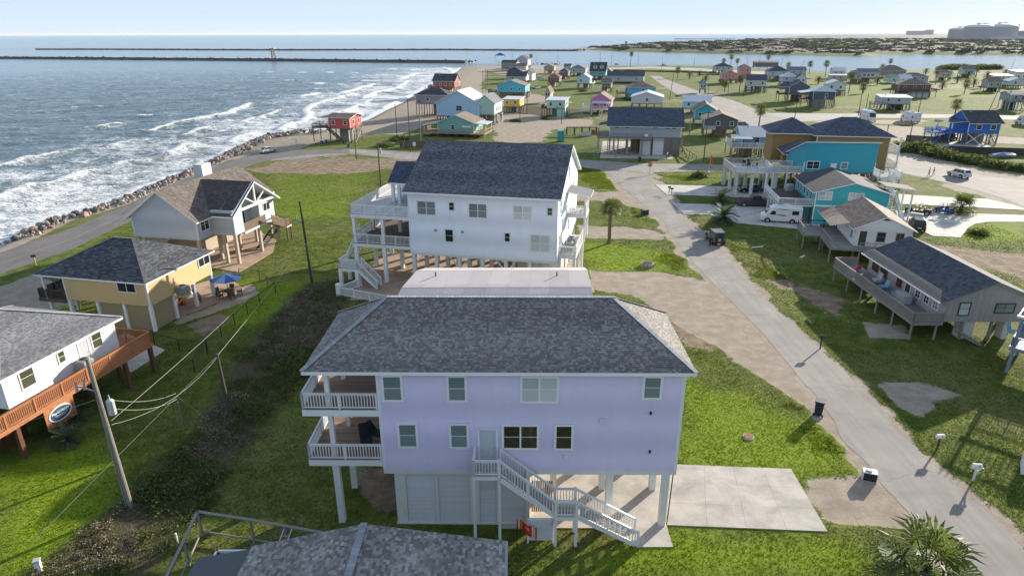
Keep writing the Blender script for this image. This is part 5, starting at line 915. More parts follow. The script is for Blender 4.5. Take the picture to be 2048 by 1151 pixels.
h, L = far('jade', 'sea green cottage with brown gable roof and timber veranda with white sign', cB(1130, 835), cB(1425, 0)[0], 1.2, 2.9, 10, 'gy', 2.1, (.20, .42, .38), 'b', (), (.5,), ov=.7, ox=.4)
window(h, 'f', L*.42, 2.1, .9, 1.2, L, 10); a = MB(); a.box(L*.68, -.06, 2.7, L*.92, -.0, 3.15); a.build('name_board', WHITE, h); sdeck(h, -4.6, -1.6, L+3.6, -.05, 1.2, TANW, sides='f', sp=.3); sdeck(h, L+.05, 0, L+3.6, 7, 1.2, TANW, sides='rb', sp=.3); sdeck(h, -4.6, 0, -.05, 7, 1.2, TANW, sides='l'); roof(h, 'shx', 3.8, 7., 4.0, -.25, .1, .1, SHS['w'], WHITE, .12, x0=L, y0=0, name='porch_roof'); roof(h, 'shx', 4.6, 7., 3.2, .6, .1, .1, SHS['t'], WHITE, .12, x0=-4.6, y0=0, name='side_roof'); posts(h, [(L+3.5, .2), (L+3.5, 6.8), (-4.3, .3), (-4.3, 3.5)], 3.3, .15, WHITE, 1.2)
h, L = far('turq', 'turquoise house with brown hip-ended gable roof on many short posts', cB(1614, 508), cB(1846, 0)[0], 2.6, 3.2, 10, 'gy', 2.2, (.10, .47, .58), 'b', (.15, .5, .8), (.5,), ov=.6, px=12, ww=.8); sdeck(h, -4.5, .5, 0, 8, 2.6, DARKW, sides='fl')
h, L = far('lemon', 'bright yellow cottage with flat white roof on stilts', cB(1668, 625), cB(1800, 0)[0], 2.6, 2.7, 8, 'shy', .35, (.72, .47, .05), 'w', (.22, .72), (.3, .75), ov=.5, px=6, ww=.8)
h, L = far('ash', 'dark charcoal roofed low house behind the turquoise house', cB(1694, 415), cB(1850, 0)[0], 1.5, 2.6, 10, 'gx', 2.6, (.45, .46, .47), 'k', (.3,), (.4,)); h, L = far('snow', 'white cottage with black gable roof in the shore row', cB(1690, 372), cB(1812, 0)[0], 2.2, 2.7, 10, 'hip', 2.3, (.62, .62, .62), 'k', (.3, .7), (.3, .7))
h, L = far('slate', 'tall dark grey house with steep roofs at the beach end of the row', cB(1650, 310), cB(1770, 0)[0], 2.4, 3.8, 12, 'gx', 2., (.20, .21, .22), 'k', (.3, .7), ()); h, L = far('steel', 'grey gabled house with tall slate roof beside the blue canopy', cB(1770, 290), cB(1865, 0)[0], 2.4, 5.2, 14, 'gy', 3.2, (.36, .38, .41), 'k', (.4,), ())
h, L = far('ivory', 'narrow white gabled house in front of the parking area', cB(1845, 415), cB(1900, 0)[0], .5, 4.6, 12, 'gy', 2.4, (.66, .65, .63), 'k', (.5,), (.3, .6))
t = thing('beach_canopy', 'royal blue peaked beach canopy at the end of the sand', 'canopy', at(*cB(1640, 240))); a = MB()
for k in range(4): c = [(-6.5, -5), (6.5, -5), (6.5, 5), (-6.5, 5)]; p, q = c[k], c[(k+1) % 4]; a.face([(*p, 4.2), (*q, 4.2), (0, 0, 7.4)]); a.face([(*q, 4.15), (*p, 4.15), (0, 0, 7.3)])
a.build('canopy', mat('royal_blue_cloth', (.03, .09, .42), .7), t); posts(t, [(-6, -4.5), (6, -4.5), (6, 4.5), (-6, 4.5)], 4.2, .2, GREYM)
# middle row
far('rust', 'small brown house with rust red hip roof on stilts near the parked cars', cC(392, 425), cC(485, 0)[0], 2.6, 2.6, 8, 'hip', 1.8, (.16, .10, .08), 'r', (.3, .7), (.3, .7), ww=.8); h, L = far('aqua', 'pale aqua house with white gable roof and side windows', cC(632, 437), cC(735, 0)[0], 2.8, 3.0, 10, 'gy', 2.0, (.45, .66, .70), 'w', (.3,), (.2, .45, .7)); sdeck(h, L+.05, 1, L+2, 9, 2.8, WHITE, sides='r')
h, L = far('teal_dormer', 'teal house with steep dark green roof and two white dormers', cC(735, 375), cC(865, 0)[0], 2.6, 3.0, 10, 'gx', 5.2, (.10, .42, .50), 'k', (.2, .75), (.5,), ov=.4)
for u in (.32, .72):
    a = MB(); a.box(L*u-1.1, .9, 7., L*u+1.1, 3.6, 8.6); a.build('dormer', WHITE, h); a = MB(); a.slab([(L*u+1.4, .6, 8.5), (L*u+1.4, 4, 8.5), (L*u, 4, 9.7), (L*u, .6, 9.7)], .1, 0, 1); a.slab([(L*u-1.4, 4, 8.5), (L*u-1.4, .6, 8.5), (L*u, .6, 9.7), (L*u, 4, 9.7)], .1, 0, 1); a.face([(L*u-1.1, .88, 8.6), (L*u+1.1, .88, 8.6), (L*u, .88, 9.6)]); a.build('dormer_roof', [SHS['k'], WHITE], h); o_ = window(h, 'f', L*u, 7.3, 1.1, 1.1, L, 10); o_.location[1] = .9
far('silverg', 'low grey house with pale grey hip roof beside the teal dormer house', cC(562, 350), cC(700, 0)[0], 2.2, 2.8, 11, 'hip', 2.2, (.45, .47, .48), 'g', (.3, .7), ())
far('bluegr', 'long house with blue grey metal roof behind the fan palms', cC(880, 420), cC(1175, 0)[0], 1., 3.2, 12, 'gx', 2.4, (.42, .46, .47), 'n', (.1, .3, .8), ())
h, L = far('azure', 'bright blue house with brown hip roof and fenced yard', cC(1045, 520), cC(1275, 0)[0], 2.3, 2.7, 10, 'hip', 1.9, (.10, .42, .62), 'b', (.55,), (), ang=math.radians(-3)); sdeck(h, -4.5, .5, 0, 8, 2.3, GREYW, sides='fl'); roof(h, 'shx', 4.4, 8, 4.3, .7, .1, .1, SHS['b'], WHITE, .12, x0=-4.4, y0=.5, name='porch_roof'); a = MB(); a.box(.3, .3, 0, L-.3, 9, 2.2); a.build('ground_enclosure', mat('azure_siding', 0), h)
h, L = far('mint', 'mint green boxy cottage with white roof above a small ground room', cC(386, 640), cC(533, 0)[0], 3., 2.9, 8, 'shy', .4, (.42, .64, .54), 'w', (.2, .72), (.2, .45, .75), ov=.6, ww=.8); a = MB(); a.box(L*.55, .2, 0, L-.1, 3, 2.98); a.build('ground_room', mat('mint_siding', 0), h); sdeck(h, -2.2, .5, 0, 7, 3., DARKW, sides='fl')
h, L = far('pink', 'raspberry pink house with brown roof and white railed deck', cC(740, 640), cC(905, 0)[0], 2., 3.2, 11, 'gy', 2.3, (.62, .20, .40), 'b', (.25, .72), (.4,), ov=.6); sdeck(h, -3.5, .3, 0, 7, 2., WHITE, sides='fl'); roof(h, 'shy', L-1, 3.5, 4.2, .5, .1, .1, SHS['w'], WHITE, .12, x0=.8, y0=-3.6, name='porch_roof'); posts(h, [(.9, -3.4), (L-.4, -3.4), (L*.5, -3.4)], 4.2, .18, WHITE); sdeck(h, .6, -3.6, L, -.05, 2., WHITE, sides='f')
h, L = far('whiteg', 'white gable-fronted cottage half hidden behind the big grey house', cC(1075, 600), cC(1330, 0)[0], 2., 2.6, 12, 'gy', 1.8, (.60, .62, .63), 'w', (.5,), ())
# big grey house with garages
h, L = far('bigblue', 'large blue grey house with wide slate roof above two white garage doors', cC(895, 870), cC(1480, 0)[0], 4.3, 3.0, 13, 'gx', 3.4, (.40, .43, .46), 'n', (), (), ov=.9, ox=.7, px=9, ang=math.radians(-9))
for u, w_ in ((.1, 1.2), (.255, 1.2), (.635, 1.2), (.81, 1.1), (.895, 1.1)): window(h, 'f', L*u, 6.3, w_, .55, L, 13, 1, 1, .12)
a = MB(); a.box(L*.62, .2, 0, L-.1, 12, 4.28); a.build('ground_wall', mat('brown_grey_block', (.22, .20, .19), .8, 'siding'), h)
for u in (.44, .62): 
    a = MB(); a.box(L*u, -.02, .02, L*(u+.155), .18, 4.1); a.build('garage_wall', mat('bigblue_siding', 0), h); g_ = MB(); [g_.box(L*u+.1, -.07+.01*(k % 2), .05+k*.8, L*(u+.155)-.1, -.02, .05+(k+1)*.8-.03) for k in range(4)]; g_.build('garage_door', mat('garage_white', (.66, .66, .65), .5), h)
sdeck(h, .0, -2.2, L*.6, -.05, 4.3, GREYW, GREYW, sides='f', sp=.2); sdeck(h, -2.9, -2.2, -.05, 10, 4.3, GREYW, GREYW, sides='fl', sp=.2); roof(h, 'shx', 2.6, 6, 6.8, .5, .1, .1, SHS['n'], WHITE, .14, x0=-2.6, y0=.2, name='side_roof'); a = MB(); a.box(L*.49, -2.32, 4.7, L*.54, -2.25, 5.3); a.build('notice', WHITE, h); stairs(h, (5.2, 4, 4.2), (9, 4, .1), 1., TANW, TANW); posts(h, [(1.2, -2), (4.5, -2), (8, -2)], 4.1, .45, GREYW)
far('powder', 'pale blue metal roofed house behind the teal gable house', cC(1500, 640), cC(1720, 0)[0], 2.4, 2.6, 11, 'gx', 1.6, (.40, .55, .64), 'm', (.2, .6), (.5,)); h, L = far('peacock', 'teal house with brown gable roof beside the main road', cC(1590, 730), cC(1770, 0)[0], 2.0, 3.0, 11, 'gy', 2.0, (.06, .40, .50), 'b', (.25,), (.5,), ov=.8)
h, L = far('barnwood', 'dark grey board house with brown gable roof on thin stilts', cC(1665, 805), cC(1945, 0)[0], 2.4, 2.7, 9, 'gy', 1.7, (.13, .125, .12), 'b', (.42, .82), (), ov=.6, rnd=True); a = MB(); a.box(.2, -1.5, 2.2, L*.35, -.1, 3.2); a.build('landing', mat('lilac_panel', (.40, .42, .50), .7), h)
# bright blue house with white veranda
h, L = far('porchblue', 'bright blue cottage with white roof and white railed wrap-around veranda', cD(262, 826), cD(462, 0)[0], 3.0, 2.6, 9, 'gx', 1.5, (.12, .40, .66), 'w', (.48,), (), ov=.9, ox=.7, ang=math.radians(-9)); sdeck(h, -2.6, -2.2, L+.5, -.05, 3., GREYW, WHITE, sides='fl', sp=.14); sdeck(h, -2.6, 0, -.05, 8, 3., GREYW, WHITE, sides='l', sp=.14); posts(h, [(-2.4+1.3*i, -2.) for i in range(9)], 2.8, .2, PILE, round_=True); roof(h, 'shy', L*.62, 2.6, 5., .55, .1, .1, SHS['w'], WHITE, .12, x0=-2.6, y0=-2.2, name='porch_roof'); posts(h, [(-2.4, -2.), (0, -2.), (2.6, -2.)], 4.9, .14, BLACK, 3.)
# tan house
TAN = (.36, .22, .085)
h, L = far('ochre', 'big ochre two-storey house with navy hip roofs and white trim', cD(712, 950), cD(1170, 0)[0], 3.2, 6.0, 10.5, 'hip', 3.0, TAN, 'n', (), (.5,), ov=.9, ang=math.radians(-11))
for b, cl in (((cD(825, 800)+cD(868, 845)), 1), ((cD(920, 805)+cD(962, 848)), 1), ((cD(1070, 818)+cD(1115, 860)), 1)): wpx(h, b, cl, 2, .14, GLASS, L=L, W=10.5)
a = MB(); roof(h, 'hip', 9., 9.5, 9.2, 2.6, .8, .8, SHS['n'], WHITE, .14, x0=-8.2, y0=2., name='wing_roof'); a.box(-7.8, 2.4, 3.2, -.05, 11, 9.18); a.build('wing_wall', mat('ochre_siding', 0), h); posts(h, [(-7.5, 2.7), (-4, 2.7), (-7.5, 10.5)], 3.2, .3, PILEW); roof(h, 'hip', 6.5, 7, 6.2, 2.2, .5, .5, SHS['n'], WHITE, .14, x0=-6.4, y0=-5.2, name='porch_roof'); a = MB(); a.box(-6.1, -1.2, 3.2, -.1, 1.8, 6.18); a.build('porch_room', mat('ochre_siding', 0), h); window(h, 'f', -3.2, 3.4, .9, 2., L, 10).location[1] = -1.22
for zz in (3.2, 6.2): deck(h, L+.03, .5, L+2.3, 9, zz, GREYW, WHITE, boards=False); railing(h, [(L+.1, .55, zz), (L+2.2, .55, zz), (L+2.2, 8.9, zz)], h=1., sp=.2)
posts(h, [(L+2.1, .7), (L+2.1, 8.8)], 9.1, .25, WHITE); stairs(h, (L+1.2, .4, 3.2), (L+1.4, -4.6, .1), 1.1, WHITE, WHITE); railing(h, [(L+1.8, .4, 3.2), (L+2., -4.6, .1)], h=1., sp=.2)
# turquoise tower house + teal house + plaza deck
h, L = far('lagoon', 'tall turquoise house with flat white edged roof and white balcony', cD(650, 990), cD(1100, 0)[0], 4.6, 5.4, 10, 'shy', -3.6, (.045, .36, .46), 'w', (), (.4,), ov=.35, ang=math.radians(-5), zg=0)
wpx(h, cD(668, 922)+cD(752, 974), 2, 2, .12, GLASS, L=L, W=10); wpx(h, cD(884, 930)+cD(930, 975), 1, 2, .12, BLIND, L=L, W=10); q = fpt(h, cD(838, 952)); a = MB(); a.box(q[0]-.5, -.45, q[2]-.45, q[0]+.5, -.03, q[2]+.45); a.build('wall_air_conditioner', WHITE, h); q = fpt(h, cD(1020, 1028)); a = MB(); a.cyl((q[0], -.02, q[2]), (q[0], -.14, q[2]), .35, .35, 10); a.build('satellite_box', BLACK, h)
zd = fpt(h, cD(560, 992))[2]; sdeck(h, -5.2, .2, -.05, 6., zd, GREYW, WHITE, sides='flb', sp=.16); roof(h, 'shx', 2, 2, 3., 0, 0, 0, SHS['w'], WHITE, .1, x0=1, y0=4, name='inner_shelf') if 0 else None; posts(h, [(-5., .4), (-5., 5.8), (-2.6, .4)], zd-.2, .26, WHITE)
h2, L2 = far('reef', 'teal board house with brown gable roof, dark deck and white stairs', (1622, 448), 1768, .05, 5.25, 12, 'gy', 1.5, (.055, .42, .47), 'k', (), (), ov=.55, ox=.4, ang=math.radians(-9))
for b, cl in ((cD(741, 1112)+cD(832, 1170), 2), ((1695, 385, 1710, 401), 1), ((1708, 386, 1726, 402), 1)): wpx(h2, b, cl, 2, .1, BLINDW, L=L2, W=12)
a = MB(); a.box(-.05, -.06, 2.9, L2+.05, -.0, 3.15); a.build('band_board', WHITE, h2)
zd = 2.95; sdeck(h2, -5.2, .5, -.05, 12, zd, mat('dark_brown_deck', (.07, .05, .045), .8, 'wood'), WHITE, sides='fl', sp=.13); posts(h2, [(-5., y) for y in (.7, 2.6, 4.5, 6.4, 8.3)]+[(-2.4, .7)], zd-.2, .26, WHITE); posts(h2, [(-5., 11.8)], 5.6, .26, WHITE); [window(h2, 'l', y, zd+.6, .7, 1.5, L2, 12, 1, 2, .09, WHITE, GLASS) for y in (2.2, 4.2, 6.2, 8.2, 10.2)]
sdeck(h2, L2+.05, 5.5, L2+3.2, 9, 3.3, GREYW, WHITE, sides='fr', sp=.16); sdeck(h2, L2+1.6, 10, L2+5, 13, 5.8, GREYW, WHITE, sides='flr', sp=.16); stairs(h2, (L2+2.4, 10, 5.8), (L2+2.4, 6.6, 3.3), 1.1, WHITE, WHITE); railing(h2, [(L2+3., 10, 5.8), (L2+3., 6.6, 3.3)], h=1., sp=.16); stairs(h2, (L2+2.4, 5.5, 3.3), (L2+2.4, .8, .1), 1.1, WHITE, WHITE); railing(h2, [(L2+3., 5.5, 3.3), (L2+3., .8, .1)], h=1., sp=.16); posts(h2, [(L2+3., 5.7), (L2+4.8, 10.2), (L2+4.8, 12.8)], 4.6, .2, WHITE); roof(h2, 'shx', 4.2, 3.6, 6.0, -.5, .1, .1, SHS['b'], WHITE, .12, x0=L2, y0=2., name='porch_roof'); posts(h2, [(L2+4., 2.2), (L2+4., 5.4)], 5.4, .2, WHITE, -.1)
q = at(1534, 375, 3.35); simple('covered_grill', 'pale grey covered grill on the dark deck of the teal house', 'grill', (*at(1578, 382, 2.95), 2.95), .2, [('cover', mat('grill_cover', (.33, .37, .40), .7), lambda a: a.loft([[(-.55, -.35, 0), (.55, -.35, 0), (.55, .35, 0), (-.55, .35, 0)], [(-.6, -.4, .9), (.6, -.4, .9), (.6, .4, .9), (-.6, .4, .9)], [(-.4, -.25, 1.25), (.4, -.25, 1.25), (.4, .25, 1.25), (-.4, .25, 1.25)]])), ('wheels', BLACK, lambda a: [a.cyl((sx*.5, -.38, .08), (sx*.5, -.32, .08), .1, .1, 10) for sx in (-1, 1)])])
zp = hgt((1474, 390), 345); o, ang, L = place((1470, 345), 1553, zp, math.radians(-4)); t = thing('raised_deck', 'raised grey concrete-topped deck on tall white columns above parked cars', 'deck', o, ang); Dp = 9.5
sdeck(t, 0, 0, L+.5, Dp, zp, mat('pale_deck_boards', 0), mat('cream_rail', (.56, .53, .47), .6), sides='flb', sp=.16); posts(t, [(x, y) for x in (.5, L*.45, L) for y in (.4, Dp*.5, Dp-.4)], zp-.2, .5, PILEW)
for i, (x, y) in enumerate(((L*.45, Dp*.7), (L*.62, Dp*.68), (L*.5, Dp*.5), (L*.66, Dp*.5), (L*.56, Dp*.82))): simple('deck_chair', 'dark metal chair with pale cushion on the raised grey deck', 'chair', (o[0]+x*math.cos(ang)-y*math.sin(ang), o[1]+x*math.sin(ang)+y*math.cos(ang), zp), i*1.3, [('seat', mat('pale_plastic', 0), lambda a: a.box(-.28, -.28, .4, .28, .28, .5)), ('backrest', BLACK, lambda a: a.box(-.28, .25, .5, .28, .3, 1.05)), ('legs', BLACK, lambda a: [a.box(sx*.26-.03, sy*.26-.03, 0, sx*.26+.03, sy*.26+.03, .4) for sx in (-1, 1) for sy in (-1, 1)])])['group'] = 'chairs on the raised deck'
# royal blue house
h, L = far('royal', 'royal blue house with charcoal roof and white crossed braces', cD(1690, 745), cD(1890, 0)[0], 3.2, 3.0, 9, 'gx', 2.4, (.035, .16, .55), 'k', (.33, .78), (.5,), ov=.9, ox=.4, ang=math.radians(-4), ww=1.2); sdeck(h, -4., .5, -.05, 8, 3.2, wm('royal', 0), wm('royal', 0), sides='fl'); roof(h, 'shx', 4., 8, 5.8, .4, .1, .1, SHS['k'], WHITE, .12, x0=-4, y0=.5, name='porch_roof'); posts(h, [(-3.8, .8), (-3.8, 7.8)], 5.7, .2, WHITE); sdeck(h, -8, 2, -4.1, 6, 3., wm('royal', 0), wm('royal', 0), sides='flb')
for x0, x1 in ((.1, L*.48), (L*.52, L-.1)): brace(h, (x0, .1, .2), (x1, .1, 3.), WHITE, .18); brace(h, (x0, -.05, 3.), (x1, -.05, .2), WHITE, .18)
stairs(h, (-4.2, 4, 3.), (-7.8, 1.5, .1), 1., wm('royal', 0), wm('royal', 0))
# far right row
far('navyhip', 'cream house with navy hip roof beside the salmon house', cD(85, 350), cD(205, 0)[0], 2.6, 2.6, 12, 'hip', 2.4, (.55, .55, .48), 'n', (.2, .5, .8), (), px=4); far('salmon', 'salmon pink gabled house with blue grey side roof', cD(132, 405), cD(238, 0)[0], 2.6, 3.0, 10, 'gy', 2.2, (.66, .27, .24), 'g', (.3, .75), (), ov=.5); h, L = far('salmontall', 'taller salmon pink house with gable facing the channel', cD(242, 378), cD(320, 0)[0], 2.6, 4.4, 10, 'gy', 2.0, (.66, .28, .25), 'g', (.3, .7), (), wz=2.2)
far('cream', 'cream two-storey house with blue grey gable roof', cD(296, 450), cD(418, 0)[0], 3.2, 3.0, 9, 'gx', 2.4, (.56, .56, .50), 'n', (.2, .8), (), px=4); far('palehip', 'pale blue house with pale metal hip roof in the far row', cD(515, 420), cD(618, 0)[0], 2.6, 2.6, 10, 'hip', 2., (.48, .55, .60), 'm', (.3,), ()); far('icehip', 'ice blue house with black hip roof in the far row', cD(424, 385), cD(562, 0)[0], 2.8, 2.8, 12, 'hip', 3., (.42, .56, .62), 'k', (.25, .75), ()); far('longbrown', 'long flat brown roofed building by the channel', cD(342, 325), cD(495, 0)[0], 1., 3.4, 12, 'gx', 1., (.18, .17, .17), 'b', (), ())
far('greygable', 'low grey house with shaded windows between the far palms', cD(560, 375), cD(668, 0)[0], 2.6, 2.6, 10, 'gx', 2., (.42, .43, .44), 'g', (.3, .7), ())
h, L = far('inkgable', 'dark navy gable house with timber stair beside the road', cD(560, 500), cD(690, 0)[0], 3.4, 3.2, 10, 'gy', 2.4, (.10, .115, .16), 'n', (), (.4,), ov=.5); sdeck(h, -4., 0, -.05, 7, 3.4, DARKW, sides='fl'); a = MB(); roof(h, 'hip', 6, 6, 6.3, 1.6, .3, .3, SHS['n'], WHITE, .12, x0=-4, y0=3, name='side_roof')
h, L = far('indigo', 'dark blue house with pale grey hip roof and porch on brown ground level', cD(712, 530), cD(852, 0)[0], 3.4, 3.0, 9, 'hip', 1.8, (.075, .11, .155), 'm', (.6,), (), ov=.5); a = MB(); a.box(.1, .2, 0, L*.6, 7, 3.38); a.build('ground_wall', mat('brown_grey_block', 0), h); sdeck(h, -4.4, .5, -.05, 8, 3.4, DARKW, sides='fl'); roof(h, 'shx', 4.6, 8, 5.7, .7, .1, .1, SHS['m'], WHITE, .12, x0=-4.6, y0=.5, name='porch_roof'); posts(h, [(-4.4, .7), (-4.4, 8)], 5.7, .16, DARKW, 3.4)
h, L = far('chalk', 'white gable-fronted stilt house with two ground posts', cD(806, 475), cD(920, 0)[0], 2.6, 3.0, 10, 'gy', 1.5, (.62, .64, .66), 'w', (.2, .7), (.3, .7), ov=.5, px=3)
h, L = far('ashdeck', 'small grey house with white roof and wide stair deck on the lawn', cD(1140, 560), cD(1330, 0)[0], 2.4, 2.4, 8, 'shy', .6, (.46, .46, .46), 'w', (.25, .6), ()); sdeck(h, -4., -2, 2., -.05, 2.4, GREYW, sides='fl'); stairs(h, (2., -1, 2.4), (5.4, -1.2, .1), 1.2, GREYW, GREYW)
h, L = far('umber', 'red brown house with dark hip roof above a grey ground floor', cD(1252, 478), cD(1455, 0)[0], 3., 2.8, 11, 'hip', 2.2, (.20, .10, .08), 'b', (.2, .5, .8), (), ov=.6); a = MB(); a.box(L*.35, .2, 0, L-.2, 9, 2.98); a.build('ground_wall', mat('mobile_home_wall', 0), h); sdeck(h, L+.05, .5, L+3, 8, 3., BROWNW, sides='fr'); sdeck(h, -1.6, -1.5, L, -.05, 3., BROWNW, sides='f')
far('pistachio', 'little mint green gabled house in the far row', cD(1182, 425), cD(1264, 0)[0], .6, 2.8, 8, 'gy', 1.7, (.40, .62, .50), 'g', (.5,), ()); far('dutch', 'white house with dark shuttered balcony near the channel', cD(1000, 395), cD(1125, 0)[0], 3., 3.0, 10, 'gx', 2., (.56, .56, .55), 'g', (.3, .5, .7), (), ww=1.6); far('broadhip', 'broad brown hip roofed house by the channel', cD(1135, 380), cD(1300, 0)[0], 1.6, 3.0, 12, 'hip', 3.2, (.28, .26, .25), 'b', (.3, .7), ())
far('lowgrey', 'long low house with pale grey roof behind the mint house', cD(1272, 415), cD(1440, 0)[0], .8, 2.6, 10, 'hip', 1.8, (.42, .42, .40), 'g', (.2, .5, .8), ()); far('trailer', 'beige flat roofed trailer home near the far palms', cD(822, 410), cD(930, 0)[0], .7, 2.8, 7, 'shy', .3, (.50, .46, .40), 'w', (.2, .6), ())
far('chalet', 'white stilt house with flat roof at the right of the far row', cD(1850, 415), cD(1975, 0)[0], 2.8, 2.8, 9, 'shy', .5, (.60, .60, .58), 'w', (.2, .5, .8), ()); far('chalettall', 'tall white house at the right edge of the far row', cD(1985, 405), cD(2070, 0)[0], 2.8, 4.2, 9, 'shy', .5, (.62, .62, .61), 'w', (.3, .7), ()); far('snowhut', 'small white gabled house below the tall white house', cD(1950, 445), cD(2052, 0)[0], 1.4, 2.4, 7, 'gy', 1.5, (.60, .60, .60), 'w', (.4,), ())
h, L = far('edgegrey', 'grey deck house on white stilts at the right edge of the lawn', cD(1958, 545), cD(2070, 0)[0], 3.4, 2.6, 9, 'gx', .9, (.34, .35, .36), 'g', (.3, .7), (), pile=PILEW); sdeck(h, -1.5, -1.5, L, -.05, 3.4, GREYW, sides='fl')
EX = [((1032, 140), 1052, 'small cream cottage beside the tall slate house', (.58, .55, .46), 'b', 'gx'), ((1088, 141), 1108, 'tan cottage with brown roof behind the rust roofed house', (.42, .34, .25), 'b', 'gy'), ((1118, 152), 1136, 'dark timber cottage left of the aqua house', (.14, .12, .10), 'k', 'hip'), ((1128, 141), 1141, 'white cottage with grey roof by the channel parking', (.6, .6, .58), 'g', 'gx'),
 ((1207, 150), 1222, 'timber porch house between the teal dormer house and the palms', (.22, .19, .16), 'b', 'gy'), ((1203, 176), 1222, 'brown deck house beside the azure house', (.17, .14, .12), 'b', 'gx'), ((1090, 196), 1100, 'narrow tan shed on the sandy track', (.45, .38, .29), 't', 'gy'), ((1592, 166), 1612, 'white cottage with blue roof behind the dark blue house', (.55, .57, .6), 'n', 'gy'), ((1665, 150), 1690, 'pale cottage on the channel lawn', (.52, .52, .5), 'w', 'gx'),
 ((1700, 158), 1722, 'grey cottage beside the trailer home', (.35, .36, .37), 'g', 'gy'), ((1800, 168), 1822, 'white cottage left of the umber house lawn', (.6, .6, .6), 'w', 'gx'), ((1880, 155), 1902, 'sand coloured cottage among the right-hand palms', (.48, .42, .33), 'b', 'hip'), ((1925, 148), 1950, 'pale green cottage by the far right channel', (.44, .52, .42), 'g', 'gx'), ((1400, 178), 1412, 'small blue grey cottage at the salmon house yard', (.3, .36, .42), 'n', 'gy'), ((1975, 175), 2002, 'grey cottage below the tall white house', (.36, .36, .36), 'b', 'gx')]
for i, (p, x1, lb, c, rk, kd) in enumerate(EX): far('extra%d' % i, lb, p, x1, 2.2, 2.8, 8, kd, 1.9, c, rk, (.25, .7), (.4,), ww=.9)
# houses on the far shore
for i, (x, y, w_, c, rk, lb) in enumerate(((1560+1150*.104, 92, 9, (.30, .34, .52), 'n', 'blue roofed house on the far shore'), (1717, 81, 9, (.55, .60, .68), 'm', 'pale blue roofed house on the far shore'), (1748, 84, 8, (.40, .38, .36), 'b', 'grey brown house on the far shore'), (1815, 84, 12, (.50, .50, .48), 'w', 'long pale house on the far shore'), (1760, 96, 8, (.6, .6, .58), 'w', 'white house on the far bank'), (1250, 90.5, 4, (.35, .35, .33), 'b', 'tiny beach hut on the far sand'))):
    p = at(x, y); s = math.hypot(*p)/1310; t = thing('house', lb, 'house', p, 0); Wx = w_*s; walls(t, Wx, Wx*.8, 3, 3+3.2, wm('far%d' % i, c)); roof(t, 'hip', Wx, Wx*.8, 6.2, 3.2, .8, .8, SHS[rk], WHITE, .2); posts(t, [(.5, .5), (Wx-.5, .5), (.5, Wx*.7), (Wx-.5, Wx*.7)], 3, .6); window(t, 'f', Wx*.3, 4, 1.6, 1.4, Wx, 0); window(t, 'f', Wx*.7, 4, 1.6, 1.4, Wx, 0)
# storage tanks of the terminal, far right
TK = mat('tank_concrete', (.36, .35, .34), .8, var=.14, vs=.02)
for i, (x0, x1, yb, yt, lb) in enumerate(((1899, 1940, 79, 54.5, 'leftmost domed storage tank of the far terminal'), (1930, 1982, 80.5, 48, 'middle domed storage tank of the far terminal'), (1972, 2022, 80.5, 46.5, 'rightmost domed storage tank of the far terminal'))):
    p = at((x0+x1)/2, yb); d = math.hypot(*p); r_ = (x1-x0)/2*d/1310*.86; hh = hgt(((x0+x1)/2, yb), yt); t = thing('storage_tank', lb, 'tank', p); a = MB(); a.cyl((0, 0, -2), (0, 0, hh*.8), r_, r_, 40); a.build('wall', TK, t); a = MB()
    a.loft([[(r_*math.cos(q)*math.cos(k*math.pi/20), r_*math.cos(q)*math.sin(k*math.pi/20), hh*.8+hh*.2*math.sin(q)/math.sin(1.5)) for k in range(40)] for q in (0, .35, .7, 1.05, 1.5)], 0, 1.); a.build('dome', mat('tank_dome', (.55, .56, .57), .6), t); a = MB(); [a.box(r_*.2*k-3, -6, hh*.93, r_*.2*k+3, 6, hh*(1.02+.03*(k % 2))) for k in (-1, 0, 1, 2)]; a.build('roof_platform', GREYM, t); a = MB(); a.box(r_*.88, -r_*.3, -2, r_*1.05, r_*.3, hh*.92); a.build('stair_tower', TK, t)
for x0, x1, yb, yt, lb, c in ((2005, 2034, 80, 52, 'square concrete block beside the storage tanks', (.36, .35, .34)), (1995, 2060, 81, 72, 'long white shed in front of the storage tanks', (.62, .62, .6)), (2030, 2060, 80, 62, 'grey plant building at the far right skyline', (.30, .31, .32)), (1823, 1900, 70.2, 62, 'dark flat plant building left of the storage tanks', (.28, .28, .28)), (1852, 1880, 69.8, 57, 'small plant block on the flat plant building', (.32, .32, .32)), (1820, 1862, 71.5, 68, 'white roofed shed on the far plain', (.6, .6, .58))):
    p = at(x0, yb); q = at(x1, yb); hh = hgt((x0, yb), yt); t = thing('plant_building', lb, 'building', p); w_ = q[0]-p[0]; a = MB(); a.box(0, 0, -2, w_, w_*.5, hh*.94); a.build('wall', wm('plant%d' % x0, c), t); a = MB(); a.box(-w_*.02, -w_*.02, hh*.94, w_*1.02, w_*.52, hh); a.build('roof', mat('plant_roof', (.45, .45, .45), .7), t)
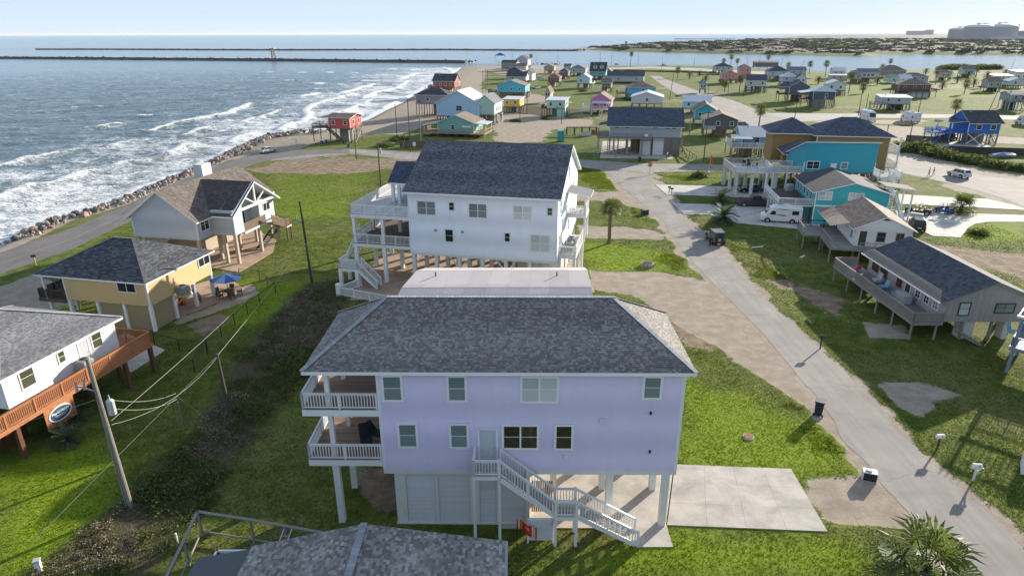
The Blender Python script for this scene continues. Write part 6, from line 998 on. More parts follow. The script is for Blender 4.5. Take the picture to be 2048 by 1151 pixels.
# fishing pier on the gulf side
p, q = at(1351, 80.5, SEA), at(1468, 79.5, SEA); t = thing('fishing_pier', 'long low dark fishing pier reaching across the far surf', 'pier', (*p, 0)); d = q-p; L = math.hypot(*d); t.rotation_euler = (0, 0, math.atan2(d[1], d[0])); a = MB(); a.box(0, -3, 4.5, L, 3, 5.6); a.box(0, -9, 4.5, 18, 9, 6); a.build('deck', DARKW, t)
for k in range(26): posts(t, [(k*L/25, 0)], 4.5, 1.4, DARKW, -4)
t = thing('channel_marker', 'leaning rusty channel marker tower with platform on the near jetty', 'tower', (*at(549, 122, SEA), 1.)); a = MB(); hh = hgt((549, 122), 98)
for s in ((-2, -2), (2, -2), (2, 2), (-2, 2)): a.beam((*s, 0), (s[0]*.45-1.5, s[1]*.45, hh*.85), .7, .7)
for k in range(5): z = hh*.17*k; a.beam((-2+k*.05, -2, z), (2-k*.4, -2+k*.2, z+hh*.17), .35, .35)
a.build('lattice', mat('rust_tan', (.33, .25, .17), .8), t); a = MB(); a.box(-4.2, -2.8, hh*.85, 1.6, 2.8, hh*.92); a.box(-4.2, -2.8, hh*.92, -3.6, 2.8, hh); a.box(1., -2.8, hh*.92, 1.6, 2.8, hh); a.build('platform', mat('rust_tan', 0), t)

t = thing('beach_house', 'house at the right edge that the blue grey pergola deck belongs to', 'house', (50.5, 40.5), math.radians(-8)); walls(t, 10, 11, 2.6, 5.6, wm('edgehouse', (.30, .34, .40))); roof(t, 'hip', 10, 11, 5.6, 2.4, .5, .5, SHS['g'], WHITE); posts(t, [(x, y) for x in (.3, 5, 9.7) for y in (.3, 5.5, 10.7)], 2.6, .3); [window(t, 'l', y, 3.5, 1., 1.2, 10, 11) for y in (3., 7.5)]  # stands out of view, added for the shade it casts towards the street
# ---------------------------------------------------------------- vehicles
RIM = mat('alloy_rim', (.42, .42, .43), .35, metal=.6); LAMP = mat('headlight_glass', (.6, .62, .62), .1); TAIL = mat('tail_light', (.35, .02, .015), .25); TINT = mat('car_glass', (.02, .025, .03), .05, var=.02); PLATE = mat('number_plate', (.65, .65, .63), .5); TRIM = mat('black_trim', (.025, .025, .027), .6)
def paint_(n, c): return mat('car_paint_'+n, c, .22, var=.04)
def wheel(t, x, y, r, w_=.22):
    me = cached(('wheel', r, w_), lambda: ((lambda a: (a.cyl((0, -w_/2, 0), (0, w_/2, 0), r, r, 18), a.mesh('wheel', BLACK))[1])(MB()), (lambda a: (a.cyl((0, -w_/2-.012, 0), (0, w_/2+.012, 0), r*.6, r*.6, 12), a.mesh('rim', RIM))[1])(MB())))
    o = put('wheel', me[0], t, (x, y, r)); put('rim', me[1], o)
def ring(x, w_, z0, zm, z1, tuck=.9): return [(x, -w_*.9, z0), (x, -w_, z0+(zm-z0)*.4), (x, -w_*.985, zm), (x, -w_*tuck, z1-.03), (x, -w_*tuck*.8, z1), (x, w_*tuck*.8, z1), (x, w_*tuck, z1-.03), (x, w_*.985, zm), (x, w_, z0+(zm-z0)*.4), (x, w_*.9, z0)][::-1]
def glasshouse(t, m, base, top, zb, zr, wb, wt, sides=2, nm='cabin'):
    """base/top: (rear x, front x); glass set into all four sides"""
    A = [(base[0], -wb, zb), (base[1], -wb, zb), (base[1], wb, zb), (base[0], wb, zb)]; B = [(top[0], -wt, zr), (top[1], -wt, zr), (top[1], wt, zr), (top[0], wt, zr)]
    a = MB(); C = [(top[0]+.12, -wt+.1, zr+.05), (top[1]-.12, -wt+.1, zr+.05), (top[1]-.12, wt-.1, zr+.05), (top[0]+.12, wt-.1, zr+.05)]; a.loft([A, B, C]); a.build(nm, m, t)
    def quad(p0, p1, p2, p3, u0, u1, v0, v1, name):
        P = [Vector(p) for p in (p0, p1, p2, p3)]; n = (P[1]-P[0]).cross(P[3]-P[0]).normalized()*.012; f = lambda u, v: tuple(P[0].lerp(P[1], u).lerp(P[3].lerp(P[2], u), v)+n)
        b = MB(); b.face([f(u0, v0), f(u1, v0), f(u1, v1), f(u0, v1)]); b.build(name, TINT, t)
    quad(A[1], A[2], B[2], B[1], .06, .94, .08, .93, 'windscreen'); quad(A[3], A[0], B[0], B[3], .1, .9, .2, .9, 'rear_window')
    for k in range(sides):
        u0, u1 = .07+k*.88/sides, .05+(k+1)*.88/sides
        quad(A[0], A[1], B[1], B[0], u0, u1, .1, .9, 'side_window'); quad(A[2], A[3], B[3], B[2], .98-u1, .98-u0, .1, .9, 'side_window')
def vehicle(nm, label, pr_, pf, kind, colr, cat='car', s=1., group=None, parts=True):
    r, f = at(*pr_), at(*pf); d = f-r; t = thing(nm, label, cat, ((r+f)/2), math.atan2(d[1], d[0]), group); m = paint_(colr[0], colr[1]); a = MB()
    L, W2, zb, zr, wr = {'sedan': (4.7, .9, .92, 1.45, .33), 'suv': (4.7, .94, 1.08, 1.72, .37), 'jeep': (4.3, .92, 1.15, 1.82, .42), 'pickup': (5.8, .98, 1.15, 1.88, .41)}[kind]; h = L/2; zh = zb-(.02 if kind != 'jeep' else -.02)
    st = [(-h, W2*.86, .42, .7, zb-.12), (-h+.15, W2*.96, .32, .72, zb-.03), (-h+.9, W2, .28, .74, zb), (h-1.35, W2, .28, .74, zb), (h-.7, W2*.98, .3, .7, zh-.06), (h-.15, W2*.93, .34, .64, zh-.16), (h, W2*.8, .42, .6, zh-.3)]
    a.loft([ring(*q) for q in st]); a.build('body', m, t)
    if kind == 'sedan': glasshouse(t, m, (-h+.55, h-1.25), (-h+1.35, h-2.0), zb-.02, zr, W2*.86, W2*.68)
    elif kind == 'suv': glasshouse(t, m, (-h+.1, h-1.2), (-h+.42, h-1.95), zb-.02, zr, W2*.9, W2*.76, 3)
    elif kind == 'jeep': glasshouse(t, paint_('jeep_top', (.05, .08, .08)), (-h+.1, h-1.45), (-h+.2, h-1.75), zb-.02, zr, W2*.84, W2*.76, 2)
    else:
        glasshouse(t, m, (-.75, h-1.45), (-.6, h-2.1), zb-.02, zr, W2*.9, W2*.76, 2); a = MB(); a.box(-h+.14, -W2*.8, zb-.02, -.8, W2*.8, zb+.012); a.build('bed', TRIM, t); a = MB(); a.box(-h+.04, -W2*.93, zb-.04, -.78, -W2*.8, zb+.09); a.box(-h+.04, W2*.8, zb-.04, -.78, W2*.93, zb+.09); a.box(-h+.04, -W2*.8, zb-.04, -h+.14, W2*.8, zb+.09); a.build('bed_side', m, t)
    for x in (-h+.92, h-.9):
        for y in (-1, 1):
            b = MB(); b.cyl((x, y*(W2-.09), wr+.03), (x, y*(W2+.008), wr+.03), wr*1.17, wr*1.17, 18); b.build('wheel_arch', TRIM, t); wheel(t, x, y*(W2-.08), wr)
    for y in (-1, 1):
        b = MB(); b.box(h-.22, y*W2*.72-.17, zh-.34, h-.03, y*W2*.72+.17, zh-.2); b.build('headlight', LAMP, t); b = MB(); b.box(-h-.012, y*W2*.74-.12, zb-.42, -h+.12, y*W2*.74+.12, zb-.16); b.build('tail_light', TAIL, t); b = MB(); b.box(h-1.5, y*(W2+.1)-.09, zb, h-1.36, y*(W2+.1)+.09, zb+.13); b.build('mirror', m, t)
    b = MB(); b.box(-h-.05, -W2*.85, .4, -h+.1, W2*.85, .58); b.box(h-.1, -W2*.78, .4, h+.04, W2*.78, .56); b.build('bumper', TRIM if kind in ('jeep', 'pickup') else m, t); b = MB(); b.box(-h-.062, -.26, .62, -h-.03, .26, .76); b.build('number_plate', PLATE, t)
    if kind == 'jeep': wheel_ = cached(('wheel', .42, .22), None); o = put('spare_wheel', wheel_[0], t, (-h-.16, .2, 1.0), math.pi/2); put('rim', wheel_[1], o); b = MB(); [b.box(-1.7+k*.42, -.66, 1.86, -1.5+k*.42, .66, 1.90) for k in range(5)]; b.beam((-1.8, -.68, 1.9), (.4, -.68, 1.9), .07, .07); b.beam((-1.8, .68, 1.9), (.4, .68, 1.9), .07, .07); b.build('roof_rack', STEEL, t)
    if s != 1: t.scale = (s,)*3
    return t
vehicle('parked_car', 'silver sedan parked at the bend of the sea road by the boulders', (519, 308), (553, 302), 'sedan', ('silver', (.50, .50, .52)))
vehicle('parked_car', 'silver SUV nose out before the white garage doors', (1295, 297), (1298, 310), 'suv', ('champagne', (.38, .37, .34))); vehicle('parked_car', 'dark red hatchback beside the dark grey board house', (1474, 256), (1494, 253), 'suv', ('maroon', (.10, .015, .02)))
vehicle('parked_car', 'black sedan parked under the raised grey deck', (1522, 384), (1478, 384), 'sedan', ('black', (.012, .012, .014))); vehicle('pickup_truck', 'dark grey crew cab pickup on the pale driveway beside palms', (1474, 411), (1542, 412), 'pickup', ('charcoal', (.045, .045, .05)), 'pickup')
vehicle('parked_jeep', 'dark green off-road car with spare wheel parked on the road verge', (1441, 494), (1418, 473), 'jeep', ('teal', (.015, .07, .07))); vehicle('moving_car', 'white SUV driving along the main road past walkers', (1931, 357), (1902, 350), 'suv', ('white', (.62, .63, .64)))
vehicle('parked_car', 'charcoal car behind the small white board house', (1838, 466), (1828, 448), 'suv', ('dark_grey', (.03, .032, .035))); vehicle('parked_car', 'black SUV under the royal blue house', (1912, 280), (1872, 277), 'suv', ('black', 0)); vehicle('pickup_truck', 'silver pickup beside the turquoise house', (1064, 179), (1083, 177), 'pickup', ('silver', 0), 'pickup')
for x, y, c, lb in ((1072, 155, ('white', 0), 'white car in the sandy lot behind the turquoise house'), (1082, 159, ('silver', 0), 'silver car in the sandy lot behind the turquoise house'), (1099, 131, ('white', 0), 'white camper car in the channel parking row'), (1086, 130, ('black', 0), 'dark car in the channel parking row'), (1112, 130.5, ('silver', 0), 'silver car in the channel parking row'), (1328, 132, ('white', 0), 'white car on the channel road'), (1502, 181, ('silver', 0), 'silver car under the cream two-storey house'), (1234, 131, ('white', 0), 'white van by the channel grass')):
    vehicle('parked_car', lb, (x-6, y), (x+6, y), 'suv', c)
for x, y in ((1068, 129.5), (1076, 129), (1093, 129.6), (1105, 129.2), (1120, 129.4), (1060, 130)): vehicle('parked_car', 'pale car in the crowded channel parking row', (x-2, y+.6), (x+2, y-.6), 'suv', ('white', 0), group='pale cars crowded along the channel')
def camper(label, pr_, pf, L, H, W2, nose, cat='motorhome', stripe=None, nm='motorhome'):
    r, f = at(*pr_), at(*pf); d = f-r; t = thing(nm, label, cat, (r+f)/2, math.atan2(d[1], d[0])); h = L/2; m = paint_('rv_white', (.66, .66, .65)); a = MB()
    R = lambda x, z0, z1, w_=W2: [(x, -w_*.95, z0), (x, -w_, z0+.3), (x, -w_, z1-.35), (x, -w_*.8, z1), (x, w_*.8, z1), (x, w_, z1-.35), (x, w_, z0+.3), (x, w_*.95, z0)][::-1]
    a.loft([R(-h, .5, H-.15, W2*.95), R(-h+.15, .38, H), R(h-2.3, .38, H), R(h-1.9, .38, H-.15), R(h-1.35, .36, nose[0]), R(h-.75, .36, nose[1], W2*.97), R(h-.15, .4, nose[1]-.25, W2*.9), R(h, .45, nose[1]-.45, W2*.8)]); a.build('body', m, t)
    for y in (-1, 1):
        b = MB(); b.face([(h-2.2, y*(W2+.012), 1.35), (h-1.35, y*(W2+.012), 1.35), (h-1.65, y*(W2+.012), 1.95), (h-2.2, y*(W2+.012), 1.95)][::1 if y < 0 else -1]); b.build('side_window', TINT, t); b = MB(); b.box(-h+.5, y*(W2+.006)-.008, 1.5, -h+1.5, y*(W2+.006)+.008, 2.1); b.build('side_window', TINT, t)
        for x in (-h+1.3, h-1.1): b = MB(); b.cyl((x, y*(W2-.1), .4), (x, y*(W2+.01), .4), .45, .45, 16); b.build('wheel_arch', TRIM, t); wheel(t, x, y*(W2-.06), .38)
        b = MB(); b.box(h-.14, y*W2*.62-.18, nose[1]-.62, h-.02, y*W2*.62+.18, nose[1]-.42); b.build('headlight', LAMP, t)
        b = MB(); b.face([(-.9, y*(W2+.012), 1.15), (.4, y*(W2+.012), 1.3), (1.3, y*(W2+.012), 1.55), (.2, y*(W2+.012), 1.42), (-.4, y*(W2+.012), 1.42)][::1 if y < 0 else -1]); b.build('side_graphic', mat('rv_graphic', (.12, .13, .2), .4), t)
        b = MB(); b.face([(-1.7, y*(W2+.012), H-.62), (.6, y*(W2+.012), H-.5), (1.2, y*(W2+.012), H-.44), (-.2, y*(W2+.012), H-.42)][::1 if y < 0 else -1]); b.build('side_graphic', mat('rv_graphic', 0), t)
    b = MB(); b.face([(h-1.33, -W2*.8, nose[0]-.04), (h-.72, -W2*.8, nose[1]+.03), (h-.72, W2*.8, nose[1]+.03), (h-1.33, W2*.8, nose[0]-.04)][::-1]); b.face([(h-1.3, -W2*.8, nose[0]+.0), (h-.7, -W2*.8, nose[1]+.06), (h-.7, W2*.8, nose[1]+.06), (h-1.3, W2*.8, nose[0]+.0)]); b.build('windscreen', TINT, t); b = MB(); b.box(-1.2, -.35, H, -.3, .35, H+.22); b.build('roof_unit', m, t); b = MB(); b.box(-h-.1, -W2*.9, .4, -h, W2*.9, .6); b.build('bumper', TRIM, t); return t
camper('white high-roofed camper van with dark swoosh on the pale driveway', (1598, 446), (1520, 441), 6.1, 2.75, 1.02, (2.3, 1.45)); camper('long white motorhome parked on the sand beyond the ochre house', (1718, 236), (1752, 247), 9.5, 3.4, 1.2, (2.9, 1.6)); camper('white travel camper parked on the grass beyond the sandy lot', (1836, 247), (1803, 240), 8., 3.3, 1.2, (3.0, 2.2)); camper('white camper at the right edge of the lawn', (2070, 252), (2035, 248), 7, 3., 1.1, (2.7, 1.6))
def buggy(label, pr_, pf, m, cat, roofm, long):
    r, f = at(*pr_), at(*pf); d = f-r; t = thing('off_road_buggy' if long else 'golf_cart', label, cat, (r+f)/2, math.atan2(d[1], d[0])); h = 1.9 if long else 1.25; wr = .42 if long else .3; a = MB()
    a.loft([[(x, -w_, z0), (x, -w_, z1), (x, w_, z1), (x, w_, z0)][::-1] for x, w_, z0, z1 in ((-h, .5, .5, 1.0), (-h*.5, .65, .4, 1.0), (-h*.3, .65, .35, .62), (h*.35, .65, .35, .62), (h*.45, .62, .4, 1.05), (h, .42, .5, .82))]); a.build('body', m, t)
    a = MB()
    for y in (-.6, .6): a.tube([(-h*.7, y, .95), (-h*.45, y*.85, 1.85), (h*.2, y*.85, 1.88), (h*.6, y, 1.0)], .03, 6); a.tube([(-h*.05, y*.85, 1.86), (-h*.05, y, .6)], .025, 6)
    a.build('roll_cage', BLACK, t); a = MB(); a.box(-h*.62, -.62, 1.88, h*.35, .62, 1.93); a.build('roof', roofm, t)
    for x in ((-.55, .15) if long else (-.15,)):
        for y in (-.3, .3): b = MB(); b.box(x-.22, y-.24, .6, x+.22, y+.24, .75); b.beam((x-.22, y, .7), (x-.36, y, 1.3), .44, .1); b.build('seat', TRIM, t)
    b = MB(); b.tube([(h*.4, -.3, 1.0), (h*.22, -.3, 1.2)], .02, 5); b.cyl((h*.22, -.3, 1.18), (h*.2, -.3, 1.22), .17, .17, 10); b.build('steering_wheel', TRIM, t)
    for x in (-h*.75, h*.72): [wheel(t, x, y*.78, wr, .3) for y in (-1, 1)]
    b = MB(); b.box(h-.06, -.36, .7, h+.03, -.2, .78); b.box(h-.06, .2, .7, h+.03, .36, .78); b.build('headlights', LAMP, t)
buggy('dark red off-road buggy with pale roof on the right-hand concrete', (1859, 431), (1812, 424), mat('buggy_maroon', (.05, .012, .016), .3), 'buggy', mat('pale_plastic', 0), True); buggy('blue golf cart beside the bushy fan palm', (1900, 429), (1872, 423), paint_('cart_blue', (.02, .12, .40)), 'golf cart', WHITE, False)
bp = at(2005, 315); simple('covered_boat', 'small boat under a blue cover on the grass by the hedge', 'boat', bp, .05, [('hull', mat('boat_hull', (.5, .5, .5), .4), lambda a: a.loft([[(x, -w_, .75), (x, -w_*.5, .2), (x, w_*.5, .2), (x, w_, .75)][::-1] for x, w_ in ((-3, .9), (0, 1.1), (2, .9), (3.2, .12))])), ('cover', mat('blue_tarp', (.14, .24, .42), .7), lambda a: a.loft([[(x, -w_, .75), (x, 0, z), (x, w_, .75)] for x, w_, z in ((-3.05, .95, .95), (0, 1.15, 1.3), (2, .95, 1.1), (3.2, .15, .8))])), ('trailer', STEEL, lambda a: [a.beam((-2.5, y, .2), (3.8, 0, .3), .08, .08) for y in (-.6, .6)])])
# ---------------------------------------------------------------- people
def person(label, px, rz, top, legs, skin=(.42, .26, .18), hair=(.03, .02, .015), walk=.18, h=1.72, shoe=(.6, .6, .6)):
    t = thing('person', label, 'person', at(*px), rz)
    J = {'pel': (0, 0, .93), 'sp': (.01, 0, 1.15), 'ch': (.0, 0, 1.38), 'nk': (.0, 0, 1.50), 'hd': (.03, 0, 1.62), 'top': (.02, 0, 1.72)}
    E = [('pel', 'sp'), ('sp', 'ch'), ('ch', 'nk'), ('nk', 'hd'), ('hd', 'top')]; Rr = {'pel': .145, 'sp': .12, 'ch': .145, 'nk': .055, 'hd': .095, 'top': .06}
    for s, sg in (('l', 1), ('r', -1)):
        w_ = walk*sg; J.update({'hip'+s: (0, .09*sg, .9), 'kn'+s: (w_*.6+.03, .1*sg, .49), 'an'+s: (w_-.04, .1*sg, .08), 'to'+s: (w_+.12, .11*sg, .04), 'sh'+s: (0, .17*sg, 1.42), 'el'+s: (-w_*.6, .23*sg, 1.13), 'wr'+s: (-w_*.9+.08, .22*sg, .9), 'ha'+s: (-w_*.9+.11, .21*sg, .80)})
        E += [('pel', 'hip'+s), ('hip'+s, 'kn'+s), ('kn'+s, 'an'+s), ('an'+s, 'to'+s), ('ch', 'sh'+s), ('sh'+s, 'el'+s), ('el'+s, 'wr'+s), ('wr'+s, 'ha'+s)]; Rr.update({'hip'+s: .095, 'kn'+s: .065, 'an'+s: .045, 'to'+s: .04, 'sh'+s: .06, 'el'+s: .043, 'wr'+s: .032, 'ha'+s: .035})
    K = list(J); me = bpy.data.meshes.new('tmp'); me.from_pydata([J[k] for k in K], [(K.index(a), K.index(b)) for a, b in E], []); o = bpy.data.objects.new('tmp', me); COL.objects.link(o)
    m = o.modifiers.new('s', 'SKIN'); [setattr(v, 'radius', (Rr[k], Rr[k]*(1.15 if k in ('ch', 'pel') else 1))) for k, v in zip(K, me.skin_vertices[0].data)]; me.skin_vertices[0].data[0].use_root = True; o.modifiers.new('d', 'SUBSURF').levels = 1
    ev = o.evaluated_get(bpy.context.evaluated_depsgraph_get()); nm = bpy.data.meshes.new_from_object(ev); bpy.data.objects.remove(o)
    mm = [mat('skin%s' % label[:9], skin, .6), mat('top%s' % label[:14], top, .8), mat('legs%s' % label[:14], legs, .8), mat('shoe%s' % label[:9], shoe, .7)]; nm.materials.clear(); [nm.materials.append(x) for x in mm]
    for p in nm.polygons: z = p.center.z; y = abs(p.center.y); p.material_index = 3 if z < .1 else 1 if (.98 < z < 1.47 and y < .25 and not (z < 1.12 and y > .19)) else 2 if (z <= .98 and y < .17 and z > (.1 if legs[0] < .2 else .5)) else 0; p.use_smooth = True
    a = nm.attributes.new('shade', 'FLOAT', 'FACE'); a.data.foreach_set('value', [1.]*len(nm.polygons)); put('body', nm, t)
    b = MB(); b.loft([[(.015+r_*math.cos(k*.785)*1.0-.012, r_*math.sin(k*.785)*.85, z) for k in range(8)] for r_, z in ((.105, 1.60), (.118, 1.66), (.108, 1.72), (.06, 1.765))]); b.build('hair', mat('hair%s' % label[:9], hair, .8), t, smooth=True); t.scale = (h/1.76,)*3
person('person in grey top and black shorts walking along the main road, left of two', (1857, 352), 2.6, (.22, .21, .17), (.03, .03, .03)); person('person in dark top and pale shorts walking along the main road, right of two', (1866, 351), 2.6, (.06, .06, .05), (.42, .38, .32)); person('person in black hoodie and trousers standing beside the dark green car', (1419, 494), .9, (.025, .025, .03), (.02, .02, .022), walk=.04, shoe=(.7, .7, .7))
# ---------------------------------------------------------------- street furniture
def pole(px, ty, label, r=.15, arm=0, trans=False, m=None, lean=(0, 0), group=None, cat='utility pole'):
    p = at(*px); h = hgt(px, ty); t = thing('utility_pole', label, cat, p, 0, group); a = MB(); a.cyl((0, 0, -.2), (lean[0], lean[1], h), r, r*.68, 8); a.build('pole', m or mat('creosote_pole', (.075, .06, .05), .85, 'wood'), t)
    if arm: b = MB(); b.beam((-arm+lean[0], -.12, h-.7), (arm+lean[0], -.12, h-.7), .1, .12); b.build('crossarm', mat('creosote_pole', 0), t); c = MB(); [c.cyl((x+lean[0], -.12, h-.64), (x+lean[0], -.12, h-.42), .05, .03, 6) for x in (-arm*.9, 0.0, arm*.9)]; c.build('insulators', GREYM, t)
    if trans: b = MB(); b.cyl((.42, -.05, h-trans-.9), (.42, -.05, h-trans), .22, .22, 12); b.cyl((.42, -.05, h-trans), (.42, -.05, h-trans+.12), .22, .1, 12); b.cyl((.42, -.05, h-trans+.1), (.42, -.05, h-trans+.4), .045, .03, 6); b.build('transformer', mat('transformer_grey', (.45, .46, .46), .45), t)
    return t, h
GP = mat('grey_pole_wood', (.22, .20, .17), .85, 'wood')
t, hA = pole((262, 1013), 722, 'tall grey wooden utility pole with transformer above the near lawn', .17, 0, 2.6, GP, (-.55, .35)); b = MB(); b.beam((-.4, .3, hA-2.2), (-1.3, -.15, hA-1.5), .07, .07); [b.cyl((x, y, hA-1.9), (x+.08, y, hA-1.2), .08, .05, 8) for x, y in ((-1.25, -.2), (-.95, .05))]; b.build('cutout_fuse', GREYM, t); b = MB(); b.tube([(-.18, -.16, .1), (-.5, .2, hA-2.7)], .035, 6); b.build('conduit', STEEL, t)
pole((463, 840), 708, 'dark round wooden pole at the edge of the brush strip', .17, 0, False, None, (-.25, .1)); pole((366, 852), 803, 'thin pale service post with two insulators beside the brush', .06, 0, False, STEEL); t, hB = pole((624, 565), 402, 'dark utility pole with climbing conduit left of the pale blue house', .16, 0, False, None, (-.3, 0)); b = MB(); b.tube([(.25, -.1, .2), (.0, -.15, hB*.5)], .04, 6); b.build('conduit', STEEL, t); b = MB(); b.box(-1., -.1, hB-2.4, -.25, .05, hB-2.25); b.cyl((-.9, -.05, hB-2.25), (-.9, -.05, hB-1.7), .08, .05, 6); b.build('cutout_fuse', GREYM, t)
pole((762, 378), 285, 'utility pole with small grey transformer rising left of the slate roof', .15, 0, 1.2)
PL = [((713, 318), 260, 'short dark pole on the grass by the sea road bend'), ((794, 272), 208, 'plain dark pole on the sand between coral house and cottage'), ((821, 304), 197, 'tall dark pole with guy wire before the sea green cottage'), ((842, 292), 226, 'pale pole beside the sea green cottage', GP), ((966, 190), 143, 'leftmost of three dark poles on the beach'), ((972, 184), 138, 'middle of three dark poles on the beach'), ((975.5, 172), 139, 'rightmost of three dark poles on the beach'),
 ((1040, 246), 209, 'dark pole on the sandy track'), ((1054, 228), 180, 'tall thin pole beside the yellow cottage'), ((1123, 248), 207, 'street light pole beside the mint green cottage'), ((1181, 231), 180, 'pale pole left of the raspberry pink house', GP), ((1339, 201), 145, 'dark leaning pole on the bright lawn by the main road', None, .9), ((1415, 199), 166, 'pole on the verge of the main road'), ((1407, 323), 219, 'tall black pole on the cross street verge', None, 0, 1.2), ((1377, 282), 228, 'pale leaning pole beside the big blue grey house', GP), ((1456, 186), 131, 'tall pole beside the salmon houses', None, 0, .9), ((1486, 194), 136, 'dark pole before the cream two-storey house', None, .8),
 ((1587, 252), 213, 'pole on the main road before the dark blue house'), ((1716, 232), 166, 'tall dark pole between the dark blue house and the lawn', None, 0, .9), ((1731, 221), 187, 'shorter pole beside the side road'), ((1780, 207), 158, 'pole with arm before the small grey deck house', None, .5, .9), ((1833, 238), 169, 'pole beside the white travel camper', None, .3, .9), ((1773, 272), 248, 'stub pole beyond the ochre roof'), ((1818, 283), 242, 'pole at the end of the hedge fence'), ((1977, 223), 167, 'leaning pole on the wide lawn, right', None, 2.2), ((2019, 144), 118, 'leaning pole by the far right channel bank', None, 2.0), ((1598, 148), 121, 'strongly leaning pole on the channel bank', None, 2.2)]
for q in PL: pole(q[0], q[1], q[2], .14, q[5] if len(q) > 5 else 0, False, q[3] if len(q) > 3 and q[3] else None, (q[4], 0) if len(q) > 4 else (0, 0))
for x, y, ty in ((1200, 131, 104), (1223, 131, 106), (1276, 128, 104), (1323, 141, 111), (1388, 133, 112), (1115, 129, 107), (1025, 128, 106), (1056, 126, 106), (1072, 127, 107), (1400, 120, 118), (1562, 140, 116), (1517, 140, 113), (1494, 135, 113)):
    if ty < y-6: pole((x, y), ty, 'thin dark pole along the channel bank', .14, 0, False, None, group='thin poles lining the channel')
def cable(label, pts, r=.018, sag=.4, m=None, nm='power_cable'):
    a = MB(); P = []
    for p, q in zip(pts, pts[1:]):
        p, q = Vector(p), Vector(q); P += [tuple(p.lerp(q, k/12)-Vector((0, 0, sag*4*(k/12)*(1-k/12)))) for k in range(12)]
    P.append(tuple(pts[-1])); a.tube(P, r*.6, 5); tag(a.build(nm, m or mat('pale_cable', (.36, .36, .31), .6)), label, 'cable')
A0 = at(262, 1013); PT_ = lambda px, z: (*at(*px), z)
B0 = at(463, 840); C0 = at(366, 852); D0 = at(624, 565); T0 = (A0[0]-.1, A0[1]+.2)
cable('upper pale service wire from transformer to the thin post', [(T0[0]+.5, T0[1], hA-2.7), (*C0, 2.9)], .022, .35); cable('lower pale service wire from transformer to the thin post', [(T0[0]+.5, T0[1], hA-3.3), (*C0, 2.4)], .022, .4); cable('pale wire from the tall pole to the pole beside the brush', [(T0[0]+.1, T0[1], hA-4.4), (B0[0]-.2, B0[1], 5.5)], .02, .9)
cable('long guy wire from the dark round pole down to the lawn', [(B0[0]-.2, B0[1]+.1, 5.6), PT_((70, 1080), .05)], .022, 0); cable('long wire from the tall pole towards the back yard pole', [(T0[0]+.05, T0[1]+.1, hA-4.2), (D0[0]-.2, D0[1], hB-4.6)], .02, .5); cable('pale wire from the dark round pole to the back yard pole', [(B0[0]-.2, B0[1]+.1, 5.6), (D0[0]-.2, D0[1], hB-5.)], .022, .2); cable('wire from the tall pole across the cedar deck', [(T0[0]-.3, T0[1], hA-2.6), (-38., 33., 4.5)], .016, .3); cable('short guy wire from the thin post into the brush', [(*C0, 2.7), PT_((414, 840), .1)], .018, 0)
q = at(1407, 323); cable('dark wire crossing the cross street to the ochre house', [(q[0], q[1], 10.8), (*at(1560, 300), 8.5)], .02, .6, BLACK); q2 = at(821, 304); cable('pale guy wire of the pole before the sea green cottage', [(q2[0], q2[1], 7.2), PT_((800, 318), .1)], .03, 0)
# mailboxes, bins, signs and small things
def mailbox(label, px, rz, m, pm, h=1.15, arm=False):
    t = thing('mailbox', label, 'mailbox', at(*px), rz); a = MB(); a.box(-.05, -.05, 0, .05, .05, h); a.build('post', pm, t); b = MB(); b.loft([[(-.28, y, z) for y, z in R_] and [(x, y, z) for y, z in R_] for x in (-.28, .28) for R_ in [((-.13, h), (-.13, h+.16), (-.09, h+.25), (0, h+.28), (.09, h+.25), (.13, h+.16), (.13, h))]]); b.build('box', m, t)
    c = MB(); c.box(.05, -.15, h+.1, .09, -.135, h+.3); c.build('flag', TAIL, t)
    if arm: d = MB(); d.beam((0, 0, h-.45), (.3, 0, h-.05), .08, .08); d.box(-.35, -.06, h-.09, .4, .06, h-.01); d.build('bracket', pm, t)
    return t
mailbox('dark green mailbox on a dark post beside the street', (1640, 697), math.radians(-3), mat('mailbox_dark', (.03, .04, .035), .4), DARKW); mailbox('white mailbox on a leaning brown post at the right verge', (1874, 897), math.radians(5), WHITE, BROWNW, .95); mailbox('white mailbox on a white bracketed post at the right verge', (1946, 960), math.radians(-4), WHITE, WHITE, 1.05, True); mailbox('dark mailbox on a yellow post by the sea road', (72, 530), math.radians(14), mat('mailbox_dark', 0), mat('yellow_post', (.45, .33, .08), .7)); mailbox('first of two dark mailboxes by the upper driveway', (1338, 386), .3, mat('mailbox_dark', 0), DARKW, 1.0); mailbox('second of two dark mailboxes by the upper driveway', (1343, 389), .3, mat('mailbox_brown', (.06, .035, .03), .5), DARKW, 1.0)
def bin_(label, px, rz, m, tip=None, lidm=None):
    t = thing('wheelie_bin', label, 'bin', at(*px), rz); a = MB(); a.loft([[(x*s, y*s, z) for x, y in ((-.26, -.28), (.26, -.28), (.26, .28), (-.26, .28))] for s, z in ((.82, .08), (1., 1.0))]); a.build('body', m, t); b = MB(); b.box(-.3, -.32, 1.0, .3, .34, 1.07); b.build('lid', lidm or m, t); c = MB(); c.cyl((-.3, .24, .1), (-.22, .24, .1), .1, .1, 10); c.cyl((.22, .24, .1), (.3, .24, .1), .1, .1, 10); c.build('wheels', BLACK, t); d = MB(); d.cyl((-.25, .36, .98), (.25, .36, .98), .025, .025, 6); d.build('handle', m, t)
    if tip: t.rotation_euler = tip; t.location.z = .32
    return t
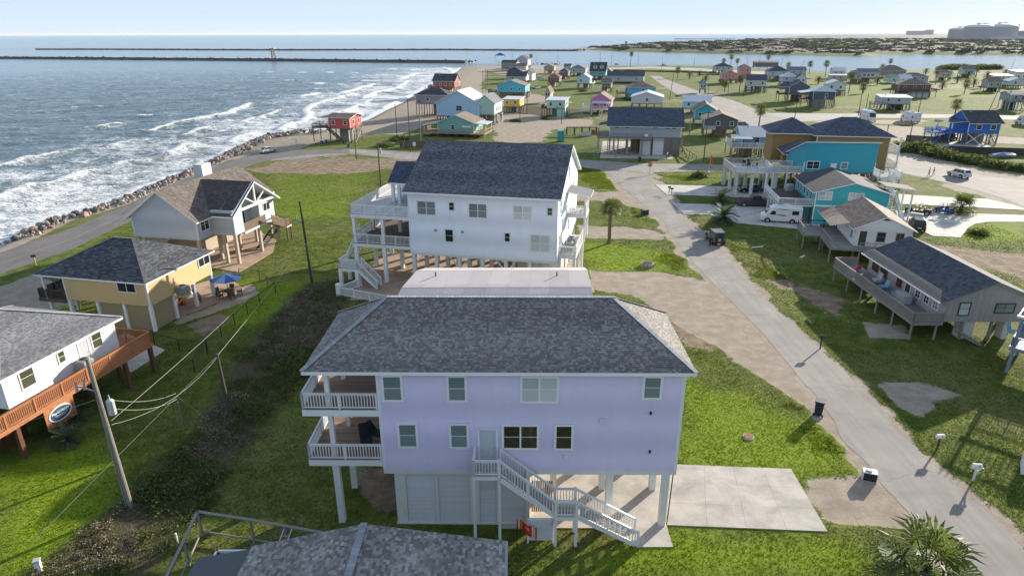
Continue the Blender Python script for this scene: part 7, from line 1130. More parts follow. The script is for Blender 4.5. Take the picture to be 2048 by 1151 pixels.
NAVY = mat('bin_navy', (.02, .03, .05), .5); bin_('upright dark navy bin on the street verge beside the bright lawn', (1636, 829), 2.6, NAVY).scale = (1.25,)*3; bin_('dark blue bin lying on its side on the grass left of the street', (1281, 428), 0, NAVY, (math.radians(88), 0, 1.4)).scale = (1.25,)*3; bin_('blue bin standing by the bend of the sea road', (697, 296), .4, mat('bin_blue', (.03, .10, .22), .5)); bin_('grey black bin under the raised grey deck beside the black sedan', (1524, 372), .3, mat('bin_black', (.02, .02, .02), .5)); bin_('black bin under the raised grey deck by the rear columns', (1537, 370), .3, mat('bin_black', 0)); bin_('blue bin on the sand under the coral house', (653, 287), .2, mat('bin_blue', 0)); bin_('small blue barrel bin under the coral house stairs', (644, 289), .8, mat('bin_blue', 0)); bin_('black bin before the fence of the big blue grey house', (1279, 323), .1, mat('bin_black', 0))
t = thing('discarded_box', 'open white fridge box with dark inside tipped on the gravel verge', 'box', at(1738, 962), math.radians(-20)); a = MB(); t.scale = (.72,)*3; a.box(-.62, -.1, .02, .62, .75, .95); a.build('casing', mat('white_enamel', (.6, .6, .6), .35), t); b = MB(); b.box(-.55, -.13, .1, .55, -.1, .88); b.build('opening', TRIM, t); c = MB(); c.box(-.3, .1, .95, .1, .5, 1.08); c.build('top_bracket', GREYM, t)
t = thing('stop_sign', 'red octagonal stop sign at the street corner', 'sign', at(1299, 347), math.radians(8)); a = MB(); a.box(-.03, .0, 0, .03, .05, 2.15); a.build('post', GREYM, t); oc = lambda r_, y: [(r_*math.cos(math.pi/8+k*math.pi/4), y, 1.95+r_*math.sin(math.pi/8+k*math.pi/4)) for k in range(8)]
for r_, y, m, n_ in ((.56, -.01, WHITE, 'sign_rim'), (.52, -.02, mat('stop_red', (.55, .02, .03), .45), 'sign_face')): a = MB(); a.face(oc(r_, y)); a.loft([oc(r_, y+.009), oc(r_, y)], cap=False); a.face(oc(r_, y+.009)[::-1]); a.build(n_, m, t)
text('STOP', .40, (0, -.03, 1.95), t, SWF, bold=.012)
t = thing('feather_flag', 'orange and white feather flag on the grass by the cross street', 'flag', at(1418, 346), .3); a = MB(); a.cyl((0, 0, 0), (0, 0, 3.9), .025, .015, 6); a.build('pole', WHITE, t); a = MB(); P_ = [(.03, 0, 1.0), (.62, .05, 1.2), (.66, .08, 2.6), (.45, .05, 3.5), (.03, 0, 3.9)]; a.face(P_); a.face([(x, y+.01, z) for x, y, z in P_[::-1]]); a.build('banner', mat('flag_orange', (.75, .16, .03), .7), t); a = MB(); a.box(.1, .02, 1.4, .56, .024, 1.8); a.box(-.3, -.3, 0, .3, .3, .35); a.build('base', WHITE, t)
# garden flag in front of the lavender house
t = thing('garden_flag', 'red banner with white and gold stripes on a black pole by the slatted screen', 'flag', at(1034, 1092), 0); a = MB(); a.cyl((0, 0, 0), (0, 0, 2.05), .02, .02, 6); a.build('pole', BLACK, t); FR = [mat('flag_red', (.55, .02, .03), .7), mat('flag_white', (.65, .63, .6), .7), mat('flag_gold', (.62, .33, .05), .7)]; n = 20; a = MB()
pos = lambda f, v: (.03+f*1.12, .12*math.sin(f*9)+.05*v, 2.0-f*.72-v*(.8-.15*math.sin(f*5)))
for k in range(n):
    for j in range(4): f0, f1 = k/n, (k+1)/n; a.face([pos(f0, (j+1)/4), pos(f1, (j+1)/4), pos(f1, j/4), pos(f0, j/4)], 1 if k in (1, 15, 17) else 2 if k in (2, 4, 16, 18) or (8 <= k <= 11 and j == 1) else 0)
a.build('banner', FR, t)
simple('fire_pit', 'round stone fire pit with rusty rim on the lawn', 'fire pit', at(1295, 532), 0, [('wall', mat('fire_stone', (.33, .30, .28), .9, 'rock'), lambda a: [a.cyl((.72*math.cos(k*.524), .72*math.sin(k*.524), 0), (.72*math.cos(k*.524), .72*math.sin(k*.524), .42), .21, .2, 6) for k in range(12)]), ('rim', mat('rust', (.16, .06, .03), .9), lambda a: a.cyl((0, 0, .05), (0, 0, .47), .62, .66, 16)), ('ash', BLACK, lambda a: a.cyl((0, 0, .47), (0, 0, .48), .55, .55, 14))])
simple('manhole', 'rusty round manhole cover in the bright lawn', 'manhole', at(1497, 874), 0, [('ring', CONC, lambda a: a.cyl((0, 0, -.05), (0, 0, .10), .42, .4, 18)), ('cover', mat('rusty_cover', (.24, .12, .07), .85), lambda a: a.cyl((0, 0, .1), (0, 0, .125), .34, .34, 18))]); simple('drain_cover', 'small dark drain cover in the gravel', 'manhole', at(1460, 716), 0, [('frame', GREYM, lambda a: a.box(-.3, -.2, -.02, .3, .2, .03)), ('grate', BROWNW, lambda a: a.box(-.24, -.15, .03, .24, .15, .05))])
simple('utility_box', 'small white pedestal box in the bottom left lawn', 'utility box', at(80, 1142), .4, [('body', WHITE, lambda a: a.box(-.14, -.14, 0, .14, .14, .75)), ('cap', mat('pale_plastic', 0), lambda a: a.box(-.17, -.17, .75, .17, .17, .85))]); simple('marker_post', 'short white pipe post in the dark brush by the fence', 'post', at(356, 1086), 0, [('pipe', WHITE, lambda a: a.cyl((0, 0, 0), (0, 0, .7), .05, .05, 8)), ('cap', WHITE, lambda a: a.cyl((0, 0, .7), (0, 0, .75), .06, .06, 8))])
for i, (x, y, r_) in enumerate(((1515, 494, .35), (1605, 513, .75))): simple('loose_plank', ('long white plank lying on the shaded lawn nearer the dark green car', 'short white plank lying on the shaded lawn below the timber deck')[i], 'plank', at(x, y), r_, [('board', WHITE, lambda a: a.box(-1.0+.3*i, -.13, .01, 1.0-.3*i, .13, .06)), ('batten', WHITE, lambda a: a.box(-.6, -.05, .06, -.5, .05, .09))])
simple('portable_toilet', 'teal portable toilet on the sand by the pale blue roof', 'portable toilet', at(1121, 283), .1, [('cabin', mat('toilet_teal', (.03, .27, .28), .5), lambda a: a.box(-.6, -.6, .08, .6, .6, 2.1)), ('roof', mat('toilet_roof', (.30, .48, .48), .5), lambda a: a.loft([[(-.63, -.63, 2.1), (.63, -.63, 2.1), (.63, .63, 2.1), (-.63, .63, 2.1)], [(-.5, -.5, 2.32), (.5, -.5, 2.32), (.5, .5, 2.32), (-.5, .5, 2.32)]])), ('door', mat('toilet_door', (.04, .31, .32), .5), lambda a: a.box(-.45, -.64, .15, .45, -.6, 2.0)), ('base', TRIM, lambda a: a.box(-.65, -.65, 0, .65, .65, .08))]).scale = (1.35,)*3
simple('driftwood_stack', 'dark open rack with sheets and driftwood leaning on it', 'stack', at(1163, 270), 0, [('frame', DARKW, lambda a: [a.box(x, y, 0, x+.2, y+.2, 2.3) for x in (-4.5, -2.2, 0, 2.2, 4.3) for y in (-1, 1)]+[a.box(-4.5, -1.1, 2.2, 4.6, 1.3, 2.35)]), ('sheet', mat('pale_sheet', (.5, .5, .5), .6), lambda a: a.beam((-.2, -1.6, .4), (2.6, -1.6, .9), .1, 1.3)), ('panel', mat('rust_panel', (.25, .11, .06), .8), lambda a: a.box(2.7, -1.7, .2, 3.9, -1.55, 1.7)), ('planks', TANW, lambda a: [a.beam((-4+k*.8, -.9, 2.4), (-3+k*.85, .9, 2.55), .3, .12) for k in range(9)])]); simple('road_notice', 'small white notice post on the shore by the boulders', 'sign', at(593, 293), .2, [('post', GREYM, lambda a: a.box(-.04, 0, 0, .04, .05, 2.)), ('panel', WHITE, lambda a: a.box(-.35, -.03, 1.4, .35, 0, 2.1))]); simple('road_notice', 'white notice post before the sea green cottage fence', 'sign', at(829, 299), .0, [('post', GREYM, lambda a: a.box(-.04, 0, 0, .04, .05, 1.8)), ('panel', WHITE, lambda a: a.box(-.4, -.03, .9, .4, 0, 1.9))])
simple('wooden_fence', 'brown board fence corner before the sea green cottage', 'fence', at(800, 294), GA, [('boards', BROWNW, lambda a: [a.box(k*.3, 0, 0, k*.3+.28, .05, 1.7+.05*(k % 2)) for k in range(32)]), ('rail', BROWNW, lambda a: a.box(0, .05, 1.2, 9.6, .1, 1.3))])['kind'] = 'thing'
# chain link fences: posts and rails
def linkfence(label, pts, h, m, sp=2.6, mesh_=True):
    t = thing('wire_fence', label, 'fence', (0, 0)); pm = cached(('fp', h, m.name), lambda: (lambda a: (a.cyl((0, 0, 0), (0, 0, h), .04, .04, 6), a.mesh('post', m))[1])(MB())); Q = W_(pts); a = MB(); g_ = MB()
    for p, q in zip(Q, Q[1:]):
        a.beam((*p, h-.03), (*q, h-.03), .04, .04); n = max(1, int(math.hypot(q[0]-p[0], q[1]-p[1])/sp)); [g_.beam((*p, h*k/8), (*q, h*k/8), .008, .008) for k in range(1, 8)]
        for k in range(n+1): put('post', pm, t, (p[0]+(q[0]-p[0])*k/n, p[1]+(q[1]-p[1])*k/n, 0))
    a.build('rail', m, t); w_ = g_.build('wires', m, t); w_['kind'] = 'stuff'
linkfence('black wire fence running along the brush strip behind the yards', [(390, 745), (415, 700), (470, 650), (520, 610), (552, 585), (520, 560), (480, 556)], 1.3, BLACK); linkfence('black wire fence across the yard below the cedar deck', [(310, 690), (360, 702), (415, 708)], 1.3, BLACK); linkfence('grey wire fence along the cross street before the big house', [(1166, 310), (1230, 314), (1285, 318)], 1.3, GREYM); linkfence('grey wire fence behind the sandy lot by the big house', [(1130, 283), (1150, 285), (1190, 287), (1195, 300)], 1.3, GREYM)
t = thing('board_fence', 'long dark board fence behind the hedge', 'fence', at(1892, 306), math.atan2(*(at(2060, 312)-at(1892, 306))[::-1])); L = np.linalg.norm(at(2060, 312)-at(1892, 306)); pk = cached('bfence', lambda: (lambda a: (a.box(-.14, -.02, 0, .14, .02, 1.8), a.mesh('board', mat('dark_fence', (.05, .045, .04), .85, 'wood')))[1])(MB())); [put('board', pk, t, (k*.3, 0, 0)) for k in range(int(L/.3))]; a = MB(); a.box(0, .03, 1.3, L, .08, 1.4); a.build('rail', DARKW, t)
t = thing('board_fence', 'short brown board fence beside the sandy lot', 'fence', at(1812, 283), -.5); [put('board', pk, t, (k*.3, 0, 0)) for k in range(34)]; a = MB(); a.box(0, .03, 1.3, 10, .08, 1.4); a.build('rail', DARKW, t)
# log guard rails on the cross-street lawn
for i, (p, q) in enumerate((((1333, 318), (1341, 308)), ((1366, 303), (1392, 320)), ((1362, 296), (1376, 322)))):
    P, Q = at(*p), at(*q); t = thing('log_rail', ('short leaning log rail nearest the garage doors', 'long log guard rail on the lawn, right one', 'thin log guard rail on the lawn between the others')[i], 'fence', P); d = Q-P; n = 4; a = MB(); a.tube([(0, 0, 1.2), (d[0], d[1], 1.1)], .12, 6); a.build('log', TANW, t); posts(t, [(d[0]*k/n, d[1]*k/n) for k in range(n+1)], 1.15, .2, PILE, round_=True)
# blue-grey pergola at the right edge
o = at(2013, 743); t = thing('pergola', 'blue grey raised deck with slatted white pergola roof at the right edge', 'pergola', o, math.radians(-45)); BG = mat('blue_grey_paint', (.20, .24, .30), .6); zt_, zd_ = 5.32, 2.5; posts(t, [(0, 0), (5.5, 0), (0, 4.6), (5.5, 4.6)], zt_, .26, BG); deck(t, -.3, -.3, 6, 5, zd_, BG, BG, boards=True); railing(t, [(-.2, -.2, zd_), (5.9, -.2, zd_)], BG, h=.9, sp=.2); railing(t, [(-.2, -.2, zd_), (-.2, 4.9, zd_)], BG, h=.9, sp=.2); a = MB(); a.box(-.4, -.2, zt_-.15, 6.4, .0, zt_+.05); a.box(-.4, 4.5, zt_-.15, 6.4, 4.7, zt_+.05); a.build('beam', WHITE, t)
for k in range(18): b = MB(); b.box(-.3+k*.4, -.6, zt_+.06, -.22+k*.4, 5.3, zt_+.2); b.build('slat', WHITE, t)
simple('deck_chair', 'pale aqua deck chair on the blue grey pergola deck', 'chair', (o[0]+1.5, o[1]+2.2, zd_), .6, [('seat', AQ, lambda a: a.box(-.4, -.4, .3, .4, .4, .38)), ('backrest', AQ, lambda a: a.beam((0, .4, .35), (0, .7, 1.1), .8, .05)), ('legs', AQ, lambda a: [a.box(x*.36-.04, y*.36-.04, 0, x*.36+.04, y*.36+.04, .3) for x in (-1, 1) for y in (-1, 1)])])
simple('white_screen', 'white panelled screen corner at the right edge by the mailboxes', 'screen', at(2043, 948), math.radians(-35), [('panel', WHITE, lambda a: [a.box(k*.3, 0, 0, k*.3+.27, .05, 1.25) for k in range(8)]), ('rail', WHITE, lambda a: a.box(0, .05, 1.0, 2.4, .1, 1.1)), ('side_panel', WHITE, lambda a: a.box(-.06, 0, 0, 0, 1.5, 1.25))])
# ---------------------------------------------------------------- palms, bushes, grass
FANG = mat('fan_palm_leaf', (.075, .115, .03), .6, 'leaf', .2, vs=3); PIND = mat('feather_palm_leaf', (.055, .095, .045), .6, 'leaf', .2, vs=3); DEADL = mat('dead_palm_leaf', (.20, .15, .09), .8, 'leaf', .2); TRUNK = mat('palm_trunk', (.14, .105, .075), .9, 'rock')
def fan_leaf(a, base, dirn, L, size, r, m=0, n=14):
    b = Vector(base); d = Vector(dirn).normalized(); hub = b+d*L; a.beam(b, hub, .05, .03, m, .9); s = d.cross(Vector((0, 0, 1))); s = s.normalized() if s.length > .1 else Vector((1, 0, 0)); up = s.cross(d).normalized()
    for k in range(n):
        q = math.radians(-115+230*k/(n-1)); v = (d*math.cos(q)+s*math.sin(q)); w_ = (d*-math.sin(q)+s*math.cos(q))*size*.05; l = size*(.75+.25*math.cos(q*.7))*r.uniform(.9, 1.1); mid = hub+v*l*.6+up*size*.10*abs(math.cos(q)); tip = hub+v*l-Vector((0, 0, size*r.uniform(.10, .32))); sh = r.uniform(.65, 1.35)
        a.face([hub, mid-w_, mid+w_], m, sh); a.face([mid-w_, tip, mid+w_], m, sh*.95)
def feather_leaf(a, base, dirn, L, r, m=0, n=18, w_=.28, droop=.55):
    b = Vector(base); d = Vector(dirn).normalized(); P = []; p = b.copy(); h = Vector((d.x, d.y, 0)); h = h.normalized() if h.length > .05 else Vector((1, 0, 0)); e0 = math.asin(max(-1, min(1, d.z)))
    for k in range(8): P.append(p.copy()); e = e0-droop*2.2*(k/7)**1.3; p = p+(h*math.cos(e)+Vector((0, 0, math.sin(e))))*(L/7)
    for p, q in zip(P, P[1:]): a.beam(p, q, .045, .03, m, .9)
    s = h.cross(Vector((0, 0, 1)))
    for k in range(n):
        f = .12+.88*k/n; i = min(6, int(f*7)); c = P[i].lerp(P[i+1], f*7-i); t = (P[i+1]-P[i]).normalized(); l = L*w_*(math.sin(math.pi*min(1, f*.93))**.6)*r.uniform(.85, 1.1)
        for sg in (-1, 1): tip = c+s*sg*l*.8+t*l*.65-Vector((0, 0, l*.25))+Vector((0, 0, l*.3)); g = t*L*.018; a.face([c-g, c+g, tip+g*.2, tip-g*.2], m, r.uniform(.65, 1.35))
def crownmesh(kind, seed, R=1.35):
    r = random.Random(seed); a = MB()
    if kind == 'fan':
        for k in range(30):
            q = k*2.4+r.uniform(-.2, .2); e = math.radians(75-k*4.3+r.uniform(-6, 6)); fan_leaf(a, (0, 0, 0), (math.cos(q)*math.cos(e), math.sin(q)*math.cos(e), math.sin(e)), r.uniform(.7, 1.0)*R*.75, R*.85, r, 0, 11)
        for k in range(10): q = k*.63; fan_leaf(a, (0, 0, -.15), (math.cos(q)*.5, math.sin(q)*.5, -.9), .6*R, R*.6, r, 1, 7)
    else:
        for k in range(34): q = k*2.4+r.uniform(-.2, .2); e = math.radians(80-k*2.6+r.uniform(-6, 6)); feather_leaf(a, (0, 0, 0), (math.cos(q)*math.cos(e), math.sin(q)*math.cos(e), math.sin(e)), R*1.35*r.uniform(.85, 1.1), r, 0, 12)
        for k in range(8): q = k*.8; feather_leaf(a, (0, 0, -.1), (math.cos(q)*.8, math.sin(q)*.8, -.2), R*1.1, r, 1, 8)
    return a.mesh('crown', [FANG if kind == 'fan' else PIND, DEADL])
CROWN = {k: [crownmesh(k, s) for s in (1, 2, 3)] for k in ('fan', 'feather')}; PTR = {}
def palm(label, px, ty, kind='fan', cs=1., group=None, tr=.17, bend=.3):
    p = at(*px); H_ = hgt(px, ty); h = max(.35, H_-1.3*cs); t = thing('palm_tree', label, 'palm', p, random.uniform(0, 6), group); b = random.uniform(-bend, bend)
    a = MB(); n = 8; pts = [(b*(k/n)**2, 0, h*k/n) for k in range(n+1)]; a.loft([[(x+(tr*(1.35-.5*k/n)*(1+.06*(k % 2)))*math.cos(j*.785), tr*(1.35-.5*k/n)*math.sin(j*.785), z) for j in range(8)] for k, (x, _, z) in enumerate(pts)]); a.build('trunk', TRUNK, t)
    put('crown', random.choice(CROWN[kind]), t, (b, 0, h), random.uniform(0, 6), scale=cs); return t
def singlepalm(label, px, z, kind, n, R, tr, mats=(0, 0), hang=True, cat='palm'):
    t = thing('palm_tree' if cat == 'palm' else 'cycad', label, cat, at(*px), 0); a = MB(); a.loft([[(tr*s*math.cos(j*.628), tr*s*math.sin(j*.628), zz) for j in range(10)] for s, zz in [(1.3 if k == 0 else 1.+.08*(k % 2), z*k/12) for k in range(13)]]); a.build('trunk', TRUNK, t); r = random.Random(int(px[0]))
    for k in range(n):
        q = k*2.4; e = math.radians(78-k*(120/n)+r.uniform(-8, 8)); d = (math.cos(q)*math.cos(e), math.sin(q)*math.cos(e), math.sin(e)); b = MB()
        if kind == 'fan': fan_leaf(b, (0, 0, z), d, R*.7*r.uniform(.85, 1.1), R*.85, r, 0, 16)
        else: feather_leaf(b, (0, 0, z), d, R*r.uniform(.85, 1.1), r, 0, 20, .22 if kind == 'cycad' else .28, .35 if kind == 'cycad' else .55)
        b.build('frond', (DEADL if hang and k > n-4 else FANG if kind == 'fan' else PIND), t)
    return t
singlepalm('fan palm with rough brown trunk on the lawn left of the street', (1218, 486), hgt((1218, 486), 405)-.9, 'fan', 26, 1.3, .24); singlepalm('large fan palm crown rising at the bottom right beside the street', (1838, 1190), 1.7, 'fan', 23, 2.1, .24, hang=False)
singlepalm('bushy silver green feather palm in the verge of the lower driveway, front one', (1446, 447), 1.2, 'feather', 44, 2.5, .4, hang=False); singlepalm('bushy feather palm in the strip between the two driveways, rear one', (1441, 409), 1.1, 'feather', 40, 2.3, .4, hang=False); singlepalm('bushy fan palm beside the blue golf cart', (1921, 427), 1.3, 'fan', 30, 1.7, .3, hang=False)
for px, lb in (((118, 868), 'sago cycad in front of the oval sign, nearer the lawn'), ((150, 846), 'sago cycad at the right end of the oval sign board'), ((138, 890), 'low sago cycad closest to the lawn below the sign')): singlepalm(lb, px, .55, 'cycad', 34, 1.25, .18, hang=True, cat='cycad')
FP = [((1062, 126), 108, 'fan palm behind the shore houses on the channel side'), ((1261, 134), 103, 'tall lone fan palm on the channel bank'), ((1245, 163), 140, 'fan palm before the blue grey metal roof, left one'), ((1281, 162), 144, 'fan palm before the blue grey metal roof, right one'), ((1355, 156), 134, 'fan palm on the grass left of the salmon houses'), ((1517, 256), 207, 'fan palm between the main road and the bright blue cottage'), ((1461, 135), 109, 'tall fan palm behind the navy hip roof'), ((1474, 133), 117, 'short fan palm behind the salmon house'), ((1447, 130), 117, 'fan palm left of the navy hip roof'), ((1449, 184), 160, 'small fan palm before the salmon house'), ((1478, 186), 150, 'fan palm before the cream two-storey house'), ((1535, 130), 110, 'fan palm beside the long flat brown building'), ((1576, 140), 125, 'low fan palm on the channel bank'), ((1618, 148), 122, 'fan palm on the channel grass, left of two'), ((1650, 154), 121, 'fan palm on the channel grass, right of two'), ((1780, 130), 118, 'fan palm behind the broad brown hip roof'), ((1765, 135), 129, 'tiny fan palm behind the broad brown hip roof'), ((1697, 186), 143, 'fan palm beside the white gable stilt house'), ((1928, 188), 159, 'bushy fan palm on the wide lawn'), ((1909, 232), 198, 'fan palm beyond the royal blue house'), ((1870, 170), 135, 'tall fan palm among the right-hand palms'), ((1726, 187), 166, 'small palm before the umber house lawn')]
for px, ty, lb in FP: palm(lb, px, ty, 'fan', 1.5 if px[1] < 170 else 1.35)
DP = [((1379, 158), 142, 'squat date palm on the grass by the main road, left of two'), ((1399, 152), 141, 'squat date palm on the grass by the main road, right of two'), ((1636, 168), 152, 'squat date palm before the trailer home'), ((1754, 170), 153, 'date palm before the little mint green house'), ((1897, 160), 141, 'date palm in the right palm row, first'), ((1914, 166), 150, 'low date palm in the right palm row'), ((1935, 158), 141, 'dark date palm in the right palm row'), ((1951, 155), 135, 'taller date palm near the channel at the right'), ((1970, 174), 143, 'date palm with long trunk before the white right houses'), ((1947, 174), 157, 'low date palm on the wide lawn edge'), ((1984, 178), 156, 'round date palm before the white right houses'), ((1884, 178), 162, 'little date palm on the wide lawn'), ((1851, 148), 136, 'dark date palm before the far bushes'), ((1411, 163), 150, 'low date palm beside the salmon house yard'), ((2010, 150), 138, 'date palm behind the white right houses')]
for px, ty, lb in DP: palm(lb, px, ty, 'feather', 1.6, tr=.3, bend=.1)
for i in range(46):
    x = rng.choice([rng.uniform(1615, 1700), rng.uniform(1735, 1905), rng.uniform(1905, 2048)]); y = rng.uniform(92, 101); palm('tiny palm in the hazy grove on the far shore', (x, y), y-rng.uniform(5, 9), 'fan', 3.2, 'palms of the far shore grove', .5)
# bushes: leaf clumps
def leafcloud(n, rad, seed, size, flat=.8, lo=.5, hi=1.5):
    r = np.random.default_rng(seed); c = r.normal(0, 1, (max(6, n//26), 3)); c /= np.linalg.norm(c, axis=1)[:, None]; c *= r.uniform(.35, 1, (len(c), 1))*np.array(rad)*.8; k = r.integers(0, len(c), n); p = c[k]+r.normal(0, .22, (n, 3))*np.array(rad); p[:, 2] = np.abs(p[:, 2])*flat+.03
    d = r.normal(0, 1, (n, 3)); d /= np.linalg.norm(d, axis=1)[:, None]; e = np.cross(d, r.normal(0, 1, (n, 3))); e /= np.linalg.norm(e, axis=1)[:, None]; s = size*r.uniform(.6, 1.4, (n, 1)); v = np.stack([p-d*s*.5, p+e*s*.33, p+d*s*.6, p-e*s*.33], 1); sh = (r.uniform(lo, hi, n)*(.75+.5*r.random(len(c))[k])); return v.reshape(-1, 3), sh
def trimesh(name, V, nv, sh, m, extra=None):
    n = len(V)//nv; me = bpy.data.meshes.new(name); me.vertices.add(len(V)); me.vertices.foreach_set('co', V.astype(np.float32).ravel()); me.loops.add(n*nv); me.loops.foreach_set('vertex_index', np.arange(n*nv, dtype=np.int32)); me.polygons.add(n); me.polygons.foreach_set('loop_start', np.arange(0, n*nv, nv, dtype=np.int32)); a = me.attributes.new('shade', 'FLOAT', 'FACE'); a.data.foreach_set('value', sh.astype(np.float32))
    for k, q in (extra or {}).items(): b = me.attributes.new(k, 'FLOAT', 'FACE'); b.data.foreach_set('value', q.astype(np.float32))
    me.materials.append(m); me.update(); return me
BUSHM = mat('bush_leaf', (.065, .10, .03), .6, 'leaf', .25, vs=2); SCRUBM = mat('dry_scrub_leaf', (.21, .18, .125), .8, 'leaf', .3, vs=1.5); BUSHES = [trimesh('foliage', *(lambda q: (q[0], 4, q[1]))(leafcloud(1500, (1.2, 1.1, 1.0), s, .2)), BUSHM) for s in (4, 5, 6)]
stem = MB(); [stem.cyl((0, 0, -.1), (.5*math.cos(k*1.3), .5*math.sin(k*1.3), .9), .04, .02, 5) for k in range(5)]; STEM = stem.mesh('stem', TRUNK)
def bush(label, px, s, sz=1., group=None): t = thing('bush', label, 'bush', at(*px), random.uniform(0, 6), group); put('foliage', random.choice(BUSHES), t); put('stem', STEM, t); t.scale = (s, s, s*sz); return t
bush('round dark shrub on the grass beside the orange feather flag', (1398, 354), 1.5, .95); bush('dark shrub in the stone ring beside the right driveway', (1958, 468), 1.3, .8); bush('low dark bush on the dune by the sea road', (770, 293), 2.2, .6); bush('long dark bush behind the dune by the cottage fence', (800, 280), 2.6, .6); bush('grey scrub bush on the sandy track', (1030, 243), 1.8, .5); bush('scrub bush before the mint green cottage', (1095, 238), 2.4, .5); bush('bush by the azure house fence', (1255, 200), 2.2, .7); bush('bush at the side of the aqua house', (1165, 183), 2., .8)
for i, (x, y, s) in enumerate(((1668, 298, 1.6), (1690, 296, 1.8), (1716, 296, 1.8), (1745, 297, 2.0), (1775, 300, 2.4), (1800, 297, 2.6), (1825, 303, 3.2), (1850, 305, 3.6), (1872, 312, 3.4), (1895, 318, 2.8), (1920, 322, 2.6), (1950, 327, 2.6), (1980, 333, 2.4), (2010, 338, 2.4), (2040, 342, 2.2), (1740, 290, 1.8), (1655, 292, 1.5))): bush('dark leafy bush in the hedge along the main road verge', (x, y), s, .85, 'bushes of the main road hedge')
for i in range(22): bush('grey green bush in the thicket on the channel bank', (1886+i*5+rng.uniform(-2, 2), 138.5+rng.uniform(-1, 1)), rng.uniform(3.4, 5.2), .9, 'bushes of the channel thicket')
for i in range(26): bush('dark clipped bush along the channel road', (1215+i*8.5, 141.5+i*.18), rng.uniform(2., 2.6), .6, 'bushes along the channel road')
# undergrowth and grass
def inside(polys, n, seed, ext=0.):
    r = np.random.default_rng(seed); out = []
    for p in polys:
        P = W_(p); x = [a for a, _ in P]; y = [b for _, b in P]; A = (max(x)-min(x))*(max(y)-min(y)); k = int(n*A); q = r.uniform((min(x), min(y)), (max(x), max(y)), (k, 2)); out.append(q[pinp(q[:, 0], q[:, 1], P)])
    return np.concatenate(out)
cl = [leafcloud(95, (.6, .6, .34), 40+s, .085, .8, .45, 1.5) for s in range(6)]; P = inside(BRUSH[:1], 3.6, 2); P = P[fbm(P[:, 0], P[:, 1], 3.2, 12) > .36]; V, Sh = [], []
for i, (x, y) in enumerate(P): v, s = cl[i % 6]; k = rng.uniform(.6, 1.7)*(.6+.8*vnoise(np.array(x), np.array(y), 4., 5)); V.append(v*k+np.array([x, y, 0])); Sh.append(s*rng.uniform(.55, 1.3))
V, Sh = np.concatenate(V), np.concatenate(Sh); gsel = np.repeat(fbm(V[::4, 0], V[::4, 1], 5, 44) > .47, 4)
for nm, m, sel in (('dry_undergrowth', SCRUBM, ~gsel), ('green_undergrowth', mat('weed_leaf', (.09, .13, .03), .7, 'leaf', .3), gsel)): o = put(nm, trimesh(nm, V[sel], 4, Sh[sel[::4]], m)); o['kind'] = 'stuff'; tag(o, {'dry_undergrowth': 'tangled brown undergrowth in the strip between the yards', 'green_undergrowth': 'green weeds among the brown undergrowth strip'}[nm], 'undergrowth')
# far scrub mounds
V, Sh = [], []; n = 4200; q = rng.uniform((150, 640), (2300, 3200), (n*6, 2)); q = q[(sdist(q[:, 0], q[:, 1], farW) > 14) & (rng.random(n*6) < np.clip(900/q[:, 1], 0, 1)**2)][:n]
big = [leafcloud(40, (1.3, 1.3, .35), 70+s, .5, .9, .6, 1.4) for s in range(5)]
for i, (x, y) in enumerate(q): v, s = big[i % 5]; k = rng.uniform(2., 6)*(1+y/2500); V.append(v*k+np.array([x, y, 1.5])); Sh.append(s)
V, Sh = np.concatenate(V), np.concatenate(Sh); o = put('far_scrub', trimesh('far_scrub', V, 4, Sh, mat('far_scrub_leaf', (.085, .088, .055), .9, var=.2))); o['kind'] = 'stuff'; tag(o, 'scrub covering the far shore plain', 'scrub')
def grass_mat():
    b = NB('grass_blades'); o = b.coord('Object'); n = b.noise(o, .5, 4, .6); lu = b.attr('lush'); c = b.mix(b.ramp(n, .35, .68), (.085, .115, .02), (.19, .195, .05)); c = b.mix(lu, c, (.22, .32, .014)); c = b.mul(c, b.attr('shade')); d = b.n('ShaderNodeBsdfDiffuse'); t = b.n('ShaderNodeBsdfTranslucent'); b.l(c, d.inputs[0]); b.l(b.mix(.5, c, (.22, .26, .02)), t.inputs[0]); m = b.n('ShaderNodeMixShader'); m.inputs[0].default_value = .42; b.l(d.outputs[0], m.inputs[1]); b.l(t.outputs[0], m.inputs[2]); b.l(m.outputs[0], b.out.inputs[0]); return b.m
def sample(A, x, y): return A[np.clip(np.searchsorted(ys, y), 0, len(ys)-1), np.clip(np.searchsorted(xs, x), 0, len(xs)-1)]
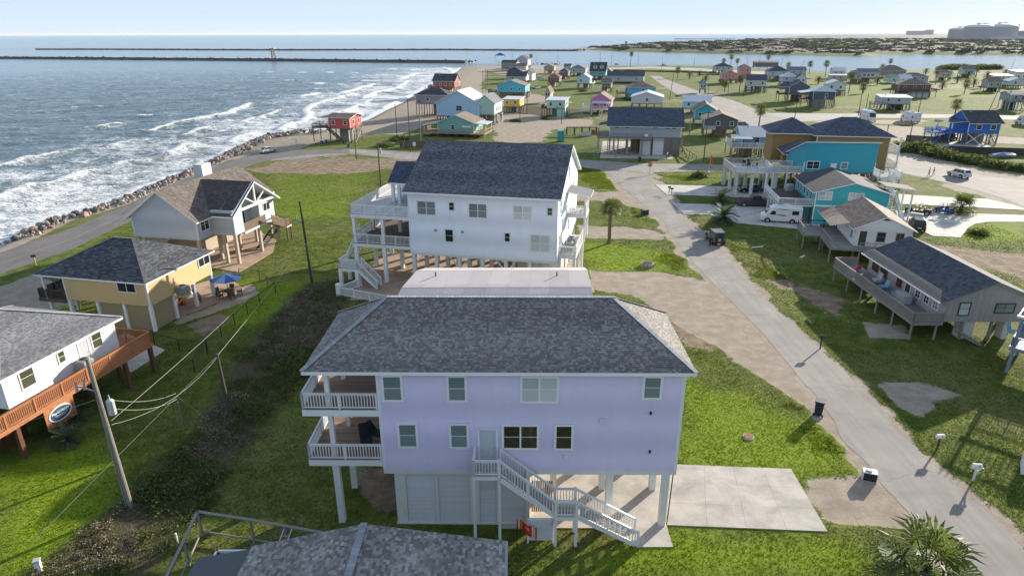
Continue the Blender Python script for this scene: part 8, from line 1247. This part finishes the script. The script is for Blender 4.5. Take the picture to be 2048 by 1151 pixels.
def tufts(n, x0, x1, y0, y1, hmin, hmax, wd, seed, keepf=None, lean=.6):
    r = np.random.default_rng(seed); x = r.uniform(x0, x1, n); y = r.uniform(y0, y1, n); k = (sample(attrs['sand'], x, y) < .45) & (sample(attrs['dirt'], x, y) < r.random(n)) & (sample(attrs['brush'], x, y) < .7) & (sample(sd_, x, y) > 9)
    for P in PAVED: k &= ~pinp(x, y, P)
    k &= np.abs(x) < y*.86+9
    if keepf is not None: k &= keepf(x, y, r)
    x, y = x[k], y[k]; n = len(x); V = []; S_ = []; L_ = []
    for j in range(3):
        a = r.uniform(0, 6.28, n); h = r.uniform(hmin, hmax, n)*(.6+.8*vnoise(x, y, 1.6, 3)); ca, sa = np.cos(a), np.sin(a); px = x+r.normal(0, .05, n); py = y+r.normal(0, .05, n); w_ = wd*r.uniform(.7, 1.3, n); l = h*lean*r.uniform(.3, 1.3, n)
        V.append(np.stack([np.stack([px-sa*w_, py+ca*w_, 0*h], -1), np.stack([px+sa*w_, py-ca*w_, 0*h], -1), np.stack([px+ca*l, py+sa*l, h], -1)], 1)); S_.append(r.uniform(.55, 1.35, n)*(.7+.6*vnoise(x, y, .9, 8))); L_.append(sample(attrs['lush'], x, y)*.8)
    return np.concatenate(V).reshape(-1, 3), np.concatenate(S_), np.concatenate(L_)
GM = grass_mat(); parts_ = [tufts(190000, -45, 46, 20, 62, .03, .085, .026, 1), tufts(150000, -60, 75, 62, 150, .04, .10, .04, 2)]
tall = lambda polys: (lambda x, y, r: np.logical_or.reduce([sdist(x, y, W_(p))+(fbm(x, y, 3., 23)-.55)*6 > 0 for p in polys]) & (fbm(x, y, 3.5, 21) > .40+.12*r.random(len(x))))
WEED = [[(1480, 515), (1560, 520), (1590, 570), (1530, 575), (1490, 545)], [(1160, 335), (1235, 350), (1258, 384), (1200, 378), (1165, 360)], [(1275, 510), (1370, 500), (1390, 540), (1350, 545)], [(1530, 790), (1620, 810), (1700, 900), (1650, 930), (1580, 860)], [(1300, 345), (1420, 345), (1400, 362), (1330, 362)], [(1410, 470), (1470, 480), (1540, 560), (1500, 545)], [(1700, 1068), (1770, 1070), (1790, 1110), (1740, 1110)], [(560, 305), (690, 308), (690, 316), (600, 316)], [(1250, 400), (1290, 425), (1330, 455), (1260, 440)]]
parts_.append(tufts(520000, -30, 60, 28, 150, .06, .20, .03, 3, tall(WEED), .5))
V = np.concatenate([p[0] for p in parts_]); o = put('lawn_grass', trimesh('lawn_grass', V, 3, np.concatenate([p[1] for p in parts_]), GM, {'lush': np.concatenate([p[2] for p in parts_])})); o['kind'] = 'stuff'; tag(o, 'short green lawn grass and taller weeds between the houses', 'grass')
# ---------------------------------------------------------------- sea air
a = MB(); a.box(-62000, -100, -8, 62000, 62000, 80); hz_ = a.build('haze', None) if 0 else put('haze', a.mesh('haze', [])); hz_['kind'] = 'stuff'
hm = bpy.data.materials.new('sea_air'); hm.use_nodes = True; hm.node_tree.nodes.clear(); ho = hm.node_tree.nodes.new('ShaderNodeOutputMaterial'); hv = hm.node_tree.nodes.new('ShaderNodeVolumePrincipled'); hv.inputs['Color'].default_value = (.86, .92, 1, 1); hv.inputs['Density'].default_value = 2.2e-5; hv.inputs['Anisotropy'].default_value = .1; hm.node_tree.links.new(hv.outputs[0], ho.inputs['Volume']); hz_.data.materials.append(hm)
